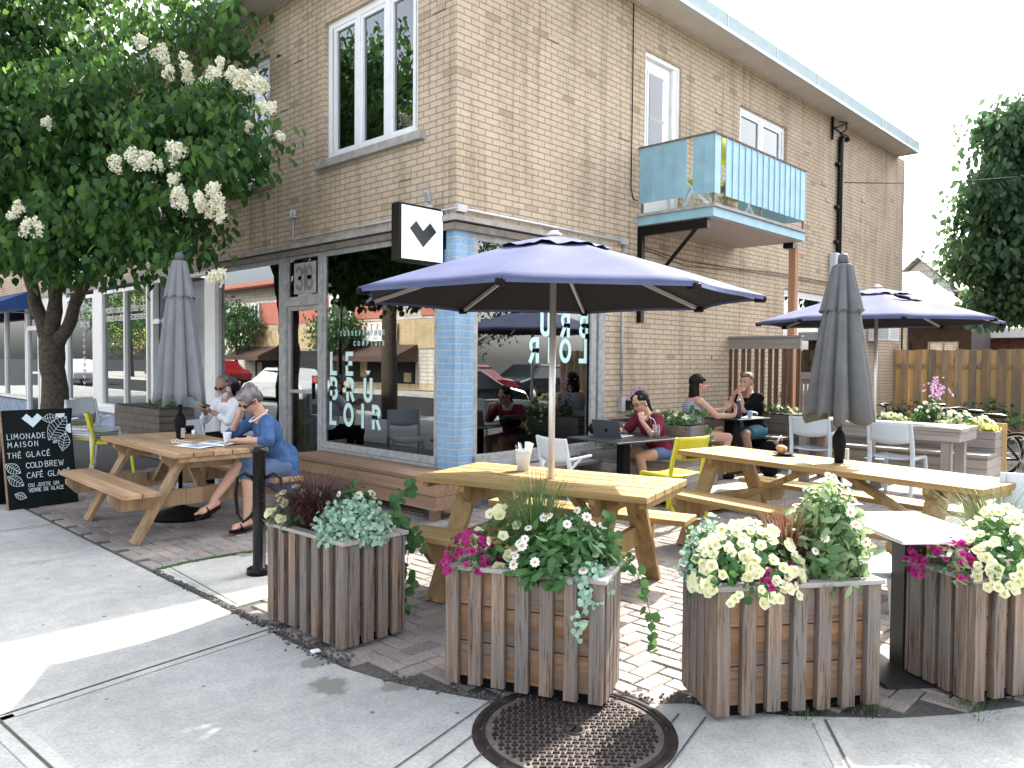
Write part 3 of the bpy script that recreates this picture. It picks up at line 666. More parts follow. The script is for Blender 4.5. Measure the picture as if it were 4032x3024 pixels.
NW=MB(); frame(NW,'x',20,25.5,.48,2.7,.07,.0,.1,(22.,24)); nw4=NW.build('window',M['paint_white'],B); pane(nw4,'x',20.1,25.4,.5,2.6,.05,M['glass'])
L=MB(); ux=(0,-1,0)
for s_,y0,y1,z0,h_ in (('PRODUITS CONÇUS',9.92,9.03,2.32,.085),('FABRIQUÉS AU QUÉBEC',9.92,8.98,2.17,.085),('ÉTHIQUE * LOCAL',8.66,7.93,2.32,.085),('ÉCORESPONSABLE',8.66,7.93,2.17,.085),('ESPACE PRO',11.4,10.8,2.1,.09)):
    text(L,s_,(.045,y0,z0),ux,uz,h_,.014,sp=.16,width=y0-y1)
# white botanical decal
for k in range(9):
    z=.95+.12*k
    ribbon(L,[(0,0),(.10-.008*k,.06)],.018,lambda X,Y:(.045,11.15-X,z+Y)); ribbon(L,[(0,0),(-.10+.008*k,.06)],.018,lambda X,Y:(.045,11.15-X,z+Y))
ribbon(L,[(0,0),(.02,1.2)],.012,lambda X,Y:(.045,11.15-X,.9+Y))
L.build('lettering',M['paper'],nw)
# dark rooms behind the glass
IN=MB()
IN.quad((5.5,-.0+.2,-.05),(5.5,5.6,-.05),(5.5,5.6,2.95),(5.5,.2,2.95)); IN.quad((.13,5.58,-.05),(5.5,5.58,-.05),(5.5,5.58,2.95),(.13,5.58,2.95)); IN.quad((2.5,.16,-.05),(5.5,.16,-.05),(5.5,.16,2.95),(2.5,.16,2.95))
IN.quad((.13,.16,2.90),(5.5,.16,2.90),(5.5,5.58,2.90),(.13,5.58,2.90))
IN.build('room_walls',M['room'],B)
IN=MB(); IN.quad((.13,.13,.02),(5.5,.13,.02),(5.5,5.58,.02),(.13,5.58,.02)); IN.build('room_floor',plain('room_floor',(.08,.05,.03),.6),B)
IN=MB(); IN.quad((1.6,7.7,-.05),(1.6,26,-.05),(1.6,26,2.9),(1.6,7.7,2.9)); IN.quad((.1,7.68,-.05),(1.6,7.68,-.05),(1.6,7.68,2.9),(.1,7.68,2.9)); IN.quad((.1,7.7,2.92),(1.6,7.7,2.92),(1.6,26,2.92),(.1,26,2.92)); IN.quad((.1,7.7,.02),(1.6,7.7,.02),(1.6,26,.02),(.1,26,.02)); IN.build('shop_room',plain('shop_room_wall',(.48,.52,.46),.9),B)
# ---- balcony
bc=MB(); x0,x1,yo,zs0,zs1=3.13,5.72,-1.08,3.24,3.35
bc.bb((x0,yo,zs0),(x1,-.002,zs1)); bl=bc.build('balcony',M['bal_blue'],B)
g=MB(); g.bb((x0-.03,yo-.03,zs1+.001),(x1+.03,-.002,zs1+.035)); g.build('deck_top',M['trim'],bl)
g=MB(); g.bb((x0+.03,yo+.03,zs0-.012),(x1-.03,-.003,zs0-.001)); g.build('underside',M['balsoff'],bl)
RB,RT=3.52,4.22
g=MB()
def prof(p,q,skip=None):
    p=Vector(p);q=Vector(q);L_=(q-p).length;d=(q-p)/L_;n_=Vector((d.y,-d.x)); k=int(L_/.17)+1
    for i in range(k):
        a_=i/k*L_; b_=(i+1)/k*L_
        if skip and skip[0]<(a_+b_)/2<skip[1]: continue
        A=p+d*a_;Bq=p+d*b_
        g.beam((A.x+d.x*(b_-a_)/2,A.y+d.y*(b_-a_)/2,RB),(A.x+d.x*(b_-a_)/2,A.y+d.y*(b_-a_)/2,RT),.006 if abs(d.x)<.5 else (b_-a_)-.006,(b_-a_)-.006 if abs(d.x)<.5 else .006,up=(0,1,0))
        g.beam((A.x+n_.x*.008,A.y+n_.y*.008,RB),(A.x+n_.x*.008,A.y+n_.y*.008,RT),.012,.012,up=(0,1,0))
prof((x0+.02,-.03),(x0+.02,-.70)); prof((x0+.02,-.80),(x0+.02,-1.07)); prof((x0+.02,-1.07),(x0+.17,-1.07)); prof((x0+.30,-1.07),(x1,-1.07)); prof((x1,-1.07),(x1,-.03))
g.build('railing',M['bal_blue'],bl)
g=MB(); g.bb((x0,-1.09,RT),(x1+.02,-1.05,RT+.018)); g.bb((x0,-1.05,RT),(x0+.04,-.0,RT+.018)); g.bb((x1-.02,-1.05,RT),(x1+.02,0,RT+.018))
for (px,py) in ((x0+.03,-1.06),(x0+.03,-.05),(x1-.01,-1.05),(4.4,-1.055)): g.bb((px-.012,py-.012,zs1),(px+.012,py+.012,RT))
g.build('rail',M['rust'],bl)
g=MB(); g.bb((x0+.0,-1.0,zs0-.13),(x0+.07,-.0,zs0-.015)); g.bb((x0-.0,-.07,2.0),(x0+.07,-.001,zs0-.13)); g.beam((x0+.035,-.85,zs0-.1),(x0+.035,-.06,2.35),.035,.035); g.bb((5.93-.3,-.95,zs0-.09),(5.93-.14,-.8,zs0-.014)); g.build('bracket',M['black'],bl)
g=MB(); g.bb((5.67,-.97,.1),(5.77,-.87,zs0-.092)); g.build('post',M['post'],bl)
# ================= things fixed on the wall =================
def conduit(label,pts,r=.014,group=None):
    g=MB(); g.tube(pts,r,8); o=g.build('conduit_pipe',M['steel']); return tag(o,label,'pipe',group)
c1=MB(); c1.tube([(-.03,3.02,3.28),(-.03,3.02,3.02),(-.03,2.99,3.0),(-.03,-.02,3.0)],.013,8)
o=c1.build('conduit_pipe',M['steel']); tag(o,'grey metal conduit along the left wall, running up to a round box','pipe')
g=MB(); g.lathe([(0,0),(.05,0),(.05,.05),(0,.05)],16,T(-.05,3.02,3.33,0,R(90),0)); g.bb((-.055,2.97,3.27),(-.01,3.07,3.30)); g.build('junction_box',M['steel'],o)
o=conduit('white metal conduit over the right shop window, ending near the balcony',[(-.03,-.03,3.0),(.15,-.035,3.0),(2.75,-.035,3.0),(2.78,-.035,2.97)],.017)
g=MB(); g.bb((-.02,-.06,2.97),(.1,-.01,3.04)); g.bb((2.7,-.06,2.96),(2.86,-.01,3.04)); g.build('junction_box',M['steel'],o)
o=conduit('thin grey conduit running down the tan brick to the wall socket',[(2.80,-.02,2.96),(2.80,-.02,1.08)],.014)
g=MB(); 
for z in (2.5,1.9,1.35): g.bb((2.77,-.03,z),(2.83,-.002,z+.02))
g.bb((2.76,-.06,.87),(2.85,-.002,1.06)); g.build('socket_box',M['steel'],o)
o=empty('card_terminal',(2.95,-.06,.95),0,'black card payment terminal charging on the wall socket','card terminal')
g=MB(); g.box((-.05,.02,0),(.13,.07,.14),None,.012); g.build('cradle',M['black'],o); g=MB(); g.box((.05,-.03,.03),(.08,.035,.17),T(0,0,0,R(18),0,R(12)),.012); g.build('body',M['black'],o)
g=MB(); g.box((.05,-.052,.065),(.055,.004,.05),T(0,0,0,R(18),0,R(12))); g.box((.05,-.052,-.005),(.05,.004,.06),T(0,0,0,R(18),0,R(12))); g.build('screen',M['steel'],o)
g=MB(); g.tube([(2.97,-.08,.88),(2.96,-.1,.8),(2.9,-.14,.72),(2.84,-.2,.66)],.004,6); tag(g.build('charging_cable',M['white_pl']),'thin white cable hanging from the card terminal','cable')
g=MB(); g.tube([(2.97,-.01,6.0),(2.97,-.012,5),(2.96,-.012,3.7),(3.0,-.02,3.56),(3.09,-.03,3.55)],.007,6); tag(g.build('wall_cable',M['blackmat']),'thin dark cable running down the brick left of the balcony door','cable')
g=MB(); g.tube([(3.3,-.01,2.98),(4.3,-.015,2.90),(5.5,-.015,2.93),(7.2,-.015,2.99),(9.3,-.015,3.0)],.008,6); g.tube([(3.3,-.015,2.95),(4.3,-.02,2.83),(5.6,-.02,2.90),(7.2,-.02,2.95),(9.3,-.02,2.96)],.006,6); tag(g.build('wall_cable',M['rust']),'bundle of brown wires sagging along the wall under the balcony','cable')
o=empty('downpipe',(0,0,0),0,'tall black service pipe with a hooked top on the far part of the right wall','pipe')
g=MB(); g.tube([(9.62,-.06,-.1),(9.63,-.06,5.60),(9.64,-.06,5.70),(9.70,-.08,5.77),(9.78,-.1,5.77),(9.83,-.1,5.70)],.05,12); g.build('pipe',M['black'],o)
g=MB()
for z in (5.2,4.4,3.75,2.6): g.bb((9.5,-.08,z),(9.66,-.002,z+.05))
g.build('bracket',M['black'],o)
o=empty('meter_box',(9.42,-.07,3.32),0,'small pale grey utility box beside the black service pipe','utility box')
g=MB(); g.box((0,0,.02),(.22,.13,.42),None,.012); g.build('box',M['grey_pl'],o); g=MB()
for k in range(5): g.tube([(-.08+.04*k,0,-.18),(-.07+.04*k,-.03,-.3),(.0,-.03,-.36+.01*k),(.1,-.02,-.25-.02*k)],.006,5)
g.build('wires',M['steel'],o)
o=empty('wall_bracket',(9.32,-.02,5.82),0,'small black antenna bracket high on the right wall under the eaves','bracket')
g=MB(); g.beam((-.06,-.02,-.2),(-.06,-.02,.22),.04,.03); g.beam((-.06,-.05,0),(.18,-.2,.12),.03,.03); g.beam((-.06,-.05,.02),(.2,-.15,-.12),.03,.03); g.tube([(.05,-.12,-.1),(.15,-.2,0),(.12,-.2,.12),(0,-.12,.12)],.015,6); g.build('arm',M['black'],o)
o=empty('air_conditioner',(11.7,-.22,2.15),0,'white window air conditioner low on the right wall behind the open umbrella','air conditioner')
g=MB(); g.box((0,0,0),(.6,.42,.38),None,.015); g.build('casing',M['paint_white'],o); g=MB()
for k in range(9): g.box((-.302,0,-.13+.032*k),(.006,.36,.012))
for k in range(9): g.box((0,-.213,-.13+.032*k),(.5,.006,.012))
g.build('grille',M['steel'],o)
# projecting sign
SX,SY=-.63,.24
o=empty('lightbox_sign',(0,0,0),0,'square white sign with a black V-shaped heart, projecting from the shop corner','sign')
g=MB(); g.bb((-.565,.17,2.45),(-.0,.30,3.01),bev=.006); g.build('casing',M['black'],o)
g=MB(); g.bb((-.54,.162,2.475),(-.025,.169,2.985)); g.build('panel',M['lightbox'],o)
g=MB(); heart(g,(-.28,.159,2.60),(1,0,0),(0,0,1),.34); g.build('emblem',plain('emblem_black',(.02,.028,.028),.5,var=.02),o)
g=MB(); g.bb((.0005,.16,2.62),(.018,.34,2.92)); g.bb((-.0,.3,2.7),(.018,.36,2.8)); g.build('bracket',M['black'],o)
o=empty('floodlight',(-.1,.28,3.1),0,'small grey metal floodlight above the projecting sign','floodlight')
g=MB(); g.lathe([(0,-.1),(.05,-.1),(.055,-.06),(.03,-.04),(.012,0)],14); g.build('base',M['steel'],o)
g=MB(); g.box((-.03,-.01,.06),(.07,.06,.11),T(0,0,0,0,R(-25),R(20)),.008); g.build('head',M['steel'],o)
# service wires in the sky
g=MB()
def wire(p,q,s,r=.012):
    pts=[Vector(p).lerp(Vector(q),i/16)-Vector((0,0,s*4*(i/16)*(1-i/16))) for i in range(17)]; return pts
for nm,p,q,s_ in (('thin overhead wire from the black pipe to the right tree',(9.7,-.1,4.9),(24,-9,9.2),.9),('lower overhead wire between the building and the tree',(13.5,.3,5.3),(26,-6,6.6),.5),('faint lowest overhead wire above the white house',(13.5,.5,3.9),(34,-6,4.9),.2)):
    g=MB(); g.tube(wire(p,q,s_),.009,5); tag(g.build('overhead_wire',M['blackmat']),nm,'wire')
# ================= picnic tables =================
def picnic(loc,rz,L_,W_,label,mp,ml,seat_off=.62,z=.74,bolt=True,group='picnic tables on the terrace'):
    t=empty('picnic_table',loc,rz,label,'picnic table',group)
    n=5; pw=W_/n; g=MB()
    for i in range(n): g.box((0,-W_/2+pw*(i+.5),z-.02),(L_,pw-.009,.04),None,.004)
    g.build('tabletop',mp,t)
    for s in(-1,1):
        g=MB()
        for i in(0,1): g.box((0,s*(seat_off+(-.5+i)*.145),.425),(L_*.96,.134,.038),None,.004)
        g.build('bench',mp,t)
    xi=L_/2-.30
    for sx in(-1,1):
        x=sx*xi
        for s in(-1,1):
            g=MB(); g.beam((x,s*(seat_off-.02),0.0),(x,s*.20,z-.045),.04,.135,up=(1,0,0),bev=.003)
            # flat foot
            g.build('leg',ml,t)
        x2=x-sx*.042
        g=MB(); w2=W_/2-.02; poly=[(-w2,z-.042),(w2,z-.042),(w2,z-.08),(w2-.1,z-.17),(-w2+.1,z-.17),(-w2,z-.08)]
        g.prism(poly,-.019,.019,Matrix(((0,0,1,x2),(1,0,0,0),(0,1,0,0),(0,0,0,1)))); g.build('top_beam',ml,t)
        g=MB(); w3=seat_off+.16; poly=[(-w3,.403),(w3,.403),(w3,.36),(w3-.08,.27),(-w3+.08,.27),(-w3,.36)]
        g.prism(poly,-.019,.019,Matrix(((0,0,1,x2),(1,0,0,0),(0,1,0,0),(0,0,0,1)))); g.build('seat_beam',ml,t)
        g=MB(); g.beam((x2-sx*.03,0,.33),(sx*.12,0,z-.05),.04,.085,up=(0,1,0)); g.build('brace',ml,t)
        g=MB(); g.box((sx*(L_/2-.04),0,z-.06),(.045,W_*.86,.036)); g.build('batten',ml,t)
    return t
T1=picnic((-2.2,1.28,0),R(88),1.86,.80,'brown picnic table with the newspaper and the closed pale umbrella',M['wood_pic'],M['wood_pic_leg'])
T2=picnic((-1.36,-2.46,0),R(-75),1.58,.80,'picnic table under the open periwinkle umbrella, with a white cutlery pot',M['wood_yel'],M['wood_yel_leg'])
T3=picnic((.72,-3.44,0),R(-100.5),2.44,.66,'long sunlit picnic table with a muffin and a closed grey umbrella',M['wood_yel'],M['wood_yel_leg'],.58)
g=MB(); g.box((-.55,-.625,.30),(.001,.001,.001)) 
g=MB(); g.box((0,0,0),(.10,.006,.04)); g.box((0,-.001,-.006),(.1,.0065,.006)); st1=g.build('sticker',M['green_st'],T1); st1.location=(-.60,.02,.33); st1.rotation_euler=(0,0,R(90)); st1.location=(-.565,-.20,.335)
# ================= umbrellas =================
def umbrella(loc,zr,za,r,ph,label,hole=0.0,group='open periwinkle umbrellas'):
    u=empty('patio_umbrella',loc,0,label,'umbrella',group)
    g=MB(); g.tube([(0,0,hole),(0,0,za-.03)],.0215,14); g.build('pole',M['alu'],u)
    # canopy: eight panels that sag between the ribs
    m=9; k=8; sub=6; vs=[];fs=[]
    def P(ang_i,t,off):
        # ang_i in units of panels (float), t 0..1 from apex
        a=ph+ang_i*2*math.pi/k; f=ang_i%1.0; s=math.sin(math.pi*f)
        chord=math.cos(math.pi/k)/math.cos((f-.5)*2*math.pi/k)
        rr_=r*t*chord*(1-.05*s*t); z=za-(za-zr)*(t**1.12)+ .006*s*t*t - .010*s*math.sin(math.pi*t)
        return (rr_*math.cos(a),rr_*math.sin(a),z+off)
    nn=k*sub
    for off in(0,-.004):
        for i in range(m+1):
            t=.06+.94*i/m
            for q in range(nn): vs.append(P(q/sub,t,off))
    b=(m+1)*nn
    for i in range(m):
        for q in range(nn):
            A=i*nn+q;Bq=i*nn+(q+1)%nn
            fs.append((A,Bq,Bq+nn,A+nn)); fs.append((b+A+nn,b+Bq+nn,b+Bq,b+A))
    for q in range(nn): A=m*nn+q;Bq=m*nn+(q+1)%nn; fs.append((A,Bq,b+Bq,b+A)); 
    g=MB(); g.add(vs,fs,True)
    # scalloped hem
    for q in range(nn): 
        p=Vector(P(q/sub,1.0,-.003)); p2=Vector(P((q+1)/sub,1.0,-.003)); g.add([p,p2,p2*1.0-Vector((0,0,.022)),p-Vector((0,0,.022))],[(0,1,2,3)])
    g.build('canopy',M['fabric'],u)
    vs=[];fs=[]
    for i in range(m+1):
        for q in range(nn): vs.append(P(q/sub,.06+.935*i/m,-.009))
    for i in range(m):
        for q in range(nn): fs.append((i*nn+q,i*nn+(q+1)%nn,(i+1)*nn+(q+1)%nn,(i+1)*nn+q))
    g=MB(); g.add(vs,fs,True); g.build('underside_shade',M['underside_shade'],u)  # added sheet below the canvas, painted near-black as its shade
    g=MB(); vs=[];fs=[]; mm=5
    for i in range(mm+1):
        t=.05+.235*i/mm
        for q in range(nn):
            p=Vector(P(q/sub,t,.010+.010*i/mm)); 
            if i==mm: p.z+=.007*math.sin(q*2.1)+.005*math.sin(q*1.3)
            vs.append(p)
    for i in range(mm):
        for q in range(nn): fs.append((i*nn+q,i*nn+(q+1)%nn,(i+1)*nn+(q+1)%nn,(i+1)*nn+q))
    g.add(vs,fs,True); g.build('vent_cap',M['fabric'],u)
    g=MB(); g.lathe([(0,za-.0),(.045,za+.0),(.05,za+.008),(.05,za+.02),(.035,za+.024),(.032,za+.034),(.02,za+.04),(0,za+.04)],20); g.build('finial',M['alu'],u)
    for q in range(8):
        a=ph+q*2*math.pi/k; 
        g=MB(); g.beam((.05*math.cos(a),.05*math.sin(a),za-.045),(r*.985*math.cos(a),r*.985*math.sin(a),zr-.022),.016,.024); rb=g.build('rib',M['alu'],u)
        g=MB(); g.beam((.03*math.cos(a),.03*math.sin(a),za-.2),(r*.40*math.cos(a),r*.40*math.sin(a),za-(za-zr)*.40-.04),.012,.02); g.build('strut',M['alu'],rb)
        g=MB(); g.box((0,0,0),(.07,.05,.035),T(r*.975*math.cos(a),r*.975*math.sin(a),zr-.022,0,0,a),.008); g.build('corner_pocket',M['blackmat'],rb)
    g=MB(); g.lathe([(.02,za-.23),(.045,za-.23),(.045,za-.17),(.02,za-.17)],14); g.build('hub',M['blackmat'],u)
    return u
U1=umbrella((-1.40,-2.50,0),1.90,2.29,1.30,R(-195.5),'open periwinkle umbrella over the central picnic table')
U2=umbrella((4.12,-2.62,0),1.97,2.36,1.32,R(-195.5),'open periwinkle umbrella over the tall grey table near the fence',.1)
g=MB(); g.tube([(.30,-.62,2.14),(.2,-.68,2.12),(.1,-.78,2.09),(.05,-.85,2.06)],.012,6); 
g=MB(); c_=[( -.45+.03*i+.012*math.sin(i*2.2), -.33-.036*i, 2.235-.0135*i+.006*math.cos(i*2.2)) for i in range(13)]
g.tube(c_,.013,6); g.tube([(x+.012*math.cos(i*2),y+.01*math.sin(i*2),z+.012) for i,(x,y,z) in enumerate(c_)],.011,6); g.build('closing_strap',M['blackmat'],U2)
g=MB(); g.tube([(0,0,0),(0,0,.45)],.028,12); g.tube([(0,0,.0),(0,0,.02)],.2,20); u1b=g.build('stand',M['blackmat'],U1)
def closed(loc,zt,zf,zb,rt,rb,label,seed,handle=True,zh=.95,base=0,hue='fabric_grey'):
    u=empty('closed_umbrella',loc,0,label,'umbrella','closed grey umbrellas')
    rr=random.Random(seed); ph=rr.random()*6; amp=[rr.uniform(.6,1.3) for _ in range(8)]
    def mod(t,u_,z):
        f=t/(2*math.pi)*8; a_=amp[int(f)%8]
        w_=abs(math.sin(f*math.pi)); return (1+ (-.38*(1-w_)**1.5 +.20*w_)*a_*(.25+u_) + .10*math.sin(t*2+ph+3*u_)*u_ + .05*math.sin(17*t+4*u_)*u_)
    prof=[(rt,zt-.0)]; n=14
    for i in range(n+1):
        u_=i/n; prof.append((rt*1.15+(rb-rt)*(u_**.8),zt-.02-(zt-.02-zb)*u_))
    g=MB(); g.lathe(prof,128,mod=mod)
    o=g.build('canopy',M[hue],u)
    for v in o.data.vertices:
        if abs(v.co.z-zb)<.02: v.co.z+= .035*math.sin(math.atan2(v.co.y,v.co.x)*8+ph)+.02*math.sin(math.atan2(v.co.y,v.co.x)*3)
    m_=o.modifiers.new('thick','SOLIDIFY'); m_.thickness=.006
    prof=[(rt*1.1,zt+.0),(rt*1.35,zt-.015)]
    for i in range(9):
        u_=i/8; prof.append((rt*1.35+(rb*.82-rt)*(u_**.9)*((zt-zf)/(zt-zb))**.55,zt-.02-(zt-.02-zf)*u_))
    g=MB(); g.lathe(prof,128,mod=lambda t,u_,z:1.04*mod(t,u_*.6,z)); o=g.build('flounce',M[hue],u)
    for v in o.data.vertices:
        if abs(v.co.z-zf)<.02: v.co.z+=.03*abs(math.sin(math.atan2(v.co.y,v.co.x)*4+ph))
    o.modifiers.new('thick','SOLIDIFY').thickness=.005
    g=MB(); g.lathe([(0,zt-.01),(.04,zt-.01),(.036,zt+.06),(.028,zt+.075),(0,zt+.075)],16); g.build('finial',plain('slate_plastic',(.07,.08,.09),.5),u)
    g=MB(); g.tube([(0,0,base),(0,0,zt)],.019,12); g.build('pole',M['black'],u)
    if handle:
        g=MB(); g.lathe([(.02,zh-.21),(.034,zh-.2),(.036,zh-.13),(.048,zh-.08),(.052,zh),(.03,zh+.05),(.02,zh+.06)],18); g.build('crank_housing',M['blackmat'],u)
        g=MB(); g.box((-.0,-.06,zh-.12),(.03,.02,.09)); g.build('crank',M['alu'],u)
    return u
UA=closed((-2.11,1.48,0),2.40,2.04,1.10,.045,.185,'closed pale grey umbrella rising through the brown picnic table',3,True,.92,0)
UB=closed((.80,-3.49,0),2.25,1.87,1.08,.05,.20,'closed darker grey umbrella on the long sunlit picnic table',9,True,.93,0,'fabric_slate')
g=MB(); g.lathe([(0,0),(.27,0),(.27,.04),(.1,.09),(.04,.11),(.03,.2),(0,.2)],28); g.build('stand',M['blackmat'],UA)
# ================= plastic chairs =================
def chair(loc,rz,label,mat,arms=False,first=None):
    c=empty('plastic_chair',loc,rz,label,'chair','plastic chairs of one design')
    # faces local +X ; back at -X
    n=10; vs=[];fs=[]
    for j in range(n+1):
        v=-1+2*j/n
        for i in range(7):
            u_=i/6; x=-.19+.40*u_; wd=.20-.02*u_; z=.44-.018*(1-v*v)-.02*(u_*0)+.012*math.cos(u_*math.pi)*0 -(.025*max(0,u_-.85)/.15)
            vs.append((x,v*wd,z))
    a=len(vs); vs+=[(x,y,z-.016) for x,y,z in vs]
    for j in range(n):
        for i in range(6):
            A=j*7+i; fs.append((A,A+1,A+8,A+7)); fs.append((a+A+7,a+A+8,a+A+1,a+A))
    for i in range(6): fs.append((i,a+i,a+i+1,i+1)); q=n*7+i; fs.append((q,q+1,a+q+1,a+q))
    for j in range(n): A=j*7; fs.append((A,A+7,a+A+7,a+A)); A=j*7+6; fs.append((A,a+A,a+A+7,A+7))
    g=MB(); g.add(vs,fs,True); g.build('seat',mat,c)
    vs=[];fs=[]; m_=6
    for j in range(n+1):
        v=-1+2*j/n
        for i in range(m_+1):
            u_=i/m_; z=.60+.20*u_-(.03*(1-v*v) if i==0 else .0); x=-.235-.045*u_-.035*(1-v*v); vs.append((x,v*.205,z))
    a=len(vs); vs+=[(x-.012,y,z) for x,y,z in vs]; k=m_+1
    for j in range(n):
        for i in range(m_): A=j*k+i; fs.append((A,A+1,A+k+1,A+k)); fs.append((a+A+k,a+A+k+1,a+A+1,a+A))
    for i in range(m_): fs.append((i,a+i,a+i+1,i+1)); q=n*k+i; fs.append((q,q+1,a+q+1,a+q))
    for j in range(n): A=j*k; fs.append((A,A+k,a+A+k,a+A)); A=j*k+m_; fs.append((A,a+A,a+A+k,A+k))
    g=MB(); g.add(vs,fs,True); g.build('backrest',mat,c)
    for s in(-1,1):
        g=MB(); pts=[(-.285,s*.208,.80),(-.245,s*.212,.62),(-.215,s*.212,.46),(-.235,s*.215,.2),(-.28,s*.22,0)]
        for i in range(4): g.beam(pts[i],(Vector(pts[i+1])+(Vector(pts[i+1])-Vector(pts[i])).normalized()*.008),.028 if i<3 else .024,.042 if i in(1,2) else .034,up=(0,1,0),bev=.006)
        g.build('leg',mat,c)
        g=MB(); pts=[(-.19,s*.205,.425),(.19,s*.195,.425)]
        g.beam(*pts,.026,.03,bev=.005)
        g.beam((.185,s*.195,.43),(.235,s*.215,0),.03,.036,up=(0,1,0),bev=.006); g.build('leg',mat,c)
        if arms:
            g=MB(); g.beam((-.24,s*.22,.61),(.0,s*.24,.64),.03,.02,bev=.004); g.beam((-.22,s*.215,.52),(-.12,s*.235,.62),.02,.02); g.build('armrest',mat,c)
    return c
chair((.46,-1.18,0),R(-12),'white plastic chair with stub arms at the left end of the dark laptop table',M['white_pl'],True)
chair((1.28,-1.70,0),R(78),'yellow plastic chair facing the wall beside the dark laptop table',M['yellow_pl'])
chair((3.66,-2.15,.1),R(5),'pale grey plastic chair at the tall grey table, behind the closed umbrella',M['grey_pl'],True)
chair((3.52,-3.08,.1),R(-3),'pale grey plastic chair at the timber table, right of the slate umbrella',M['grey_pl'])
chair((-.86,-4.31,0),R(-45),'white chair across the small steel-topped table from the planters',M['grey_pl'])
chair((.35,-4.75,0),R(170),'pale chair on the right of the small steel-topped table, mostly hidden by petunias',M['grey_pl'])
chair((-1.32,2.55,0),R(-60),'pale chair behind the brown picnic table, right of the closed pale umbrella',M['grey_pl'])
# stack of chairs on the left
for k in range(5):
    mat=[M['yellow_pl'],M['grey_pl'],M['white_pl'],M['grey_pl'],M['grey_pl']][k]
    lb=['yellow chair at the bottom of the stack near the tree','pale chair directly above the lowest yellow chair of the stack','white chair in the middle of the stack near the tree','grey chair second from the top of the stack near the tree','grey chair with full backrest on top of the stack near the tree'][k]
    chair((-1.62-.012*k,5.35-.05*k,.035*k),R(-70),lb,mat,k==2)
chair((-1.60,4.72,0),R(-20),'single yellow chair in front of the chair stack near the tree',M['yellow_pl'])
# ================= dark tables =================
def ped(loc,rz,lx,ly,h,label,topmat,basemat,col=.1):
    t=empty('cafe_table',loc,rz,label,'table')
    g=MB(); g.box((0,0,h-.009),(lx,ly,.018),None,.004); g.build('tabletop',topmat,t)
    g=MB(); g.box((0,0,h/2),(col,col,h-.02)); g.build('column',basemat,t)
    g=MB(); g.box((0,0,.008),(.48,.48,.016)); g.build('base',basemat,t)
    return t
TL=ped((1.42,-1.05,0),R(-9),.92,.74,.71,'dark metal cafe table with the laptop and iced coffee',plain('dark_metal_top',(.05,.055,.065),.35,.3,var=.1),M['blackmat'])
TT=ped((3.80,-1.02,.1),R(-8),.66,.66,.71,'dark cafe table between the talking couple',plain('dark_table_top',(.03,.03,.035),.3,.2,var=.1),M['blackmat'],.14)
TS=ped((-1.08,-4.55,0),R(48),.67,.47,.71,'small square table with a bright steel top between the two right planters',plain('bright_steel_top',(.62,.64,.68),.3,.35,var=.04),plain('charcoal_steel',(.022,.021,.021),.5),.11)
# tall grey wooden table
t=empty('wooden_table',(0,0,0),0,'long silver grey timber table standing on the deck under the far umbrella','table')
g=MB(); 
for i in range(6): g.bb((3.76,-3.60+.0,.785),(3.765,-3.6,.786)) if False else None
for i in range(6): g.bb((3.76+i*.115,-3.60,.79),(3.76+i*.115+.111,-1.80,.83),bev=.003)
g.build('tabletop',M['greywood_y'],t)
g=MB(); g.bb((3.765,-3.585,.69),(3.80,-1.815,.786)); g.bb((4.42,-3.585,.69),(4.445,-1.815,.786)); g.build('apron',M['greywood_y'],t)
g=MB(); g.bb((3.80,-3.585,.69),(4.42,-3.55,.786)); g.bb((3.80,-1.85,.69),(4.42,-1.815,.786)); g.build('apron',M['greywood'],t)
for (x,y) in ((3.80,-3.50),(3.80,-1.98),(4.33,-3.50),(4.33,-1.98)):
    g=MB(); g.bb((x,y,.1),(x+.085,y+.1,.688),bev=.004); g.build('leg',M['greywood_z'],t)
g=MB(); g.add([(-.2,-.16,0),(.2,-.16,0),(.2,.16,0),(-.2,.16,0),(-.14,-.11,.3),(.14,-.11,.3),(.14,.11,.3),(-.14,.11,.3)],[(0,1,2,3),(4,5,6,7),(0,1,5,4),(1,2,6,5),(2,3,7,6),(3,0,4,7)]); 
o=g.build('umbrella_weight',plain('concrete_weight',(.16,.16,.15),.9,var=.2)); o.location=(4.12,-2.62,.1); tag(o,'grey tapered concrete umbrella foot under the timber table','umbrella stand')
# ================= benches and box seats =================
def boards_box(mb,lo,hi,h,axis_faces=True,gap=.004):
    z=lo[2]
    while z<hi[2]-.01:
        z1=min(z+h,hi[2]); mb.bb((lo[0],lo[1],z+gap/2),(hi[0],hi[1],z1-gap/2),bev=.003); z=z1
t=empty('window_bench',(0,0,0),0,'long brown wooden box bench below the big lettered shop window','bench')
g=MB(); 
for i in range(4): g.bb((-.56+i*.128,-.38,.365),(-.56+i*.128+.124,2.30,.40),bev=.003)
g.build('seat',M['bench'],t)
g=MB(); boards_box(g,(-.545,-.36,.10),(-.08,2.28,.36),.13); g.build('side_panel',M['bench'],t)
for (x,y) in ((-.50,-.30),(-.15,-.30),(-.5,1.0),(-.5,2.1)):
    g=MB(); g.bb((x,y,0),(x+.07,y+.09,.1)); g.build('foot',M['bench'],t)
t=empty('window_bench',(0,0,0),0,'pale weathered plank bench below the right shop window','bench')
g=MB(); 
for i in range(3): g.bb((.42,-.42+i*.125,.34),(2.3,-.42+i*.125+.12,.375),bev=.003)
g.build('seat',M['greywood'],t); g=MB(); g.bb((.46,-.38,0),(.56,-.1,.338)); g.bb((1.3,-.38,0),(1.4,-.1,.338)); g.bb((2.1,-.38,0),(2.2,-.1,.338)); g.build('leg',M['boxwood'],t)
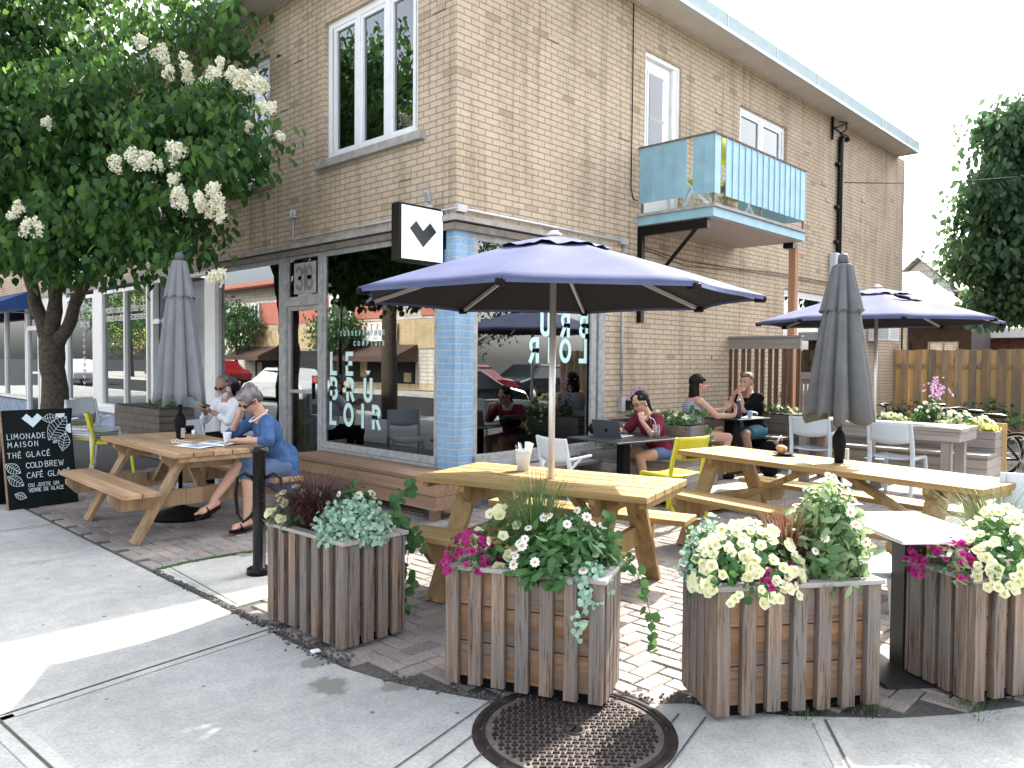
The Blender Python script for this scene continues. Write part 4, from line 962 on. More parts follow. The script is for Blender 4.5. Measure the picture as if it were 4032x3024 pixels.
t=empty('box_seat',(0,0,0),0,'low board-clad box seat around the flower box by the right wall','bench')
g=MB(); boards_box(g,(1.88,-1.34,.07),(2.86,-.16,.41),.095); g.build('side_panel',M['greywood'],t)
g=MB(); g.bb((1.84,-1.36,.412),(2.27,-.15,.445)); g.build('seat',M['boxwood'],t)
t=empty('flower_box',(0,0,0),0,'tall dark board flower box between the laptop woman and the talking woman','planter')
g=MB(); boards_box(g,(2.28,-1.33,.447),(2.66,-.16,.80),.115); g.build('side_panel',M['boxwood'],t); g=MB(); g.bb((2.30,-1.31,.801),(2.64,-.18,.806)); g.build('soil',M['soil'],t)
t=empty('box_seat',(0,0,0),0,'low dark box seat under the talking woman','bench')
g=MB(); boards_box(g,(2.87,-1.22,.1),(3.22,-.1,.52),.1); g.build('side_panel',M['boxwood'],t)
t=empty('box_seat',(0,0,0),0,'dark slatted bench under the talking man','bench')
g=MB(); 
for i in range(3): g.bb((4.42+i*.13,-1.40,.50),(4.42+i*.13+.126,-.1,.53))
g.build('seat',M['boxwood'],t)
for (x,y) in ((4.45,-1.36),(4.72,-1.36)): 
    g=MB(); g.bb((x,y,.1),(x+.06,y+.06,.5)); g.build('leg',M['boxwood'],t)
t=empty('flower_box',(0,0,0),0,'dark board flower box behind the talking man, against the slatted screen','planter')
g=MB(); boards_box(g,(4.86,-1.75,.1),(5.4,-.1,.80),.115); g.build('side_panel',M['boxwood'],t); g=MB(); g.bb((4.88,-1.73,.801),(5.38,-.12,.806)); g.build('soil',M['soil'],t)
# slatted screen
t=empty('slatted_screen',(0,0,0),0,'brown slatted timber screen standing out from the brick wall behind the man','screen')
g=MB(); g.bb((5.55,-1.12,1.70),(5.60,.0-.02,1.86)); g.bb((5.52,-1.14,1.862),(5.63,-.02,1.89)); g.build('rail',M['greywood_y'],t)
for i in range(11):
    y=-1.10+i*.106; g=MB(); g.bb((5.575 if i%2 else 5.60,y,.12),(5.60 if i%2 else 5.625,y+.058,1.70)); g.build('slat',M['screen'],t)
g=MB(); g.bb((5.55,-1.12,.66),(5.574,-.02,.74)); g.build('rail',M['screen'],t)
t=empty('slatted_railing',(0,0,0),0,'low pale slatted railing between the brown screen and the patio window','railing')
g=MB(); g.bb((8.0,-.62,1.22),(8.05,-.02,1.34)); g.build('rail',M['greywood_y'],t)
for i in range(8): g=MB(); g.bb((8.05,-.6+i*.072,.3),(8.075,-.6+i*.072+.045,1.25)); g.build('slat',M['greywood_z'],t)
# bench planter behind timber table
t=empty('bench_planter',(0,0,0),0,'silver grey board planter with a long bench, behind the timber table','planter')
g=MB(); boards_box(g,(5.15,-3.62,.1),(5.5,-1.9,.72),.105); g.build('side_panel',M['greywood_y'],t)
g=MB(); boards_box(g,(4.80,-3.62,.1),(5.145,-1.9,.44),.105); g.bb((4.77,-3.63,.442),(5.145,-1.9,.475)); g.build('bench',M['greywood_y'],t)
g=MB(); g.bb((5.502,-3.66,.1),(5.53,-1.9,.80)); g.build('back_board',M['fence_new'],t); g=MB(); g.bb((5.17,-3.6,.721),(5.48,-1.92,.727)); g.build('soil',M['soil'],t)
t=empty('garden_box',(0,0,0),0,'pale raised garden box with ivy along the fence at the right edge','planter')
g=MB(); boards_box(g,(8.2,-5.6,.12),(9.2,-3.35,.62),.13); g.build('side_panel',M['fence_new'],t); g=MB(); g.bb((8.22,-5.58,.621),(9.18,-3.37,.63)); g.build('soil',M['soil'],t)
# dark flower box by the neighbouring shop
t=empty('flower_box',(0,0,0),0,'long dark board flower box in front of the neighbouring shop window','planter')
g=MB(); boards_box(g,(-.62,5.75,.0),(-.10,7.55,.74),.105); g.build('side_panel',M['boxwood'],t); g=MB(); g.bb((-.6,5.77,.741),(-.12,7.53,.748)); g.build('soil',M['soil'],t)
# ================= fence =================
t=empty('board_fence',(0,0,0),0,'tall board-on-board wooden fence closing the back of the terrace','fence')
rr=random.Random(2); xf=13.0; ga=MB();gb=MB(); y=.35; i=0
while y>-9.5:
    w_=rr.uniform(.13,.15)
    if i%2: gb.bb((xf+.055,y-w_,.05),(xf+.08,y,1.80+rr.uniform(-.01,.01)))
    else: ga.bb((xf,y-w_,.05),(xf+.025,y,1.81+rr.uniform(-.01,.01)))
    y-=w_*.93; i+=1
ga.build('front_boards',M['fence'],t); gb.build('rear_boards',M['fence_new'],t)
g=MB(); g.bb((xf+.026,-9.5,1.42),(xf+.054,.4,1.50)); g.bb((xf+.026,-9.5,.3),(xf+.054,.4,.38)); g.build('rail',M['fence'],t)
g=MB(); g.bb((8,-12,-.115),(13,-.02,-.02)); st(g.build('gravel_yard',M['concrete']))
# ================= street planters =================
def planter(loc,rz,L_,D_,H_,label):
    """origin at the near corner; local X runs along the long face, local Y goes inward"""
    p=empty('slatted_planter',loc,rz,label,'planter','slatted planters along the sidewalk')
    g=MB(); nb=3; hh=(H_-.07)/nb
    for lo,hi in (((.03,.03),(L_-.03,.05)),((.03,D_-.05),(L_-.03,D_-.03)),((.03,.051),(.05,D_-.051)),((L_-.05,.051),(L_-.03,D_-.051))):
        g=MB()
        for k in range(nb): z0=.05+k*hh; g.bb((*lo,z0+.003),(*hi,z0+hh-.003))
        g.build('panel',M['board'] if hi[0]-lo[0]>.1 else M['board_y'],p)
    n=7; w_=.062; bt=.027; rr=random.Random(int(L_*1000))
    for i in range(n):
        x=(L_-w_)*i/(n-1); e1=rr.uniform(-.006,.006)
        g=MB(); g.bb((x,-.008,.025+e1),(x+w_,.029,H_-.021),bev=.002); g.build('batten',M['batten'],p); g=MB(); g.bb((x,D_-.019,.025),(x+w_,D_,H_-.021),bev=.002); g.build('batten',M['batten'],p)
    m_=4
    for i in range(m_):
        y=.0305+(D_-.061-w_)*i/(m_-1); g=MB(); g.bb((-.008,y,.025),(.029,y+w_,H_-.021),bev=.002); g.build('batten',M['batten'],p); g=MB(); g.bb((L_-.019,y,.025),(L_+.008,y+w_,H_-.021),bev=.002); g.build('batten',M['batten'],p)
    g=MB(); e=.014; g.bb((-e,-e,H_-.02),(L_+e,.045,H_),bev=.002); g.build('rim',M['rim'],p); g=MB(); g.bb((-e,D_-.045,H_-.02),(L_+e,D_+e,H_),bev=.002); g.build('rim',M['rim'],p)
    g=MB(); g.bb((-e,.046,H_-.02),(.045,D_-.046,H_-.0005),bev=.002); g.build('rim',M['rim'],p); g=MB(); g.bb((L_-.045,.046,H_-.02),(L_+e,D_-.046,H_-.0005),bev=.002); g.build('rim',M['rim'],p)
    g=MB(); g.bb((.05,.05,0),(L_-.05,D_-.05,.05)); g.build('plinth',M['blackmat'],p)
    g=MB(); g.bb((.045,.045,H_-.05),(L_-.045,D_-.045,H_-.03)); g.build('soil',M['soil'],p)
    return p
def pfrom(A,Bp,D_,H_,label):
    A=Vector(A);Bp=Vector(Bp);d=Bp-A; return planter((A.x,A.y,0),math.atan2(d.y,d.x),d.length,D_,H_,label)
P1=pfrom((-2.955,-1.72),(-2.94,-2.45),.40,.57,'slatted planter with silver foliage and dark purple grass, next to the bollard')
P2=pfrom((-2.83,-3.11),(-2.53,-3.78),.34,.57,'slatted planter with magenta flowers and tall green grass, beside the manhole')
P3=pfrom((-2.275,-4.17),(-1.66,-4.61),.35,.57,'slatted planter crowded with cream petunias, before the steel-topped table')
P4=pfrom((-1.36,-4.90),(-.72,-5.26),.38,.57,'slatted planter cut by the right edge of the photo')
# ================= plants =================
def rot_frames(n,dirs,rs,tilt=.5):
    """orthonormal frames with z near dirs"""
    z=dirs+rs.normal(0,tilt,(n,3)); z/=np.linalg.norm(z,axis=1,keepdims=True)
    a=rs.normal(0,1,(n,3)); x=np.cross(a,z); x/=np.linalg.norm(x,axis=1,keepdims=True)+1e-9; y=np.cross(z,x)
    return x,y,z
def scatter(tv,tf,pos,X,Y,Z,s):
    n=len(pos);k=len(tv); tv=np.asarray(tv,float)
    V=pos[:,None,:]+s[:,None,None]*(tv[None,:,0,None]*X[:,None,:]+tv[None,:,1,None]*Y[:,None,:]+tv[None,:,2,None]*Z[:,None,:])
    F=(np.asarray(tf)[None]+ (np.arange(n)*k)[:,None,None]).reshape(-1,len(tf[0]))
    return V.reshape(-1,3),F
LEAF=([(0,0,0),(.28,.22,.05),(.32,.6,.03),(0,1,-.12),(-.32,.6,.03),(-.28,.22,.05),(0,.5,-.04)],[(0,1,2,6),(6,2,3,3),(3,4,6,6),(0,6,4,5)])
def leaf_tpl(w_,tip=-.12):
    return [(0,0,0),(w_,.3,.05),(w_*.9,.65,.02),(0,1,tip),(0,.5,-.03),(-w_,.3,.05),(-w_*.9,.65,.02)],[(0,1,4),(1,2,4),(2,3,4),(0,4,5),(4,6,5),(4,3,6)]
def leaves(name,mat,parent,pos,dirs,size,seed,w_=.3,tilt=.5,droop=0,var=.35):
    rs=np.random.RandomState(seed); n=len(pos); X,Y,Z=rot_frames(n,dirs,rs,tilt)
    if droop: 
        Y=Y*(1-droop)+np.array([0,0,-1.0])*droop; Y/=np.linalg.norm(Y,axis=1,keepdims=True); X=np.cross(Y,Z); X/=np.linalg.norm(X,axis=1,keepdims=True)+1e-9; Z=np.cross(X,Y)
    tv,tf=leaf_tpl(w_); s=size*(1+rs.uniform(-var,var,n))
    V,F=scatter(tv,tf,pos,X,Y,Z,s); return npmesh(name,V,F,mat,parent,True)
def dome(n,rs,rx,ry,rz,inner=.0):
    d=rs.normal(0,1,(n,3)); d[:,2]=np.abs(d[:,2]); d/=np.linalg.norm(d,axis=1,keepdims=True)
    r=rs.uniform(inner,1,n)**.4
    p=d*r[:,None]*np.array([rx,ry,rz]); return p,d
def foliage(parent,mat,rx,ry,rz,n,size,seed,w_=.3,name='foliage',inner=.2,tilt=.5):
    rs=np.random.RandomState(seed); p,d=dome(n,rs,rx,ry,rz,inner); p+=rs.normal(0,.012,p.shape)
    return leaves(name,mat,parent,p,d,size,seed+1,w_,tilt)
def petunia_mesh(name,mat,cm,parent,pts,dirs,size,seed,center=True):
    rs=np.random.RandomState(seed); n=len(pts); k=15; tv=[(0,0,-.35)]
    for i in range(k):
        a=2*math.pi*i/k; r=.5*(1+.10*math.cos(5*a)); tv.append((r*.35*math.cos(a),r*.35*math.sin(a),-.12))
    for i in range(k):
        a=2*math.pi*i/k; r=.5*(1+.10*math.cos(5*a)); tv.append((r*math.cos(a),r*math.sin(a),.03*math.cos(5*a)))
    tf=[]
    for i in range(k): 
        j=(i+1)%k; tf.append((0,1+i,1+j)); tf.append((1+i,1+k+i,1+k+j)); tf.append((1+i,1+k+j,1+j))
    X,Y,Z=rot_frames(n,dirs,rs,.28); s=size*(1+rs.uniform(-.2,.15,n)); pts=np.asarray(pts)
    V,F=scatter(tv,tf,pts,X,Y,Z,s); o=npmesh(name,V,F,mat,parent,True)
    tc=[(0,0,-.1)]+[(.13*math.cos(2*math.pi*i/8),.13*math.sin(2*math.pi*i/8),-.075) for i in range(8)]; tf=[(0,1+i,1+(i+1)%8) for i in range(8)]
    V,F=scatter(tc,tf,pts,X,Y,Z,s); npmesh('flower_throats',V,F,cm,parent)
    return o
def zinnia_mesh(parent,pts,dirs,size,seed):
    rs=np.random.RandomState(seed); n=len(pts); tv=[];tf=[]
    for L_ in range(2):
        for i in range(9):
            a=2*math.pi*(i+.5*L_)/9; ca,sa=math.cos(a),math.sin(a); b=len(tv); r=.5-.08*L_; z=.02*L_
            for (u,v,h) in ((.1,0,.02),(.3,.10,.03),(.46,.075,0),(.5,0,-.02),(.46,-.075,0),(.3,-.10,.03)): tv.append(((u*ca-v*sa)*r/.5,(u*sa+v*ca)*r/.5,h+z))
            tf+= [(b,b+1,b+5),(b+1,b+2,b+4),(b+1,b+4,b+5),(b+2,b+3,b+4)]
    X,Y,Z=rot_frames(n,dirs,rs,.3); s=size*(1+rs.uniform(-.2,.15,n)); pts=np.asarray(pts)
    V,F=scatter(tv,tf,pts,X,Y,Z,s); npmesh('flowers',V,F,M['zinnia'],parent)
    g=MB()
    for i in range(n): g.ell(tuple(pts[i]+Z[i]*s[i]*.06),(s[i]*.14,)*3,n=7,m=5)
    g.build('flower_eyes',M['zin_c'],parent,fix=False)
def onto(rs,n,rx,ry,rz,zmin=.1,toward=None):
    d=rs.normal(0,1,(n*6,3)); d/=np.linalg.norm(d,axis=1,keepdims=True); d=d[d[:,2]>zmin]
    if toward is not None: d=d[(d@np.asarray(toward))>-.25]
    d=d[:n]; return d*np.array([rx,ry,rz])*1.04,d
CD=np.array([-.62,-.55,.45]); CD/=np.linalg.norm(CD)
def petunias(loc,rx,ry,rz,n,size,label,seed,mat='cream',cm='cream_c',leafn=260,cat='flowers',group=None,leafsz=.045):
    e=empty('petunia_plant' if mat=='cream' else 'calibrachoa_plant',loc,0,label,cat,group)
    foliage(e,M['leaf'],rx,ry,rz*.96,leafn,leafsz,seed,.3)
    rs=np.random.RandomState(seed+5); p,d=onto(rs,n,rx,ry,rz,-.05,CD); d2=d*.5+CD*.7; d2/=np.linalg.norm(d2,axis=1,keepdims=True)
    petunia_mesh('flowers',M[mat],M[cm],e,p,d2,size,seed+7); return e
def zinnias(loc,rx,ry,rz,n,label,seed,leafn=230,size=.055,lm='leaf'):
    e=empty('zinnia_plant',loc,0,label,'flowers')
    foliage(e,M[lm],rx,ry,rz,int(leafn*1.5),.062,seed,.19,tilt=.65)
    rs=np.random.RandomState(seed+5); p,d=onto(rs,n,rx,ry,rz,.15,CD); p[:,2]+=.02; d2=d*.6+CD*.6; d2/=np.linalg.norm(d2,axis=1,keepdims=True)
    zinnia_mesh(e,p,d2,size,seed+3)
    g=MB(); 
    for i in range(n): g.tube([p[i]*.3,p[i]*.98],.0022,5,False)
    g.build('stems',M['leaf'],e,fix=False); return e
def silver(loc,rx,ry,rz,n,label,seed,trail=()):
    e=empty('licorice_plant',loc,0,label,'plant')
    foliage(e,M['leaf_mint'],rx,ry,rz,n,.026,seed,.42,tilt=.7,inner=.55)
    g=MB(); g.ell((0,0,0),(rx*.8,ry*.8,rz*.8)); g.build('inner_stems',M['leaf'],e)
    if trail:
        rs=np.random.RandomState(seed+3); P=[]
        for path in trail:
            path=[np.array(q,float) for q in path]
            for i in range(len(path)-1):
                for u in np.linspace(0,1,14): P.append(path[i]*(1-u)+path[i+1]*u+rs.normal(0,.011,3))
        P=np.array(P); leaves('trailing_stem',M['leaf_mint'],e,P,np.tile(CD,(len(P),1)),.026,seed+9,.45,.5)
    return e
def ivy(loc,paths,label,seed,size=.05,mat='leaf',n=9):
    e=empty('trailing_vine',loc,0,label,'vine'); rs=np.random.RandomState(seed); P=[];g=MB()
    for path in paths:
        path=[np.array(q,float) for q in path]; g.tube([tuple(q) for q in path],.0022,5,False)
        for i in range(len(path)-1):
            for u in np.linspace(0,1,n): P.append(path[i]*(1-u)+path[i+1]*u+rs.normal(0,.014,3))
    g.build('stem',M[mat],e,fix=False); P=np.array(P); leaves('foliage',M[mat],e,P,np.tile(CD,(len(P),1)),size,seed+9,.42,.45,.3); return e
def grasses(loc,label,seed,n,h,spread,mat,droop=.5,w_=.0035,base=.05):
    e=empty('ornamental_grass',loc,0,label,'grass'); rs=random.Random(seed); V=[];F=[]
    for k in range(n):
        a=rs.uniform(0,2*math.pi); r0=rs.uniform(0,base); hh=h*rs.uniform(.55,1.05); sp=spread*rs.uniform(.2,1.0); dr=droop*rs.uniform(.3,1.3)
        p0=np.array([r0*math.cos(a),r0*math.sin(a),-.02]); dirn=np.array([math.cos(a),math.sin(a),0]); side=np.array([-math.sin(a),math.cos(a),0]); m_=6; b=len(V)
        for i in range(m_+1):
            u=i/m_; c=p0+dirn*(sp*u**1.5)+np.array([0,0,hh*(u-dr*u**3*.55)]); ww=w_*(1-u*.85)
            V.append(c-side*ww);V.append(c+side*ww)
        for i in range(m_): F.append((b+2*i,b+2*i+1,b+2*i+3)); F.append((b+2*i,b+2*i+3,b+2*i+2))
    npmesh('blades',np.array(V),np.array(F),M[mat],e); return e
def on(P,u,v,z=.54):  # point on a planter, u along, v inward
    m_=Matrix.Rotation(P.rotation_euler[2],4,'Z'); q=Vector(P.location)+m_@Vector((u,v,0)); return (q.x,q.y,z)
# planter 1  (u from far-left to near corner)
petunias(on(P1,.10,.14),.18,.20,.22,30,.050,'pale cream petunias at the left end of the planter by the bollard',11)
grasses(on(P1,.28,.13),'dark purple fountain grass arching over the planter by the bollard',12,1300,.44,.34,'grass_p',.85,.0038)
silver(on(P1,.57,.17),.21,.20,.20,1700,'silvery mint foliage mound in the planter by the bollard',13)
zinnias(on(P1,.42,.27),.16,.14,.25,6,'white zinnias behind the silvery mound near the bollard',14,150,.05)
ivy(on(P1,.62,.38,.57),[[(0,0,.02),(.06,.04,.06),(.13,.03,0),(.14,0,-.12),(.12,.01,-.28),(.12,0,-.45)],[(0,0,.04),(.08,.05,.13),(.16,.07,.19),(.22,.06,.21)],[(0,0,.0),(.09,0,.02),(.17,-.03,-.06),(.2,-.03,-.15)]],'green ivy hanging from the right end of the planter by the bollard',15)
# planter 2
petunias(on(P2,.09,.06,.555),.13,.11,.15,60,.034,'cluster of small magenta flowers at the corner of the manhole planter',21,'magenta','magenta_c',200,leafsz=.02)
petunias(on(P2,.24,.20),.19,.16,.28,24,.052,'cream petunias beside the magenta cluster in the manhole planter',22)
grasses(on(P2,.36,.20),'tall thin green grass rising from the middle of the manhole planter',23,700,.52,.24,'grass_g',.30,.0024)
zinnias(on(P2,.52,.17),.29,.20,.25,18,'white zinnias with orange eyes in the manhole planter',24,560,.046)
silver(on(P2,.64,.07),.10,.09,.07,330,'small grey-green leaves spilling over the front of the manhole planter',25,[[(-.06,-.05,0),(-.10,-.07,-.05),(-.13,-.075,-.12),(-.15,-.07,-.2)],[(0,-.06,0),(-.04,-.08,-.06)],[(.06,-.05,0),(.02,-.08,-.05),(-.06,-.09,-.08)]])
ivy(on(P2,.70,.25,.57),[[(0,0,.05),(.08,.0,.04),(.15,-.02,-.02),(.2,-.05,-.12),(.23,-.07,-.25),(.25,-.08,-.42)],[(0,0,.1),(.07,.06,.19),(.14,.1,.2)],[(0,0,.06),(.1,.05,.09),(.15,.06,.05)]],'ivy trailing over the right end of the manhole planter',26,.042)
# planter 3
petunias(on(P3,.20,.12),.28,.21,.26,150,.046,'broad mound of cream petunias in the planter before the steel-topped table',31,leafn=420)
petunias(on(P3,.33,.02,.55),.24,.06,.10,16,.034,'few magenta flowers under the cream petunias in the wide planter',32,'magenta','magenta_c',60,leafsz=.03)
silver(on(P3,.10,.28),.17,.12,.26,420,'pale silvery sprigs behind the cream petunias of the wide planter',33)
grasses(on(P3,.44,.20),'reddish brown grass tuft in the wide planter',34,520,.40,.15,'grass_b',.4,.003)
zinnias(on(P3,.60,.16),.18,.17,.42,24,'tall white zinnias at the right end of the wide planter',35,760,.048,'leaf_pale')
silver(on(P3,.68,.25),.12,.1,.20,500,'silvery low foliage at the right rear of the wide planter',36)
# planter 4
petunias(on(P4,.27,.10),.30,.17,.30,130,.046,'cream petunias in the planter cut by the right edge',41,leafn=420)
petunias(on(P4,.0,.14,.555),.11,.18,.15,64,.036,'magenta flowers hanging over the left side of the right edge planter',42,'magenta','magenta_c',200,leafsz=.022)
petunias(on(P4,.34,.02,.55),.20,.05,.06,8,.034,'few magenta flowers low at the front of the right edge planter',43,'magenta','magenta_c',40,leafsz=.03)
grasses(on(P4,.42,.30),'thin green grass fanning out at the right edge of the photo',44,420,.46,.30,'grass_g',.45,.0025)
# flower boxes further back
petunias((2.38,-.95,.80),.25,.28,.14,22,.05,'white petunias in the dark board flower box',51)
ivy((2.40,-1.15,.82),[[(0,0,.05),(.08,-.12,.02),(.18,-.2,-.12),(.25,-.22,-.3),(.3,-.22,-.42)],[(.1,.1,.1),(.2,-.05,.15),(.3,-.1,.1)]],'pale ivy runner hanging over the dark board flower box',52,.07)
def phlox(loc,h,label,seed,n=40,mat='phlox',rx=.1):
    e=empty('phlox_plant',loc,0,label,'flowers'); rs=np.random.RandomState(seed)
    foliage(e,M['leaf'],rx*1.3,rx*1.3,h*.75,120,.06,seed,.22)
    p=rs.normal(0,1,(n,3))*np.array([rx*.6,rx*.6,h*.16])+np.array([0,0,h]); V=p; d=np.tile(CD,(n,1))
    petunia_mesh('flowers',M[mat],M[mat],e,p,d,.035,seed); return e
phlox((2.45,-.5,.80),.34,'violet phlox spikes in the dark board flower box',53,34,rx=.07)
petunias((1.95,-.55,.55),.2,.15,.28,10,.04,'small pale flowers behind the laptop by the brick wall',54,leafn=120)
petunias((5.10,-.9,.80),.2,.45,.12,18,.05,'pale flowers in the flower box behind the talking man',55)
petunias((5.08,-1.55,.80),.2,.15,.16,26,.05,'cream flowers at the near end of the box behind the talking man',56)
petunias((5.33,-3.22,.72),.16,.36,.20,70,.06,'pale yellow petunias in the silver grey bench planter',57,leafn=400)
petunias((5.33,-2.35,.72),.14,.30,.14,40,.06,'cream petunias at the far end of the silver grey bench planter',58,leafn=260)
zinnias((5.33,-2.85,.72),.16,.2,.28,22,'white blossoms in the middle of the silver grey bench planter',59,260,.05)
e=empty('creeping_plant',(5.30,-3.42,.72),0,'bright yellow-green creeping foliage at the end of the bench planter','plant'); foliage(e,M['yellow_leaf'],.15,.22,.09,420,.035,60,.4)
phlox((5.36,-2.92,.74),.46,'pink phlox rising from the silver grey bench planter',61,70,rx=.12)
e=empty('creeping_plant',(8.7,-4.2,.62),0,'ivy in the garden box along the fence','plant'); foliage(e,M['leaf'],.5,1.2,.18,500,.08,62,.4)
for k,(x,y,z,lb) in enumerate(((12.2,-2.0,.5,'ivy climbing the fence behind the bench planter'),(12.3,-5.0,.5,'ivy climbing the fence at the right edge'),(12.2,-.6,.3,'loose shrubs at the foot of the fence near the building'))):
    e=empty('shrub',(x,y,z-.5),0,lb,'shrub'); foliage(e,M['leaf_far'],.5,.7,(.9,.8,1.0)[k],380,.09,63+k,.35)
petunias((-.35,6.3,.74),.15,.5,.16,4,.04,'dark leafy plants in the long flower box by the neighbouring shop',70,leafn=200)
# grass tufts between pavers at the planters
for k,(x,y,lb) in enumerate(((-1.95,-4.42,'tuft of weeds growing under the wide planter'),(-1.40,-4.93,'tuft of weeds at the corner of the right edge planter'),(-1.72,-4.58,'short weeds at the right end of the wide planter'))):
    grasses((x,y,0),lb,80+k,60,.10,.10,'grass_g',.6,.002,.09)
g=MB(); rr=random.Random(5)
for i in range(500):
    u=rr.random(); x=-2.97+.75*u+rr.gauss(0,.01); y=-.2+.05*math.sin(u*3)+rr.gauss(0,.012)
    s=rr.uniform(.005,.012); g.ell((x,y,.003),(s,s,.004),n=5,m=3,smooth=False)
tag(g.build('ground_cover',M['leaf'],fix=False),'thin green moss in the joint above the pale concrete slab','moss',kind='stuff')
# ================= trees =================
def tree(name,label,base,limbs,clumps,n,size,seed,mat='leaf_tree',cat='tree',group=None,droop=.55,w_=.3,blooms=None,keep=None,sig=.22,per=26):
    t=empty(name,base,0,label,cat,group); rs=np.random.RandomState(seed)
    g=MB()
    for pts,rad in limbs: 
        q=[Vector(pts[0])]; r_=[rad[0]]
        for i in range(1,len(pts)):
            for k in range(1,5): 
                u=k/4; q.append(Vector(pts[i-1]).lerp(Vector(pts[i]),u)+Vector(rs.normal(0,.012,3))); r_.append((rad[i-1]*(1-u)+rad[i]*u)*(1+rs.uniform(-.06,.06)))
        g.tube(q,r_,14)
    # fine branches to clump centres
    cen=[]
    W_=np.array([c[3]*c[4]*c[5] for c in clumps]); W_=W_/W_.sum(); ncl=n//per
    for i in range(ncl):
        c=clumps[rs.choice(len(clumps),p=W_)]; 
        d=rs.normal(0,1,3); d/=np.linalg.norm(d); r=rs.uniform(.15,1)**.5; cen.append(np.array(c[:3])+d*r*np.array(c[3:6]))
    cen=np.array(cen)
    if keep is not None: cen=cen[np.array([keep(*c) for c in cen])]
    tips=[np.array(pts[-1]) for pts,_ in limbs]+[np.array(pts[len(pts)//2]) for pts,_ in limbs[1:]]
    for c in cen[::max(1,len(cen)//260)]:
        s_=min(tips,key=lambda q:np.linalg.norm(q-c)); mid=(s_+c)/2+rs.normal(0,.1,3); g.tube([tuple(s_),tuple(mid),tuple(c)],[.022,.012,.004],5,False)
    g.build('trunk',M['bark'],t,fix=False)
    pos=(cen[:,None,:]+rs.normal(0,1,(len(cen),per,3))*np.array([sig,sig,sig*.62])).reshape(-1,3)
    if keep is not None: pos=pos[np.array([keep(*c) for c in pos])]
    up=np.tile(np.array([0,0,1.0]),(len(pos),1))
    leaves('crown',M[mat],t,pos,up,size,seed+1,w_,.55,droop)
    if blooms is not None:
        for k,b in enumerate(blooms):
            m_=340; p=rs.normal(0,1,(m_,3)); p/=np.linalg.norm(p,axis=1,keepdims=True); p=p*rs.uniform(.3,1,m_)[:,None]**.5
            sc=b[3]*.85; sub_=rs.normal(0,.42,(7,3)); q=p*np.array([.42,.42,.6])*sc*(1-.35*p[:,2:3])+sub_[rs.randint(0,7,m_)]*sc; q+=rs.normal(0,.10*sc,q.shape)*.4
            X,Y,Z=rot_frames(m_,p,rs,.6); tv,tf=leaf_tpl(.5,.1)
            V,F=scatter(tv,tf,q+np.array(b[:3]),X,Y,Z,np.full(m_,sc*.24)); npmesh('blossom',V,F,M['lilac_bloom'],t)
    return t
def dirp(px,py,dist):   # a point seen in the photo at (px,py of the 2212 wide picture) a given depth from the camera position
    x=px*4032/2212;y=py*4032/2212; d=Fw+Rt2*((x-2016)/3031.56)-Up2*((y-1512)/3031.56); return CAM+d*dist
TB=Vector((-1.80,6.50,0))
bl=[]
for (px,py,dd,s) in ((300,88,8.6,.10),(345,118,8.5,.12),(405,150,8.2,.12),(360,158,8.2,.09),(462,152,7.9,.12),(520,165,7.6,.13),(560,185,7.5,.12),(578,222,7.4,.10),(500,160,7.7,.1),(295,330,7.6,.12),(318,345,7.5,.10),(380,325,7.5,.13),(247,348,7.6,.09),(372,390,7.4,.08),(385,425,7.3,.12),(455,408,7.2,.10),(435,430,7.2,.09),(440,452,7.2,.11),(470,455,7.2,.10),(475,432,7.2,.08),(38,455,7.8,.09),(66,490,7.7,.12),(98,263,8.2,.08),(472,595,6.9,.10),(535,272,7.5,.06),(607,292,7.3,.06),(345,355,7.5,.06)):
    p=dirp(px,py,dd)-TB; bl.append((p.x,p.y,p.z,s))
def keepL(x,y,z): return x+TB.x<-.12
cl=[]
for (px,py,dd,rx,rz) in ((60,120,10,1.3,1.1),(170,40,10,1.0,.6),(330,30,10,.7,.4),(410,60,9.5,1.0,.55),(90,330,9.2,1.3,1.0),(300,260,9.0,1.3,.9),(450,290,8.3,.9,.55),(525,340,7.8,.55,.5),(480,200,8.2,.6,.3),(120,480,9.0,1.2,.55),(330,440,8.6,1.0,.6),(440,380,8.0,.7,.45),(250,540,8.8,1.2,.42),(390,560,7.9,.5,.22),(-120,200,10,1.8,2.0),(100,540,9.2,1.1,.32),(500,30,8.6,.45,.25),(-40,480,9.6,1.2,.7)):
    p=dirp(px,py,dd)-TB; cl.append((p.x,p.y,p.z,rx*.8,rx*.8,rz))
limbs=[([(0,0,-.0),(.02,0,.5),(.0,.0,1.2),(0,0,1.75)],[.22,.18,.16,.165]),
([(0,0,1.6),(-.12,.1,2.1),(-.25,.22,2.75),(-.55,.5,3.6),(-.9,.7,4.6)],[.12,.09,.075,.06,.04]),
([(0,0,1.7),(.05,.0,2.3),(.02,.05,3.0),(.1,.1,4.2),(.0,.3,5.6)],[.12,.09,.08,.06,.03]),
([(0,0,1.6),(.16,-.18,1.95),(.25,-.27,2.3),(.40,-.40,2.75),(.6,-.9,3.4),(.7,-1.8,4.2)],[.11,.085,.072,.06,.045,.03]),
([(.18,-.2,2.0),(.30,-.32,2.5),(.55,-.55,3.0),(.8,-1.2,3.5)],[.08,.07,.05,.03])]
tree('lilac_tree','big dark green street tree with cream blossom clusters on the left sidewalk',TB,limbs,cl,36000,.105,101,blooms=bl,keep=keepL,sig=.14,per=32)
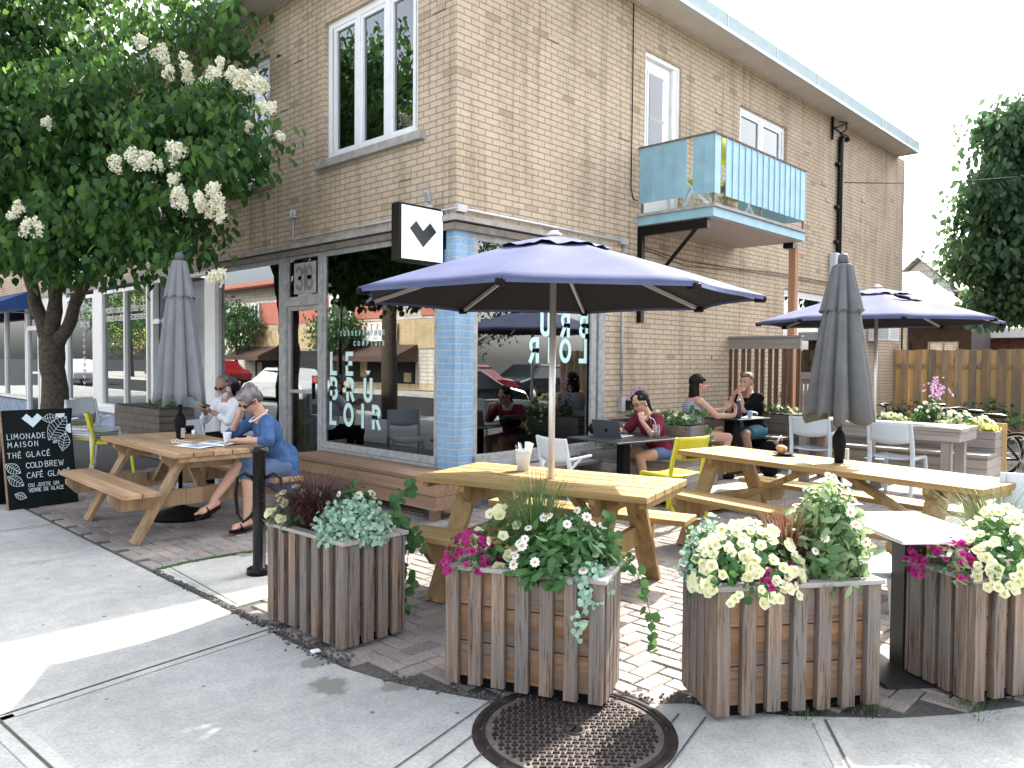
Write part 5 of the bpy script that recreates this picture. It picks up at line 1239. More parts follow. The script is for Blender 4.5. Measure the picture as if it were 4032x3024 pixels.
# right tree beyond the fence
RB_=Vector((17.0,-2.2,0)); cl=[]
for (px,py,rx,rz) in ((2190,300,1.0,.9),(2150,420,1.1,1.0),(2205,480,1.2,1.2),(2140,560,1.1,.9),(2200,640,1.2,.7),(2260,300,1.5,1.5),(2270,550,1.6,1.6),(2110,480,.45,.5),(2150,670,.6,.4),(2100,560,.4,.4)):
    p=dirp(px,py,18)-RB_; cl.append((p.x,p.y,p.z,rx*.75,rx*.75,rz*.85))
tree('maple_tree','large leafy tree beyond the fence at the right edge',RB_,[([(0,-.5,0),(0,-.5,2),(0,-.8,4),(0,-1.2,7)],[.25,.2,.15,.06]),([(0,-.5,2),(-.2,.2,3.5),(-.3,.3,5)],[.12,.08,.04])],cl,24000,.17,131,'leaf_far',sig=.26,per=30)
e=empty('bare_twigs',(0,0,0),0,'conifer tips just visible beyond the far corner of the building','tree')
g=MB()
rs=np.random.RandomState(7); P=[]
for k in range(150): P.append((24+rs.normal(0,.2),4.35+rs.normal(0,.25),3.2+rs.uniform(0,5)))
leaves('crown',M['leaf_far'],e,np.array(P),np.tile([0,0,1.],(150,1)),.35,8,.12,.5); g.tube([(24,4.6,0),(24,4.6,8.5)],[.12,.02],8); g.build('trunk',M['bark'],e)
# ================= houses beyond the fence =================
def gable(loc_label,x0,x1,ym,hw,zb,zr,zt,mat):
    pass
h=empty('white_house',(0,0,0),0,'white gabled house beyond the fence, brick below','house')
# front facing -x at x=24 ; ridge runs along x
def hx(X,px,py):
    x=px*4032/2212;y=py*4032/2212; d=Fw+Rt2*((x-2016)/3031.56)-Up2*((y-1512)/3031.56); t=(X-CAM.x)/d.x; q=CAM+d*t; return q.y,q.z
X=24.0
yr,zr=hx(X,1990,553); yl,zl=hx(X,1940,600); y2,z2=hx(X,2150,680)
zb=2.55; sl=(zr-z2)/(yr-y2); yl=yr+(yr-y2)*.9; zl=z2
g=MB(); ys0=yr-4.2; zs0=zr-4.2*sl
poly=[(ys0+.3,0),(yr+3.0,0),(yr+3.0,zr-3.0*sl-.15),(yr,zr-.15),(ys0+.3,zs0-.15)]
g.add([(X,y,max(z,0)) for y,z in poly]+[(X+9,y,z) for y,z in poly],[(0,1,2,3,4),(5,6,7,8,9),(0,5,9,4),(1,2,7,6)]); g.build('wall',M['siding'],h)
g=MB(); z=2.5
while z<zr-.5:
    hw=(zr-.2-z)/sl; g.bb((X-.02,yr-min(hw,4.0),z),(X-.002,yr+min(hw,2.9),z+.015)); z+=.2
g.build('siding_laps',M['frame_grey'],h)
g=MB(); 
for s,e_ in ((-1,4.5),(1,3.3)):
    a=Vector((X-.3,yr,zr));b=Vector((X-.3,yr+s*e_,zr-e_*sl))
    g.add([a,b,b+Vector((9.6,0,0)),a+Vector((9.6,0,0)),a-Vector((0,0,.1)),b-Vector((0,0,.1)),b+Vector((9.6,0,-.1)),a+Vector((9.6,0,-.1))],[(0,1,2,3),(4,7,6,5),(0,4,5,1),(3,2,6,7),(1,5,6,2)])
g.build('roof',M['shingle'],h)
g=MB()
for s,e_ in ((-1,4.5),(1,3.3)): g.beam((X-.33,yr,zr-.06),(X-.33,yr+s*e_,zr-e_*sl-.06),.03,.2,up=(1,0,0))
g.build('barge_board',M['paint_white'],h)
a,b=hx(X,2045,655),hx(X,2080,672)
wn_=MB(); frame(wn_,'x',b[0]-.25,b[0]+.45,a[1]-.35,a[1]+.45,.07,X-.04,X-.003); f=wn_.build('window',M['paint_white'],h); pane(f,'x',b[0]-.2,b[0]+.4,a[1]-.3,a[1]+.4,X-.01)
g=MB(); g.bb((X-.02,yr-.3,zr-.95),(X-.003,yr+.3,zr-.8)); g.build('vent',M['frame_grey'],h)
# lower storey: projecting brick part and dark porch
g=MB(); g.bb((X-.9,-6,0),(X-.05,2.0,2.32)); g.build('wall',M['brick_red'],h)
g=MB(); g.bb((X-1.4,-6.2,2.33),(X-.04,2.1,2.62)); g.build('eaves',M['paint_white'],h)
g=MB(); yy=hx(X-.95,1400*2212/4032+1480,745)[0]; g.tube([(X-.95,.6,2.3),(X-.95,.6,1.0)],.05,8); g.tube([(X-1.4,.6,2.4),(X-1.2,1.6,2.3)],.05,8); g.build('downpipe',M['black'],h)
# nearer low shingled house with porch
h2=empty('brown_house',(0,0,0),0,'low house with a sunlit shingle roof and a dark porch right behind the fence','house')
X2=18.5
a=hx(X2,1955,600);b=hx(X2,2075,680)
g=MB(); g.add([(X2,b[0]-.55,b[1]-.05),(X2,4.5,b[1]-.05),(X2+3.5,4.5,a[1]+.55),(X2+3.5,b[0]+2.1,a[1]+.55),(X2,b[0]-.55,b[1]-.17),(X2,4.5,b[1]-.17)],[(0,1,2,3),(0,4,5,1)]); g.build('roof',M['shingle'],h2)
g=MB(); g.bb((X2+1.2,b[0]+.0,0),(X2+3.4,4.4,b[1]-.2)); g.build('wall',plain('dark_brown_brick',(.05,.035,.03),.9,var=.3),h2)
wn_=MB(); frame(wn_,'x',.35,1.15,1.25,2.15,.05,X2+1.14,X2+1.19,(.75,)); f=wn_.build('window',M['frame_grey'],h2); pane(f,'x',.38,1.12,1.28,2.12,X2+1.17)
g=MB(); g.bb((X2+.2,1.45,0),(X2+.3,1.55,b[1]-.18)); g.bb((X2+.2,3.2,0),(X2+.3,3.3,b[1]-.18)); g.build('porch_post',M['frame_grey'],h2)
g=MB(); g.bb((X2+1.13,1.62,.6),(X2+1.19,2.4,2.1)); g.build('door',M['black'],h2)
# ================= the street reflected in the shop windows (really stands across the street) =================
XB=-18.0
def rf(y,z): k=(5.15-XB)/5.15; return -5.74+(y+5.74)*k, 1.5+(z-1.5)*k
o=empty('corner_store_building',(0,0,0),0,'stone and brick building with salmon panels across the street, mirrored in the shop window','building')
def rbox(mb,y0,z0,y1,z1,d=0,th=.2):
    a=rf(y0,z0);b=rf(y1,z1); mb.bb((XB+d-th,min(a[0],b[0]),min(a[1],b[1])),(XB+d,max(a[0],b[0]),max(a[1],b[1])))
g=MB(); g.bb((XB-8,8,0),(XB-.01,48,5.75)); rbox(g,.1,1.93,4.85,2.46,0); g.build('wall',M['stone_white'],o)
g=MB(); rbox(g,.1,1.62,4.15,1.925,.03); rbox(g,.1,1.18,4.15,1.24,.05); g.build('brick_band',M['brick_yel'],o)
g=MB(); g.bb((XB-8,8,5.78),(XB+.9,45.5,6.0)); g.build('roof',M['panel_red'],o)
g=MB(); rbox(g,3.44,1.95,3.91,2.24,.05); rbox(g,2.23,1.95,3.25,2.25,.05) ; rbox(g,.98,1.96,1.74,2.25,.05); rbox(g,.1,1.96,.55,2.25,.05); g.build('panel',M['panel_red'],o)
for (y0,z0,y1,z1) in ((1.76,1.95,2.22,2.25),(3.92,1.95,4.17,2.25),(3.0,1.96,3.22,2.24)):
    a=rf(y0,z0);b=rf(y1,z1); f=MB(); frame(f,'x',min(a[0],b[0]),max(a[0],b[0]),min(a[1],b[1]),max(a[1],b[1]),.16,XB+.06,XB+.2,((a[0]+b[0])/2,)); f=f.build('window',M['paint_white'],o); pane(f,'x',min(a[0],b[0])+.1,max(a[0],b[0])-.1,min(a[1],b[1])+.1,max(a[1],b[1])-.1,XB+.1)
g=MB()
for (y0,y1) in ((.6,1.84),(3.46,4.42)):
    a=rf(y0,1.66)[0];b=rf(y1,1.66)[0]; zt=rf(0,1.66)[1];zb_=rf(0,1.53)[1]
    g.add([(XB+.05,a,zt),(XB+.05,b,zt),(XB+1.4,b,zb_),(XB+1.4,a,zb_),(XB+1.4,b,zb_-.25),(XB+1.4,a,zb_-.25),(XB+.05,b,zb_-.25),(XB+.05,a,zb_-.25)],[(0,1,2,3),(3,2,4,5),(1,6,4,2),(0,3,5,7)])
g.build('awning',M['awning_br'],o)
g=MB(); rbox(g,.65,1.24,4.1,1.6,.04); g.build('shop_window',M['dark'],o)
g=MB(); 
for y,z0,z1 in ((.7,1.26,1.36),(1.0,1.27,1.33),(1.5,1.3,1.5),(2.3,1.25,1.55),(3.0,1.25,1.5),(3.9,1.25,1.45)): rbox(g,y,z0,y+.12,z1,.08,.03)
g.build('shop_display',M['brick_yel'],o)
g=MB(); rbox(g,.92,1.70,1.5,1.905,.35,.2); s_=g.build('sign_board',M['paint_white'],o)
a=rf(1.46,1.83);k4=4.495
g=MB(); text(g,'POSTE',(XB+.36,rf(.96,0)[0],rf(0,1.83)[1]),(0,1,0),uz,.26,.05,width=2.2); g.build('letters',M['red'],s_)
g=MB(); text(g,'VARIETE DE TONY',(XB+.36,rf(.95,0)[0],rf(0,1.765)[1]),(0,1,0),uz,.17,.03,width=2.3); text(g,'BIERE - VIN',(XB+.36,rf(.95,0)[0],rf(0,1.72)[1]),(0,1,0),uz,.11,.02,width=1.5); g.build('letters',M['black'],s_)
# sunlit trees and houses behind for the screened shops
def simple_tree(loc,label,h,r,seed,mat='leaf_tree',n=6000,tr=.18,zb_=2.6):
    return tree('street_tree',label,Vector(loc),[([(0,0,0),(.05,0,zb_*.8),(0,.1,zb_*1.2),(0,0,h*.8)],[tr*1.2,tr,tr*.8,tr*.2]),([(.0,0,zb_*.75),(.3,-.5,zb_*1.2),(.4,-.9,h*.6)],[tr*.7,tr*.5,tr*.2]),([(.0,0,zb_*.8),(-.1,.6,zb_*1.3),(-.3,1.1,h*.6)],[tr*.7,tr*.5,tr*.2])],
        [(0,0,(h+zb_)/2,r,r,(h-zb_)/2),(0,r*.5,(h+zb_)/2-.3,r*.8,r*.7,(h-zb_)/2.6),(0,-r*.6,(h+zb_)/2,r*.8,r*.7,(h-zb_)/2.8)],n,.17,seed,mat,sig=.3,per=20)
simple_tree((-6.6,9.9,0),'dark street tree at the opposite curb side, visible mirrored in the big window',10,1.9,201,n=3000,tr=.17,zb_=5.4)
simple_tree((-16.8,38.5,0),'small pale-blossomed tree across the street, visible mirrored at the left window',5.0,1.4,203,'leaf',2500,.1,2.0)
simple_tree((-16.8,28.0,0),'small round tree across the street, visible mirrored in the door glass',4.2,1.3,204,'leaf',2500,.1,1.9)
simple_tree((-17,56,0),'leafy tree far up the street, visible mirrored in the neighbouring shop',8,3.6,205,'leaf',5000,.2,1.8)
simple_tree((-22,66,0),'broad sunlit tree farther up the street, mirrored in the white-framed windows',9,4.5,206,'yellow_leaf',4000,.2,1.5)
simple_tree((-24,30,0),'tall tree rising behind the stone building, mirrored above its roof',10.5,4,207,'leaf_far',5000,.25,4.5)
simple_tree((12,-19,0),'big tree across the side street, mirrored in the right shop window',9,4,208,'leaf_tree',8000,.3,1.8)
simple_tree((19,-21,0),'second tree across the side street, mirrored in the right shop window',9,4,209,'leaf_far',7000,.3,1.5)
simple_tree((5,-19,0),'third tree across the side street, mirrored in the right shop window',9,4,210,'leaf_tree',7000,.3,1.8)
def lamp(loc,label):
    l_=empty('street_lamp',loc,0,label,'street lamp'); g=MB(); g.tube([(0,0,0),(0,0,3.9)],[.08,.05],12); g.build('post',M['black'],l_); g=MB(); g.lathe([(.05,3.9),(.2,4.05),(.24,4.35)],12); g.build('lantern',M['paper'],l_); g=MB(); g.lathe([(.3,4.35),(.3,4.42),(.05,4.5)],12); g.build('cap',M['black'],l_)
lamp((-9.2,rf(1.9,1)[0]*.56+-.0,0),'black street lamp with a white lantern, mirrored in the big window')
def car(loc,rz,paint,label,kind='car'):
    c=empty('parked_car',loc,rz,label,'car','parked cars mirrored in the shop glass'); g=MB()
    pr=[(-2.2,.35),(-2.25,.75),(-1.9,.95),(-1.3,1.02),(-.7,1.45),(.6,1.5),(1.4,1.0),(2.1,.85),(2.25,.6),(2.2,.35)] if kind=='car' else [(-2.4,.4),(-2.45,1.0),(-2.3,1.95),(.6,2.0),(1.3,1.9),(1.9,1.2),(2.4,1.05),(2.45,.4)]
    n=len(pr); g.add([(x,-.86 if z<1.05 else -.7,z) for x,z in pr]+[(x,.86 if z<1.05 else .7,z) for x,z in pr],[tuple(range(n)),tuple(range(n,2*n))[::-1]]+[(i,(i+1)%n,n+(i+1)%n,n+i) for i in range(n)]); b=g.build('body',paint,c)
    b.modifiers.new('b','BEVEL').width=.06
    g=MB(); zt=1.4 if kind=='car' else 1.8
    for s in(-1,1): g.add([(-1.2,s*.80,1.05),(1.2,s*.80,1.05),(.55,s*.735,zt),(-.7,s*.735,zt)],[(0,1,2,3)])
    g.build('window',M['black'],c)
    for x in(-1.4,1.4):
        for s in(-1,1):
            g=MB(); g.lathe([(0,-.1),(.32,-.1),(.34,0),(.32,.1),(0,.1)],20,T(x,s*.8,.34,R(90))); wv_=g.build('wheel',M['blackmat'],c); g=MB(); g.lathe([(0,-.105),(.2,-.105),(.2,.105),(0,.105)],16,T(x,s*.8,.34,R(90))); g.build('rim',M['steel'],wv_)
    return c
car((-10.2,21.0,-.35),R(90),M['carwhite'],'white car parked across the street, mirrored in the door')
car((-10.0,28.5,-.3),R(90),M['cardark'],'dark car parked across the street, mirrored left of the door')
car((-15.0,37.0,-.12),R(90),M['carred'],'red car far across the street, mirrored in the left window')
car((-9.6,44,-.12),R(90),M['carwhite'],'white car up the street, mirrored in the neighbouring shop window')
car((9.4,-10.6,-.25),R(10),M['cardark'],'dark sedan parked beside the terrace, mirrored in the right window')
car((12.2,-13.2,-.12),R(170),M['carred'],'red car parked across the side street, mirrored in the right window')
car((17.5,-14.6,-.12),R(175),M['cardark'],'dark hatchback across the side street, mirrored in the right window')
# ================= blue awning =================
o=empty('shop_awning',(0,0,0),0,'blue canvas awning over the far left shop, cut by the photo edge','awning')
g=MB(); g.add([(.0,14.3,3.02),(0,22,3.02),(-.75,22,2.68),(-.75,14.3,2.68),(-.75,22,2.48),(-.75,14.3,2.48),(0,14.3,2.6)],[(0,1,2,3),(3,2,4,5),(0,3,5,6)]); a_=g.build('canopy',M['awning_bl'],o); a_.modifiers.new('t','SOLIDIFY').thickness=.01
g=MB(); g.tube([(0,14.5,2.5),(-.73,14.5,2.5)],.015,6); g.tube([(-.73,14.35,2.5),(-.73,21.9,2.5)],.015,6); g.build('frame',M['steel'],o)
o=empty('shop_sign',(0,0,0),0,'pale shop signboard fixed above the neighbouring windows','sign'); g=MB(); g.bb((-.06,10.3,2.95),(-.02,12.6,3.25)); g.build('board',M['paint_white'],o)
g=MB(); text(g,'BOUTIQUE',(-.064,12.4,3.02),(0,-1,0),uz,.16,.03,width=1.9); 
g.build('letters',M['blackmat'],o) if False else None
# ================= people =================
def V3(*a): return Vector(a)
def cap(mb,p,r,q,s,n=14):
    p=Vector(p);q=Vector(q);d=q-p;L_=d.length
    if L_<1e-5: mb.ell(p,(r,r,r),n=n,m=10); return
    z=d/L_; x=Vector((0,1,0)).cross(z)
    if x.length<.1: x=Vector((1,0,0)).cross(z)
    x.normalize(); y=z.cross(x); T_=Matrix(((x.x,y.x,z.x,p.x),(x.y,y.y,z.y,p.y),(x.z,y.z,z.z,p.z),(0,0,0,1)))
    prof=[(0.0001,-r)]+[(r*math.cos(a),-r*math.sin(a)) for a in (1.2,.8,.4)]+[(r,0),(s,L_)]+[(s*math.cos(a),L_+s*math.sin(a)) for a in (.4,.8,1.2)]+[(0.0001,L_+s)]
    mb.lathe(prof,n,T_)
def blob(name,mat,parent,shapes,vox=.008,sm=6,fac=.5):
    mb=MB()
    for sh in shapes:
        if sh[0]=='c': cap(mb,*sh[1:])
        elif sh[0]=='e': mb.ell(sh[1],sh[2],M=sh[3] if len(sh)>3 else None,n=20,m=14)
        elif sh[0]=='b': mb.box(sh[1],sh[2],sh[3] if len(sh)>3 else None)
    o=mb.build(name,mat,None,fix=False)
    m_=o.modifiers.new('r','REMESH'); m_.mode='VOXEL'; m_.voxel_size=vox; m_.use_smooth_shade=True
    s_=o.modifiers.new('s','SMOOTH'); s_.iterations=sm; s_.factor=fac
    dg=bpy.context.evaluated_depsgraph_get(); me=bpy.data.meshes.new_from_object(o.evaluated_get(dg)); o.modifiers.clear(); old=o.data; o.data=me; bpy.data.meshes.remove(old)
    me.materials.clear(); me.materials.append(mat)
    for p in me.polygons: p.use_smooth=True
    o.parent=parent; return o
def ik(S,H,a,b,hint):
    S=Vector(S);H=Vector(H);d=H-S;L_=min(d.length,(a+b)*.995);z=d.normalized(); H2=S+z*L_
    x=(a*a-b*b+L_*L_)/(2*L_); h=math.sqrt(max(a*a-x*x,0)); n=Vector(hint)-z*Vector(hint).dot(z); n.normalize(); return S+z*x+n*h,H2
def hand(S_,wrist,dirn,palm_n,curl,side,k=1.0):
    """wrist point, direction of the palm, palm normal (towards which fingers curl)"""
    d=Vector(dirn).normalized(); n=Vector(palm_n); n=(n-d*n.dot(d)).normalized(); s=d.cross(n)*side
    W_=Vector(wrist); pe=W_+d*.078*k
    S_.append(('c',W_,.020*k,W_+d*.03,.026*k))
    for j,o in enumerate((-.027,-.009,.009,.027)): S_.append(('c',W_+d*.012+s*o*.6*k,.013*k,pe+s*o*k,.0115*k))
    for j,(o,l) in enumerate(((-.029,.062),(-.0095,.074),(.0095,.070),(.028,.054))):
        p=pe+s*o*k; a=curl*(.6+.12*j); dd=d
        for i,seg in enumerate((.42,.32,.26)):
            ang=a if i else a*.7; dd=(dd*math.cos(ang)+n*math.sin(ang)).normalized(); nn=n
            n2=(n*math.cos(ang)-dd*0).normalized(); q=p+dd*l*seg*k*1.35; S_.append(('c',p,.0092*k-.0008*i,q,.0085*k-.0008*i)); p=q
    t0=W_+d*.02-s*.024*k; t1=t0+(d*.6-s*.8+n*.35).normalized()*.036*k; t2=t1+(d*.85-s*.15+n*.5).normalized()*.034*k
    S_.append(('c',t0,.013*k,t1,.011*k)); S_.append(('c',t1,.0105*k,t2,.0085*k))
def person(label,loc,rz,sp):
    """local frame: faces +X, left is +Y"""
    P=empty('person',loc,rz,label,'person'); k=sp.get('k',1.0)
    hz=sp['hip']; hp=V3(sp.get('hx',0),0,hz); lean=sp['lean']; ld=V3(math.sin(lean),0,math.cos(lean)); twist=sp.get('side',0)
    ld=(ld+V3(0,twist,0)).normalized()
    waist=hp+ld*.14*k; chest=hp+ld*.36*k; nk=hp+ld*.50*k; fwd=V3(math.cos(lean),0,-math.sin(lean))
    hd_=Vector(sp['head'])  # head centre offset from neck
    hc=nk+hd_*k; hy=sp.get('yaw',0); hpit=sp.get('pitch',0); hrol=sp.get('roll',0)
    HM=Matrix.Translation(hc)@Euler((hrol,hpit,hy),'XYZ').to_matrix().to_4x4()
    sk=M[sp['skin']]; sh=.165*k*sp.get('wide',1)
    S=[]; up=HM@V3(0,0,0)
    # torso
    S+= [('e',(0,0,0),(.115*k,.165*k,.11*k),Matrix.Translation(hp+ld*.03)),('e',(0,0,0),(.10*k,.14*k,.16*k),Matrix.Translation(waist)@Euler((0,lean,0)).to_matrix().to_4x4()),('e',(0,0,0),(.105*k,.165*k*sp.get('wide',1),.17*k),Matrix.Translation(chest-ld*.02)@Euler((0,lean,0)).to_matrix().to_4x4())]
    sL=[chest+ld*.085*k+V3(0,s*sh,0)+fwd*.01 for s in(1,-1)]
    S+=[('c',nk-ld*.05,.062*k,sL[0]-V3(0,.0,.01),.052*k),('c',nk-ld*.05,.062*k,sL[1]-V3(0,0,.01),.052*k),('c',nk-ld*.06,.058*k,hc+(HM.to_3x3()@V3(-.02,0,-.06))*k,.050*k)]
    # head
    def hs(c,r): S.append(('e',(0,0,0),tuple(x*k for x in r),HM@Matrix.Translation(Vector(c)*k)))
    hs((-.012,0,.028),(.092,.074,.088)); hs((.018,0,-.03),(.072,.060,.085)); hs((.040,0,-.085),(.036,.034,.026)); hs((.082,0,-.018),(.020,.013,.026)); hs((.094,0,-.034),(.015,.015,.012)); hs((.058,.028,-.03),(.03,.022,.022)); hs((.058,-.028,-.03),(.03,.022,.022)); hs((.068,0,.018),(.022,.046,.014))
    hs((.082,0,-.062),(.010,.020,.006)); hs((.080,0,-.071),(.010,.018,.006))
    for s in(1,-1): hs((-.005,s*.076,-.012),(.017,.010,.030))
    arms=[]
    for i,s in enumerate((1,-1)):
        A=sp['arms'][i]; H=Vector(A['hand']); e,H2=ik(sL[i],H,.27*k,.235*k,A['hint'])
        S+=[('c',sL[i],.048*k,e,.036*k),('c',e,.037*k,H2,.023*k)]; hand(S,H2,A.get('dir',H2-e),A.get('n',(0,0,-1)),A.get('curl',.5),s*A.get('flip',1),k*1.02); arms.append((sL[i],e,H2))
    legs=[]
    for i,s in enumerate((1,-1)):
        G_=sp['legs'][i]; h0=hp+V3(.01,s*.09*k,-.01); kn=Vector(G_['knee']); an=Vector(G_['ankle'])
        fd=Vector(G_.get('foot',(1,0,0))).normalized()
        S+=[('c',h0,.088*k,kn,.056*k),('c',kn,.054*k,kn.lerp(an,.35)+V3(-.015,0,0),.052*k),('c',kn.lerp(an,.35)+V3(-.015,0,0),.052*k,an,.032*k),('c',an+V3(0,0,-.01),.034*k,an+fd*.02+V3(0,0,-.045),.034*k),('c',an-fd*.035+V3(0,0,-.045),.028*k,an+fd*.13*k+V3(0,0,-.055),.030*k),]
        sdv=fd.cross(V3(0,0,1))
        for j,o in enumerate((-.026,-.012,.002,.015,.027)): 
            o*=s; p=an+fd*(.135-.006*j)*k+sdv*o+V3(0,0,-.062); S.append(('c',p,.012,p+fd*(.04-.005*j),.009 if j else .012))
        legs.append((h0,kn,an,fd))
    blob('body',sk,P,S,.0075,5)
    # eyes, mouth
    for s in(1,-1):
        g=MB(); g.ell((0,0,0),(.006*k,.013*k,.006*k),HM@Matrix.Translation(V3(.083,s*.030,.004)*k)); g.build('eye',M['eye'],P)
        g=MB(); g.ell((0,0,0),(.006*k,.019*k,.004*k),HM@Matrix.Translation(V3(.086,s*.031,.026)*k)); g.build('eyebrow',M[sp['hair']] if sp['hair']!='beard' else M['hair_grey'],P)
    g=MB(); g.ell((0,0,0),(.005*k,.021*k,.007*k),HM@Matrix.Translation(V3(.089,0,-.066)*k)); g.build('mouth',M['lip'],P)
    # top
    st=sp['top']; Tt=[('e',(0,0,0),(.128*k,.178*k,.11*k),Matrix.Translation(hp+ld*.05)),('e',(0,0,0),(.118*k,.158*k,.17*k),Matrix.Translation(waist)@Euler((0,lean,0)).to_matrix().to_4x4()),('e',(0,0,0),(.122*k,.180*k*sp.get('wide',1),.165*k),Matrix.Translation(chest-ld*.035)@Euler((0,lean,0)).to_matrix().to_4x4())]
    if st['sleeve']>=0:
        Tt+=[('c',chest+ld*.07*k+V3(0,s_*.08,0),.072*k,sL[i]+ld*-.005,.062*k) for i,s_ in enumerate((1,-1))]
    for i in(0,1):
        a_,e,H2=arms[i]
        if st['sleeve']>0:
            f=min(st['sleeve'],1.0); Tt.append(('c',a_,.060*k,a_.lerp(e,f),st.get('cuff',.052)*k))
            if st['sleeve']>1: Tt.append(('c',e,.049*k,e.lerp(H2,st['sleeve']-1),.042*k))
        elif st['sleeve']<0:   # straps
            for t_ in (0,): Tt.append(('c',chest+ld*.02*k+V3(0,(1,-1)[i]*.10,0)+fwd*.07,.022,nk+V3(0,(1,-1)[i]*.09,0)-ld*.035,.018)); Tt.append(('c',nk+V3(0,(1,-1)[i]*.09,0)-ld*.035,.018,chest+V3(0,(1,-1)[i]*.09,0)-fwd*.09,.022))
    for ex in st.get('extra',()): Tt.append(ex)
    blob(st.get('name','shirt'),M[st['mat']],P,Tt,.010,4)
    # bottoms
    bt=sp['bottom']; Bt=[('e',(0,0,0),(.13*k,.182*k,.10*k),Matrix.Translation(hp+ld*.0))]
    for h0,kn,an,fd in legs:
        f=bt['len']; Bt.append(('c',h0,.102*k,h0.lerp(kn,min(f,1)),bt.get('w',.080)*k))
        if f>1: Bt.append(('c',kn,.07*k,kn.lerp(an,f-1),.055*k))
    for ex in bt.get('extra',()): Bt.append(ex)
    blob(bt['name'],M[bt['mat']],P,Bt,.010,4)
    # hair
    Hs=[]
    def hh(c,r): Hs.append(('e',(0,0,0),tuple(x*k for x in r),HM@Matrix.Translation(Vector(c)*k)))
    for c,r in sp['hairs']: hh(c,r)
    o=blob('hair',M[sp['hair']],P,Hs,.007,2)
    for v in o.data.vertices:
        q=v.co; v.co+=V3(math.sin(q.z*170+q.y*60),math.sin(q.y*190+q.x*50),0)*.0022
    for nm,mt,lst in sp.get('headgear',()):
        g=MB()
        for t_ in lst:
            if t_[0]=='t': g.tube([HM@(V3(*p)*k) for p in t_[1]],t_[2],8)
            if t_[0]=='e': g.ell((0,0,0),tuple(x*k for x in t_[2]),HM@Matrix.Translation(V3(*t_[1])*k))
        g.build(nm,M[mt],P)
    sho=sp.get('shoes')
    if sho:
        for h0,kn,an,fd in legs:
            sd=fd.cross(V3(0,0,1)); c_=an+fd*.06+V3(0,0,-.088); A_=Matrix(((fd.x,sd.x,0,c_.x),(fd.y,sd.y,0,c_.y),(fd.z,sd.z,1,c_.z),(0,0,0,1)))
            if sho=='sandal':
                g=MB(); g.add([(.13*math.cos(a),.045*math.sin(a)*(1+.15*math.cos(a)),z) for z in(-.012,.006) for a in [2*math.pi*i/20 for i in range(20)]],[tuple(range(20)),tuple(range(20,40))]+[(i,(i+1)%20,20+(i+1)%20,20+i) for i in range(20)],False,A_); s_=g.build('sandal',M['black'],P)
                g=MB(); g.tube([A_@V3(.02,.045,.0),A_@V3(.03,.02,.055),A_@V3(.07,-.012,.028)],.009,6); g.tube([A_@V3(.02,-.045,.0),A_@V3(.03,-.02,.055),A_@V3(.07,-.012,.028)],.009,6); g.build('strap',M['black'],s_)
            else:
                blob('shoe',M['blackmat'],P,[('c',an+V3(0,0,-.06)-fd*.03,.042,an+fd*.12+V3(0,0,-.062),.040)],.01,2)
    return P,HM,k
def glasses(c='eye'): return ('glasses','eye',[('t',[(.095,.012+.022*math.cos(a)+.018,.003+.018*math.sin(a)) for a in [i*math.pi/6 for i in range(13)]],.0028),('t',[(.095,-(.030+.022*math.cos(a)),.003+.018*math.sin(a)) for a in [i*math.pi/6 for i in range(13)]],.0028),('t',[(.095,.053,.006),(.04,.078,.006),(-.01,.082,.0)],.0028),('t',[(.095,-.053,.006),(.04,-.078,.006),(-.01,-.082,0)],.0028),('t',[(.095,.01,.005),(.095,-.01,.005)],.0028)])
def sunglasses(): return ('sunglasses','black',[('e',(.088,.03,.002),(.008,.026,.018)),('e',(.088,-.03,.002),(.008,.026,.018)),('t',[(.095,.05,.006),(.04,.08,.008),(-.01,.082,.0)],.006),('t',[(.095,-.05,.006),(.04,-.08,.008),(-.01,-.082,0)],.006)])
# --- grey haired woman reading at table 1 (faces -x, sits on the wall side bench)
Pw,HM,k=person('grey-haired woman in blue top and faded skirt leaning over the newspaper',(-1.56,.62,0),R(168),dict(
 hip=.53,hx=0,lean=.36,head=(.10,.0,.13),pitch=.75,yaw=.22,roll=-.12,skin='skin',hair='hair_grey',
 arms=[dict(hand=(.43,.26,.80),hint=(.1,1,-.6),dir=(.7,-.5,0),n=(0,0,-1),curl=.9),dict(hand=(.36,-.05,.98),hint=(.3,-1.0,-1.2),dir=(-.1,.15,1),n=(-1,0,0),curl=1.3)],
 legs=[dict(knee=(.34,.12,.50),ankle=(.36,.22,.12),foot=(.9,.45,0)),dict(knee=(.36,.08,.62),ankle=(.62,.16,.30),foot=(.9,.45,-.25))],
 top=dict(mat='denim',sleeve=1.25,name='blouse',cuff=.058,extra=[('c',V3(-.03,.0,.60),.135,V3(-.02,.0,.42),.150),('c',V3(-.06,.10,.55),.07,V3(-.06,.13,.30),.07)]),
 bottom=dict(name='skirt',mat='denim_skirt',len=.93,w=.095,extra=[('c',V3(.0,.03,.48),.13,V3(.28,.09,.47),.11)]),
 hairs=[((-.026,0,.045),(.100,.084,.085)),((-.06,0,-.01),(.065,.072,.075)),((.035,0,.085),(.055,.066,.035)),((.03,.06,.05),(.04,.022,.04)),((.03,-.06,.05),(.04,.022,.04)),((-.07,0,.09),(.05,.055,.045))],
 headgear=[sunglasses()],shoes='sandal'))
g=MB(); nb=[]
for i in range(34):
    a=2*math.pi*i/34; nb.append((.20+.075*math.cos(a),.072*math.sin(a),.985-.05*math.cos(a)))
for p in nb: g.ell(p,(.008,.008,.008),n=8,m=6)
g.build('necklace',M['pearl'],Pw,fix=False)
g=MB(); g.tube([(.36+.03*math.cos(a),.275+.012*math.cos(a),.80+.03*math.sin(a)) for a in [i*math.pi/6 for i in range(13)]],.008,6); g.build('watch',M['steel'],Pw)
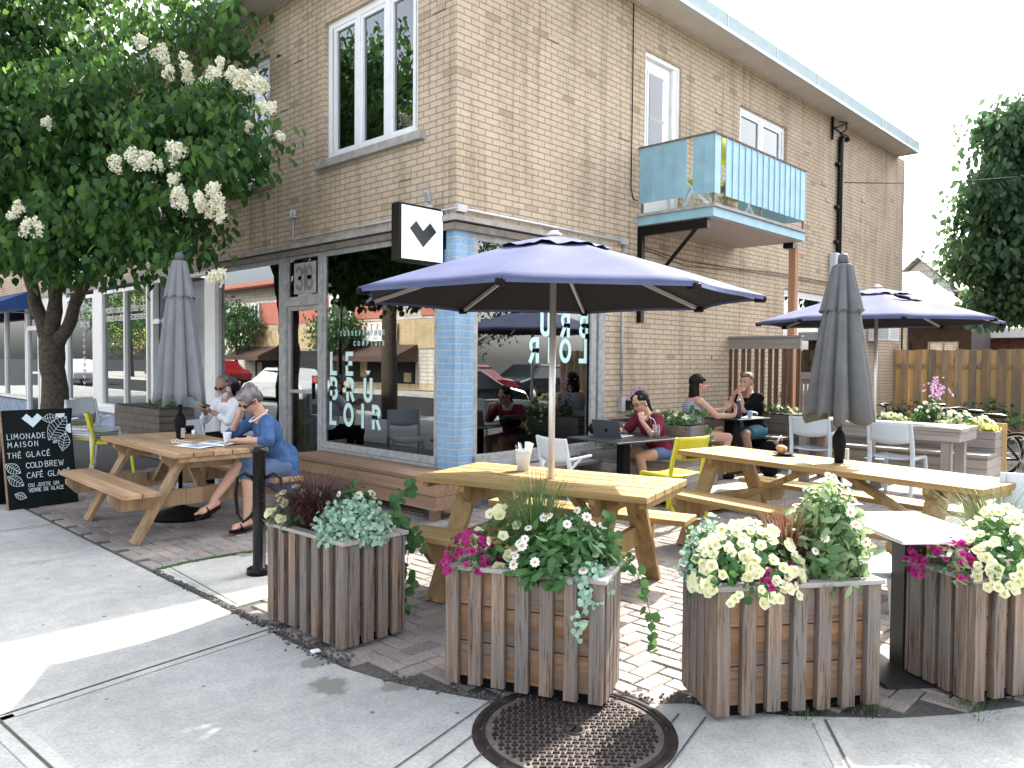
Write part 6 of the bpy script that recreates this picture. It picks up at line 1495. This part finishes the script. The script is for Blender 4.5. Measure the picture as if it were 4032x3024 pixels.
# --- bearded man with phone behind her, standing/sitting near the left shop window
person('white-bearded man in a white shirt and dark glasses, looking down at his phone',(-.62,3.42,0),R(190),dict(
 hip=.50,lean=.16,head=(.07,.0,.14),pitch=.55,yaw=.15,skin='skin2',hair='hair_grey',wide=1.08,k=1.05,
 arms=[dict(hand=(.38,.06,.86),hint=(0,.8,-1),dir=(1,-.1,.1),n=(0,-.5,1),curl=.8),dict(hand=(.36,-.06,.87),hint=(0,-.8,-1),dir=(1,.2,.1),n=(0,.6,1),curl=.8)],
 legs=[dict(knee=(.42,.14,.50),ankle=(.42,.14,.10)),dict(knee=(.42,-.14,.50),ankle=(.44,-.14,.10))],
 top=dict(mat='shirt_white',sleeve=1.45,cuff=.06,extra=[('c',V3(.0,0,.5),.16,V3(.02,0,.62),.15)]),bottom=dict(name='trousers',mat='blackmat' if 0 else 'tee_black',len=1.9),
 hairs=[((-.03,0,.05),(.092,.079,.072)),((-.05,0,.0),(.06,.076,.055))],
 headgear=[sunglasses(),('beard','beard',[('e',(.040,0,-.092),(.050,.054,.045)),('e',(.052,0,-.118),(.036,.040,.045)),('e',(.088,0,-.052),(.010,.024,.006)),('e',(.01,.062,-.04),(.03,.02,.05)),('e',(.01,-.062,-.04),(.03,.02,.05))])],shoes='x'))
g=MB(); g.box((0,0,0),(.14,.07,.008),None,.003); o=g.build('phone',M['black']); o.location=(-1.03,3.36,.905); o.rotation_euler=(R(15),R(-20),R(10)); tag(o,'black phone held by the bearded man','phone')
# --- woman with laptop
Pl,HM,k=person('woman in a maroon T-shirt and glasses, chin on fist, typing on her laptop',(2.10,-1.06,0),R(165),dict(
 hip=.50,lean=.42,head=(.11,.0,.12),pitch=.42,yaw=.12,roll=.05,skin='skin',hair='hair_dark',k=.97,
 arms=[dict(hand=(.42,.17,.87),hint=(.25,.7,-1.4),dir=(-.1,-.3,1),n=(-.6,-1,0),curl=1.7),dict(hand=(.46,-.12,.76),hint=(0,-.8,-1),dir=(1,.1,0),n=(0,0,-1),curl=.6)],
 legs=[dict(knee=(.44,.16,.50),ankle=(.38,.18,.10)),dict(knee=(.46,-.06,.50),ankle=(.44,-.06,.10))],
 top=dict(mat='tee_red',sleeve=.62,cuff=.062),bottom=dict(name='shorts',mat='denim_skirt',len=.42),
 hairs=[((-.030,0,.038),(.098,.084,.088)),((-.06,0,-.03),(.06,.076,.07)),((-.085,0,-.09),(.045,.045,.08)),((-.10,.0,-.15),(.035,.035,.07)),((.03,.055,.065),(.035,.025,.03)),((.03,-.055,.065),(.035,.025,.03))],
 headgear=[glasses(),('earphone','white_pl',[('e',(-.0,.088,-.02),(.008,.008,.012)),('t',[(.0,.09,-.02),(.01,.10,-.12),(.04,.11,-.22),(.06,.10,-.34)],.0022)])],shoes='x'))
# --- talking woman
person('dark-haired woman in a striped tank top, gesturing across the cafe table',(3.02,-.86,0),R(-40),dict(
 hip=.60,lean=.14,head=(.05,.0,.145),pitch=.0,yaw=-.06,skin='skin',hair='hair_dark',k=.99,
 arms=[dict(hand=(.50,.10,.93),hint=(-.2,.5,-1),dir=(.6,-.1,.8),n=(-.8,-.5,.4),curl=.8),dict(hand=(.50,-.16,.87),hint=(-.2,-.5,-1.2),dir=(.5,.3,1),n=(-.9,.4,.2),curl=.9)],
 legs=[dict(knee=(.43,.09,.60),ankle=(.40,.10,.20)),dict(knee=(.44,-.13,.60),ankle=(.38,-.12,.20))],
 top=dict(mat='stripe',sleeve=-1,name='tank_top'),bottom=dict(name='shorts',mat='denim_skirt',len=.35),
 hairs=[((-.028,0,.035),(.100,.086,.092)),((-.06,0,-.06),(.062,.082,.11)),((-.075,0,-.14),(.05,.08,.09)),((-.055,-.06,-.12),(.045,.03,.10)),((-.055,.06,-.12),(.045,.03,.10)),((.048,0,.052),(.036,.064,.028))],shoes='x'))
# --- talking man
person('man in a black T-shirt and rolled denim shorts, hands clasped before his mouth',(4.50,-.98,0),R(158),dict(
 hip=.60,lean=.22,head=(.05,.0,.14),pitch=.12,yaw=.30,skin='skin',hair='hair_blond',wide=1.15,k=1.03,
 arms=[dict(hand=(.31,.045,1.09),hint=(.4,.5,-1.6),dir=(-.2,-.7,.7),n=(-.9,-.4,0),curl=1.1),dict(hand=(.32,-.045,1.08),hint=(.4,-.5,-1.6),dir=(-.2,.7,.7),n=(-.9,.4,0),curl=1.1)],
 legs=[dict(knee=(.40,.26,.58),ankle=(.34,.30,.2)),dict(knee=(.42,-.24,.58),ankle=(.36,-.24,.2))],
 top=dict(mat='tee_black',sleeve=.72,cuff=.068,extra=[('c',V3(-.03,0,.62),.14,V3(-.03,0,.5),.14)]),bottom=dict(name='shorts',mat='shorts',len=.72,w=.088),
 hairs=[((-.028,0,.045),(.096,.080,.078)),((-.05,0,-.0),(.06,.079,.06)),((.02,0,.095),(.07,.062,.032)),((.055,.0,.09),(.03,.05,.028))],shoes='x'))
# --- man with a cap inside the cafe, seen from behind through the door
person('man in white T-shirt and pale cap seated inside the shop, behind the door glass',(.85,2.72,0),R(5),dict(
 hip=.50,lean=.1,head=(.04,.0,.15),pitch=.1,yaw=0,skin='skin2',hair='hair_grey',wide=1.2,k=1.08,
 arms=[dict(hand=(.35,.2,.72),hint=(0,1,-1),curl=.6),dict(hand=(.35,-.2,.72),hint=(0,-1,-1),curl=.6)],
 legs=[dict(knee=(.42,.12,.50),ankle=(.42,.12,.10)),dict(knee=(.42,-.12,.50),ankle=(.42,-.12,.10))],
 top=dict(mat='shirt_white',sleeve=.8,cuff=.07),bottom=dict(name='trousers',mat='tee_black',len=1.9),
 hairs=[((-.03,0,.0),(.088,.078,.06))],headgear=[('cap','grey_pl',[('e',(-.012,0,.055),(.102,.088,.068)),('e',(.09,0,.05),(.06,.06,.008))])],shoes='x'))
# ================= small things =================
def cyl(name,label,cat,loc,prof,mat,n=20):
    g=MB(); g.lathe(prof,n); o=g.build(name,mat); o.location=loc; return tag(o,label,cat)
cup=cyl('paper_cup','white paper cup beside the newspaper','cup',(-1.98,.80,.74),[(0,0),(.027,0),(.038,.095),(.040,.1),(.037,.1),(.025,.005),(0,.005)],M['paper'])
o=empty('cutlery_pot',(-1.27,-2.13,.74),0,'white pot with a lace rim full of cutlery and napkins','pot')
g=MB(); g.lathe([(0,0),(.04,0),(.052,.115),(.054,.118),(.049,.115),(.037,.004),(0,.004)],24); g.build('pot',M['white_pl'],o)
g=MB()
for i in range(20):
    a=2*math.pi*i/20; g.tube([(.0515*math.cos(a+b_),.0515*math.sin(a+b_),.118+h_) for b_,h_ in ((-.13,0),(-.08,.02),(0,.03),(.08,.02),(.13,0))],.003,5); g.ell((.0515*math.cos(a),.0515*math.sin(a),.126),(.004,.004,.004),n=6,m=4)
g.build('lace_rim',M['white_pl'],o)
rr=random.Random(3)
for i in range(9):
    g=MB(); a=rr.uniform(1.2,4.0); d_=rr.uniform(.01,.03); x,y=d_*math.cos(a),d_*math.sin(a); g.tube([(x,y,.05),(x*2.0,y*2.0,rr.uniform(.15,.2))],.0035,6); g.build('cutlery',M['steel'] if i%3 else M['rust'],o)
for i in range(4):
    g=MB(); g.box((.012+.008*i,-.02+.006*i,.13),(.004,.03,.14),T(0,0,0,R(4*i),R(5+2*i),R(30))); g.build('napkin',M['paper'],o)
# newspaper
o=empty('newspaper',(-2.14,.78,.742),R(12),'open newspaper with blue and purple pictures on the brown table','newspaper')
for s in(-1,1):
    vs=[];fs=[]
    for i in range(9):
        for j in range(5): x=s*.24*i/8; vs.append((x,-.18+.09*j,.004+.012*math.sin(math.pi*i/8)*(1 if s>0 else .6)))
    for i in range(8):
        for j in range(4): A=i*5+j; fs.append((A,A+1,A+6,A+5))
    g=MB(); g.add(vs,fs,True); pg=g.build('page',M['paper'],o); pg.modifiers.new('t','SOLIDIFY').thickness=.002
    g=MB()
    for (a_,b_,c_,d_) in ((.03,-.15,.12,-.02),(.14,-.13,.22,.05),(.04,.02,.12,.15)):
        x0,x1=s*a_,s*c_; zz=lambda x:.0065+.012*math.sin(math.pi*abs(x)/.24)*(1 if s>0 else .6); g.quad((x0,b_,zz(x0)),(x1,b_,zz(x1)),(x1,d_,zz(x1)),(x0,d_,zz(x0)))
    g.build('print',M['ink'],pg)
o=empty('sunglasses',(-2.34,1.04,.75),R(40),'pair of pale sunglasses lying on the newspaper','sunglasses')
g=MB()
for s in(-1,1): g.tube([(s*.033+.024*math.cos(a),0+.0,.018+.018*math.sin(a)) for a in [i*math.pi/6 for i in range(13)]],.003,6); g.tube([(s*.06,0,.02),(s*.062,-.06,.012),(s*.05,-.13,.004)],.003,6)
g.build('frame',M['pearl'],o)
# laptop
o=empty('laptop',(1.42,-.93,.711),R(5),'open grey laptop on the dark metal table','laptop')
g=MB(); g.box((0,0,.008),(.23,.33,.015),None,.004); g.build('keyboard_half',M['steel'],o)
g=MB(); g.box((-.165,0,.115),(.008,.33,.23),T(0,0,0),.003); l_=g.build('lid',plain('space_grey',(.10,.11,.12),.35,.5,var=.03),o); l_.rotation_euler=(0,R(-14),0); l_.location=(.03,0,-.0)
g=MB(); g.ell((-.1705,.006,.12),(.001,.014,.018),n=14,m=8); g.ell((-.1705,-.006,.12),(.001,.012,.018),n=14,m=8); g.ell((-.1705,0,.146),(.001,.004,.007)); g.build('emblem',M['blackmat'],l_)
o=empty('drink_jar',(1.66,-1.29,.712),0,'glass jar of iced coffee with a white straw on the laptop table','drink')
g=MB(); g.lathe([(0,0),(.038,0),(.040,.09),(.034,.115),(.036,.13)],20); g.build('jar',M['jar'],o); g=MB(); g.lathe([(0,.004),(.036,.004),(.037,.06),(0,.06)],20); g.build('coffee',plain('milky_coffee',(.42,.30,.18),.4,var=.03),o); g=MB(); g.tube([(.01,0,.03),(-.02,.0,.15),(-.04,.01,.19),(-.09,.03,.215)],.004,8); g.build('straw',M['white_pl'],o)
o=empty('shoulder_bag',(1.55,-.62,.71),R(20),'black bag and headphones behind the laptop','bag'); g=MB(); g.box((0,0,.06),(.26,.18,.12),None,.04); g.build('bag',M['blackmat'],o); g=MB(); g.tube([(.06*math.cos(a),-.12,.05+.06*math.sin(a)) for a in [i*math.pi/8 for i in range(17)]],.012,8); g.build('headphones',M['black'],o)
# talking table things (top at .81)
zt=.812
o=empty('drink_bottle',(3.60,-1.20,zt),0,'dark purple metal drink bottle on the couple table','bottle'); g=MB(); g.lathe([(0,0),(.034,0),(.036,.01),(.036,.17),(.024,.195),(.022,.21),(0,.21)],20); g.build('bottle',plain('dark_purple_metal',(.035,.02,.06),.35,.3),o); g=MB(); g.lathe([(0,.21),(.025,.21),(.025,.235),(0,.235)],16); g.tube([(.022,0,.225),(.02,0,.26),(-.02,0,.26),(-.022,0,.225)],.004,6); g.build('cap',M['steel'],o)
for i,(x,y) in enumerate(((3.72,-.92),(3.82,-.86))):
    cyl('glass_jar',['clear drinking jar nearest the gesturing woman','clear drinking jar beside the purple bottle'][i],'jar',(x,y,zt),[(0,0),(.034,0),(.036,.08),(.03,.095),(.031,.105),(.029,.105),(.033,.08),(.031,.006),(0,.006)],M['jar'])
cyl('tumbler','small glass of pale blue liquid right of the purple bottle','glass',(3.75,-1.28,zt),[(0,0),(.028,0),(.034,.09),(0,.09)],plain('pale_blue_drink',(.25,.35,.5),.2))
g=MB(); g.box((0,0,.009),(.2,.14,.018),None,.003); o=g.build('notebook',M['paper']); o.location=(3.58,-.98,zt); o.rotation_euler=(0,0,R(25)); tag(o,'pale notebook in front of the gesturing woman','notebook')
g=MB(); g.box((0,0,.002),(.28,.2,.003)); o=g.build('paper_sheet',M['paper']); o.location=(3.84,-1.24,zt); o.rotation_euler=(0,0,R(-10)); tag(o,'white paper sheets near the clasped hands of the man','paper')
o=empty('sports_sunglasses',(3.92,-1.22,zt+.004),R(-20),'white and black wraparound glasses on the couple table','sunglasses'); g=MB(); g.ell((0,0,.035),(.075,.03,.032)); g.build('lens',M['black'],o); g=MB(); g.tube([(-.1,.0,.01),(-.06,-.03,.05),(0,-.04,.068),(.06,-.03,.05),(.09,0,.02)],.006,6); g.build('frame',M['white_pl'],o)
# muffin on plate
o=empty('plate',(.93,-3.00,.742),0,'black plate on the long sunlit picnic table','plate'); g=MB(); g.lathe([(0,.004),(.05,.004),(.09,.016),(.092,.02),(.05,.009),(0,.009)],28); g.build('dish',M['black'],o)
g=MB(); g.lathe([(0,0),(.026,0),(.034,.03),(.042,.04),(.044,.05),(.036,.066),(.018,.075),(0,.077)],20,mod=lambda t,u,z:1+.06*math.sin(5*t+z*90)+.04*math.sin(11*t)); o=g.build('muffin',plain('muffin_crust',(.48,.27,.13),.9,var=.4,scale=40,bump=.6)); o.location=(.91,-2.98,.752); o.rotation_euler=(R(12),R(-8),0); tag(o,'golden muffin on the black plate','muffin')
o=empty('coffee_cup',(-1.30,2.10,.74),0,'black coffee cup on a saucer at the far side of the brown table','cup'); g=MB(); g.lathe([(0,.012),(.03,.012),(.045,.06),(.047,.075),(.043,.075),(.03,.02),(0,.018)],20); g.build('cup',M['black'],o); g=MB(); g.lathe([(0,0),(.05,0),(.075,.01),(0,.01)],24); g.build('saucer',M['black'],o)
o.location=(-1.82,1.95,.74)
g=MB(); g.lathe([(0,0),(.015,0),(.017,.08),(0,.085)],12); o=g.build('knob',M['alu'],UA); o.location=(.08,-.10,.745)
o=empty('backpack',(3.55,-1.55,.1),R(10),'black backpack on the deck beside the timber table leg','backpack'); g=MB(); g.box((.35,.0,.22),(.3,.22,.44),None,.07); g.build('bag',M['tee_black'],o); g=MB(); g.tube([(.25,-.1,.44),(.35,-.12,.5),(.45,-.1,.44)],.012,6); g.box((.35,-.115,.3),(.24,.008,.012)); g.box((.35,-.115,.22),(.24,.008,.01)); g.build('strap',M['pearl'],o)
g=MB(); g.box((0,0,.08),(.24,.16,.16),T(0,0,0,0,R(12),0),.02); o=g.build('paper_bag',plain('kraft_paper',(.30,.21,.11),.9,var=.25,scale=10,bump=.5)); o.location=(3.42,-.42,.55); tag(o,'crumpled brown paper bag on the seat behind the couple table','bag')
# ---- chalkboard A-frame
o=empty('chalkboard_sign',(-2.86,2.97,0),0,'black A-frame chalkboard listing cold drinks, white heart at its top','chalkboard')
tilt=R(-14); BM=Matrix.Translation((-2.85,2.95,.0))@Euler((R(-12),0,R(4)),'XYZ').to_matrix().to_4x4(); o.location=(0,0,0)
hb,wb=.98,.63
g=MB(); g.box((0,0,hb/2),(wb,.018,hb),BM,.002); g.build('board',M['chalkboard'],o)
g=MB(); g.box((-wb/2-.006,0,hb/2),(.012,.022,hb),BM); g.build('edge',M['bench'],o)
BM2=Matrix.Translation((-2.85,3.38,0))@Euler((R(12),0,R(4)),'XYZ').to_matrix().to_4x4(); g=MB(); g.box((0,0,hb/2),(wb,.018,hb),BM2); g.build('rear_board',M['blackmat'],o)
f_=lambda X,Y:BM@Vector((X,-.0105,Y))
ct=MB(); ux_=(BM.to_3x3()@Vector((1,0,0))); uz_=(BM.to_3x3()@Vector((0,0,1)))
def ch(s,x0,x1,z0,h,w_=.0055): text(ct,s,f_(x0,z0),ux_,uz_,h,w_,sp=.2,width=x1-x0,jit=.03)
L0=-wb/2
ch('LIMONADE',L0+.035,L0+.37,.69,.052); ch('MAISON',L0+.035,L0+.30,.61,.05); ch('THÉ',L0+.025,L0+.14,.505,.05); ch('GLACÉ',L0+.19,L0+.40,.505,.052)
ch('COLD',L0+.18,L0+.325,.395,.052); ch('BREW',L0+.35,L0+.52,.395,.055); ch('CAFÉ',L0+.18,L0+.32,.295,.052); ch('GLACÉ',L0+.37,L0+.57,.295,.054)
ch('OU JUSTE UN',L0+.185,L0+.46,.205,.034,.0045); ch('VERRE DE GLACE',L0+.185,L0+.50,.155,.034,.0045)
heart(ct,f_(L0+.27,.80),ux_,uz_,.19)
def leafd(cx,cz,l,w_,ang,nv=6,wd=.0035):
    ca,sa=math.cos(R(ang)),math.sin(R(ang)); F=lambda u,v:(cx+u*ca-v*sa,cz+u*sa+v*ca)
    P_=lambda pts:ribbon(ct,[F(*p) for p in pts],wd,f_)
    P_([(l*i/10,w_*math.sin(math.pi*i/10)) for i in range(11)]);P_([(l*i/10,-w_*math.sin(math.pi*i/10)) for i in range(11)]);P_([(0,0),(l*.5,w_*.08),(l,0)])
    for k_ in range(1,nv):
        x=l*k_/nv; e_=w_*math.sin(math.pi*min(1,(k_+.6)/nv))*.93
        P_([(x,0),(x+l*.07,e_*.6),(x+l*.10,e_)]);P_([(x,0),(x+l*.07,-e_*.6),(x+l*.10,-e_)])
leafd(L0+.36,.875,.14,.045,8); leafd(L0+.40,.66,.30,.085,52,9); leafd(L0+.52,.54,.19,.055,75,7); leafd(L0+.44,.63,.05,.015,30,4)
leafd(L0+.0,.45,.16,.05,-38,7); leafd(L0+.01,.33,.17,.05,-38,7); leafd(L0+.06,.15,.11,.035,-25,6)
# half moons
for (cx,cz,r_,a0,a1) in ((L0+.53,.93,.045,180,360),(wb/2-.01,.77,.05,90,270)):
    p=arc(cx,cz,r_,r_,a0,a1,12); ct.add([f_(*q) for q in p],[tuple(range(len(p)))])
ct.build('chalk_lettering',M['chalk'],o)
# ---- bollard with bike loops
o=empty('bike_bollard',(-2.52,-.79,0),0,'black steel bollard with two bicycle loops beside the left planter','bollard')
g=MB(); g.lathe([(0,0),(.085,0),(.085,.04),(.075,.045),(.043,.05),(.043,.84),(.05,.845),(.05,.865),(.03,.885),(0,.89)],24); g.build('post',M['black'],o)
for s in(-1,1):
    d_=Rt*s; g=MB(); pts=[V3(0,0,.66)+d_*.03,V3(0,0,.70)+d_*.10,V3(0,0,.67)+d_*.15,V3(0,0,.55)+d_*.165,V3(0,0,.42)+d_*.15,V3(0,0,.36)+d_*.11,V3(0,0,.40)+d_*.06,V3(0,0,.44)+d_*.03]; g.tube(pts,.013,10); g.build('loop',M['black'],o)
# ---- manhole
o=empty('manhole_cover',(-2.745,-3.80,0),R(43),'rusty iron manhole cover with a raised basket pattern, half under the planter','manhole cover')
g=MB(); g.lathe([(0,.004),(.355,.004),(.36,.0045)],48); g.build('plate',M['dusty_iron'],o)
g=MB(); g.lathe([(.36,.002),(.362,.010),(.370,.010),(.371,.004),(.384,.004),(.386,.009),(.412,.007),(.415,.0)],64); g.build('frame_ring',M['iron'],o)
g=MB()
for i in range(-13,14):
    for j in range(-13,14):
        x,y=i*.0265,j*.0265
        if math.hypot(x,y)<.335 and math.hypot(x,y)>.055:
            h_=(i+j)%2; g.box((x,y,.0065),(.026,.0105,.009) if h_ else (.0105,.026,.009),None,.0012)
g.build('tread',M['iron'],o,fix=False)
g=MB(); g.lathe([(0,.0055),(.03,.0055),(.03,.009),(.045,.009),(.045,.004)],20); g.build('hub',M['iron'],o)
# litter
g=MB(); g.box((0,0,.008),(.05,.03,.012),T(0,0,0,R(10),R(5),0),.004); o=g.build('paper_scrap',M['paper']); o.location=(-3.03,-2.33,0); tag(o,'crumpled white paper scrap at the foot of the left planter','litter')
# balcony chairs
def fold(loc,rz,label):
    c=empty('folding_chair',loc,rz,label,'chair','yellow folding chairs on the balcony')
    g=MB(); g.box((0,0,.42),(.38,.40,.02)); g.build('seat',plain('lime_canvas',(.60,.62,.12),.7,var=.05),c)
    g=MB(); g.box((-.24,0,.80),(.02,.40,.28),T(0,0,0,0,R(-6),0),.01); g.build('backrest',bpy.data.materials['lime_canvas'] if 0 else M['yellow_pl'],c)
    for s in(-1,1):
        g=MB(); g.beam((-.30,s*.21,.95),(.20,s*.21,0),.025,.03); g.build('leg',M['white_pl'],c); g=MB(); g.beam((.18,s*.185,.43),(-.24,s*.185,0),.025,.03); g.build('leg',M['white_pl'],c)
    return c
fold((3.68,-.62,3.385),R(95),'yellow folding chair in the gap at the left of the balcony'); fold((4.85,-.50,3.385),R(170),'lime folding chair by the sliding window on the balcony'); fold((3.95,-.45,3.385),R(60),'folding chair at the back of the balcony near the corner gap')
g=MB(); g.box((0,0,.02),(.5,.5,.03)); g.tube([(0,0,-.45),(0,0,0)],.03,8); o=g.build('balcony_table',M['trim']); o.location=(4.4,-.55,3.85); tag(o,'small dark table among the balcony chairs','table')
# bicycles
def bike(loc,rz,label,mat):
    b=empty('bicycle',loc,rz,label,'bicycle','bicycles parked behind the bench planter')
    for x in(-.5,.5):
        g=MB(); g.tube([(x+.33*math.cos(a),0,.34+.33*math.sin(a)) for a in [i*math.pi/16 for i in range(33)]],.019,8,False); wv_=g.build('wheel',M['blackmat'],b)
        g=MB(); g.tube([(x+.305*math.cos(a),0,.34+.305*math.sin(a)) for a in [i*math.pi/16 for i in range(33)]],.009,6,False)
        for i in range(14): a=i*math.pi/7; g.tube([(x,0,.34),(x+.3*math.cos(a),0,.34+.3*math.sin(a))],.0015,4,False)
        g.build('rim',M['steel'],wv_)
    g=MB(); 
    for p,q in (((-.5,0,.34),(-.12,0,.32)),((-.12,0,.32),(.34,0,.72)),((-.2,0,.72),(.34,0,.72)),((-.12,0,.32),(-.22,0,.82)),((-.5,0,.34),(-.2,0,.7)),((.34,0,.78),(.5,0,.34))): g.tube([p,q],.016,8)
    g.build('frame',mat,b)
    g=MB(); g.ell((-.22,0,.88),(.14,.07,.035)); g.ell((-.12,0,.885),(.12,.03,.025)); g.build('saddle',M['black'],b)
    g=MB(); g.tube([(.34,0,.76),(.33,0,.9),(.40,0,.93)],.014,8); g.tube([(.30,-.28,.93),(.38,-.22,.95),(.42,0,.94),(.38,.22,.95),(.30,.28,.93)],.013,8); g.tube([(.40,.2,.95),(.47,.16,.93)],.008,6); g.build('handlebar',M['black'],b)
    return b
bike((6.5,-3.15,-.05),R(75),'dark bicycle whose front wheel shows at the right end of the bench planter',M['black'])
bike((6.9,-2.2,-.05),R(100),'red bicycle standing behind the bench planter',M['carred'])
bike((7.3,-2.7,-.05),R(82),'third bicycle, black, its saddle showing above the pale petunias',M['black'])
# wooden chairs inside the cafe
def wchair(loc,rz,label):
    c=empty('wooden_chair',loc,rz,label,'chair','wooden chairs inside the shop'); g=MB(); g.box((0,0,.44),(.42,.42,.03),None,.01); g.build('seat',M['post'],c)
    g=MB(); g.box((-.24,0,.98),(.02,.42,.10),None,.008)
    for i in range(5): g.tube([(-.2,-.15+.075*i,.45),(-.235,-.16+.08*i,.95)],.010,6)
    g.build('backrest',M['post'],c)
    for x in(-.17,.17):
        for y in(-.17,.17): g=MB(); g.tube([(x,y,.43),(x*1.2,y*1.2,.02)],.018,8); g.build('leg',M['post'],c)
    return c
wchair((.62,1.35,.02),R(-60),'wooden spindle chair behind the big window, nearer the door'); wchair((.60,.62,.02),R(-70),'wooden spindle chair behind the big window, next to the blue pillar')
o=ped((1.2,1.0,.02),0,.7,.7,.72,'dark round-cornered table inside the shop behind the window',M['blackmat'],M['blackmat'])
g=MB(); g.tube([(1.3,1.15,2.9),(1.3,1.15,1.65)],.006,6); g.lathe([(.03,1.65),(.12,1.52),(.12,1.51),(0.02,1.62)],16,T(1.3,1.15,0)); o=g.build('pendant_lamp',M['black']); tag(o,'black pendant lamp hanging inside the shop','lamp')
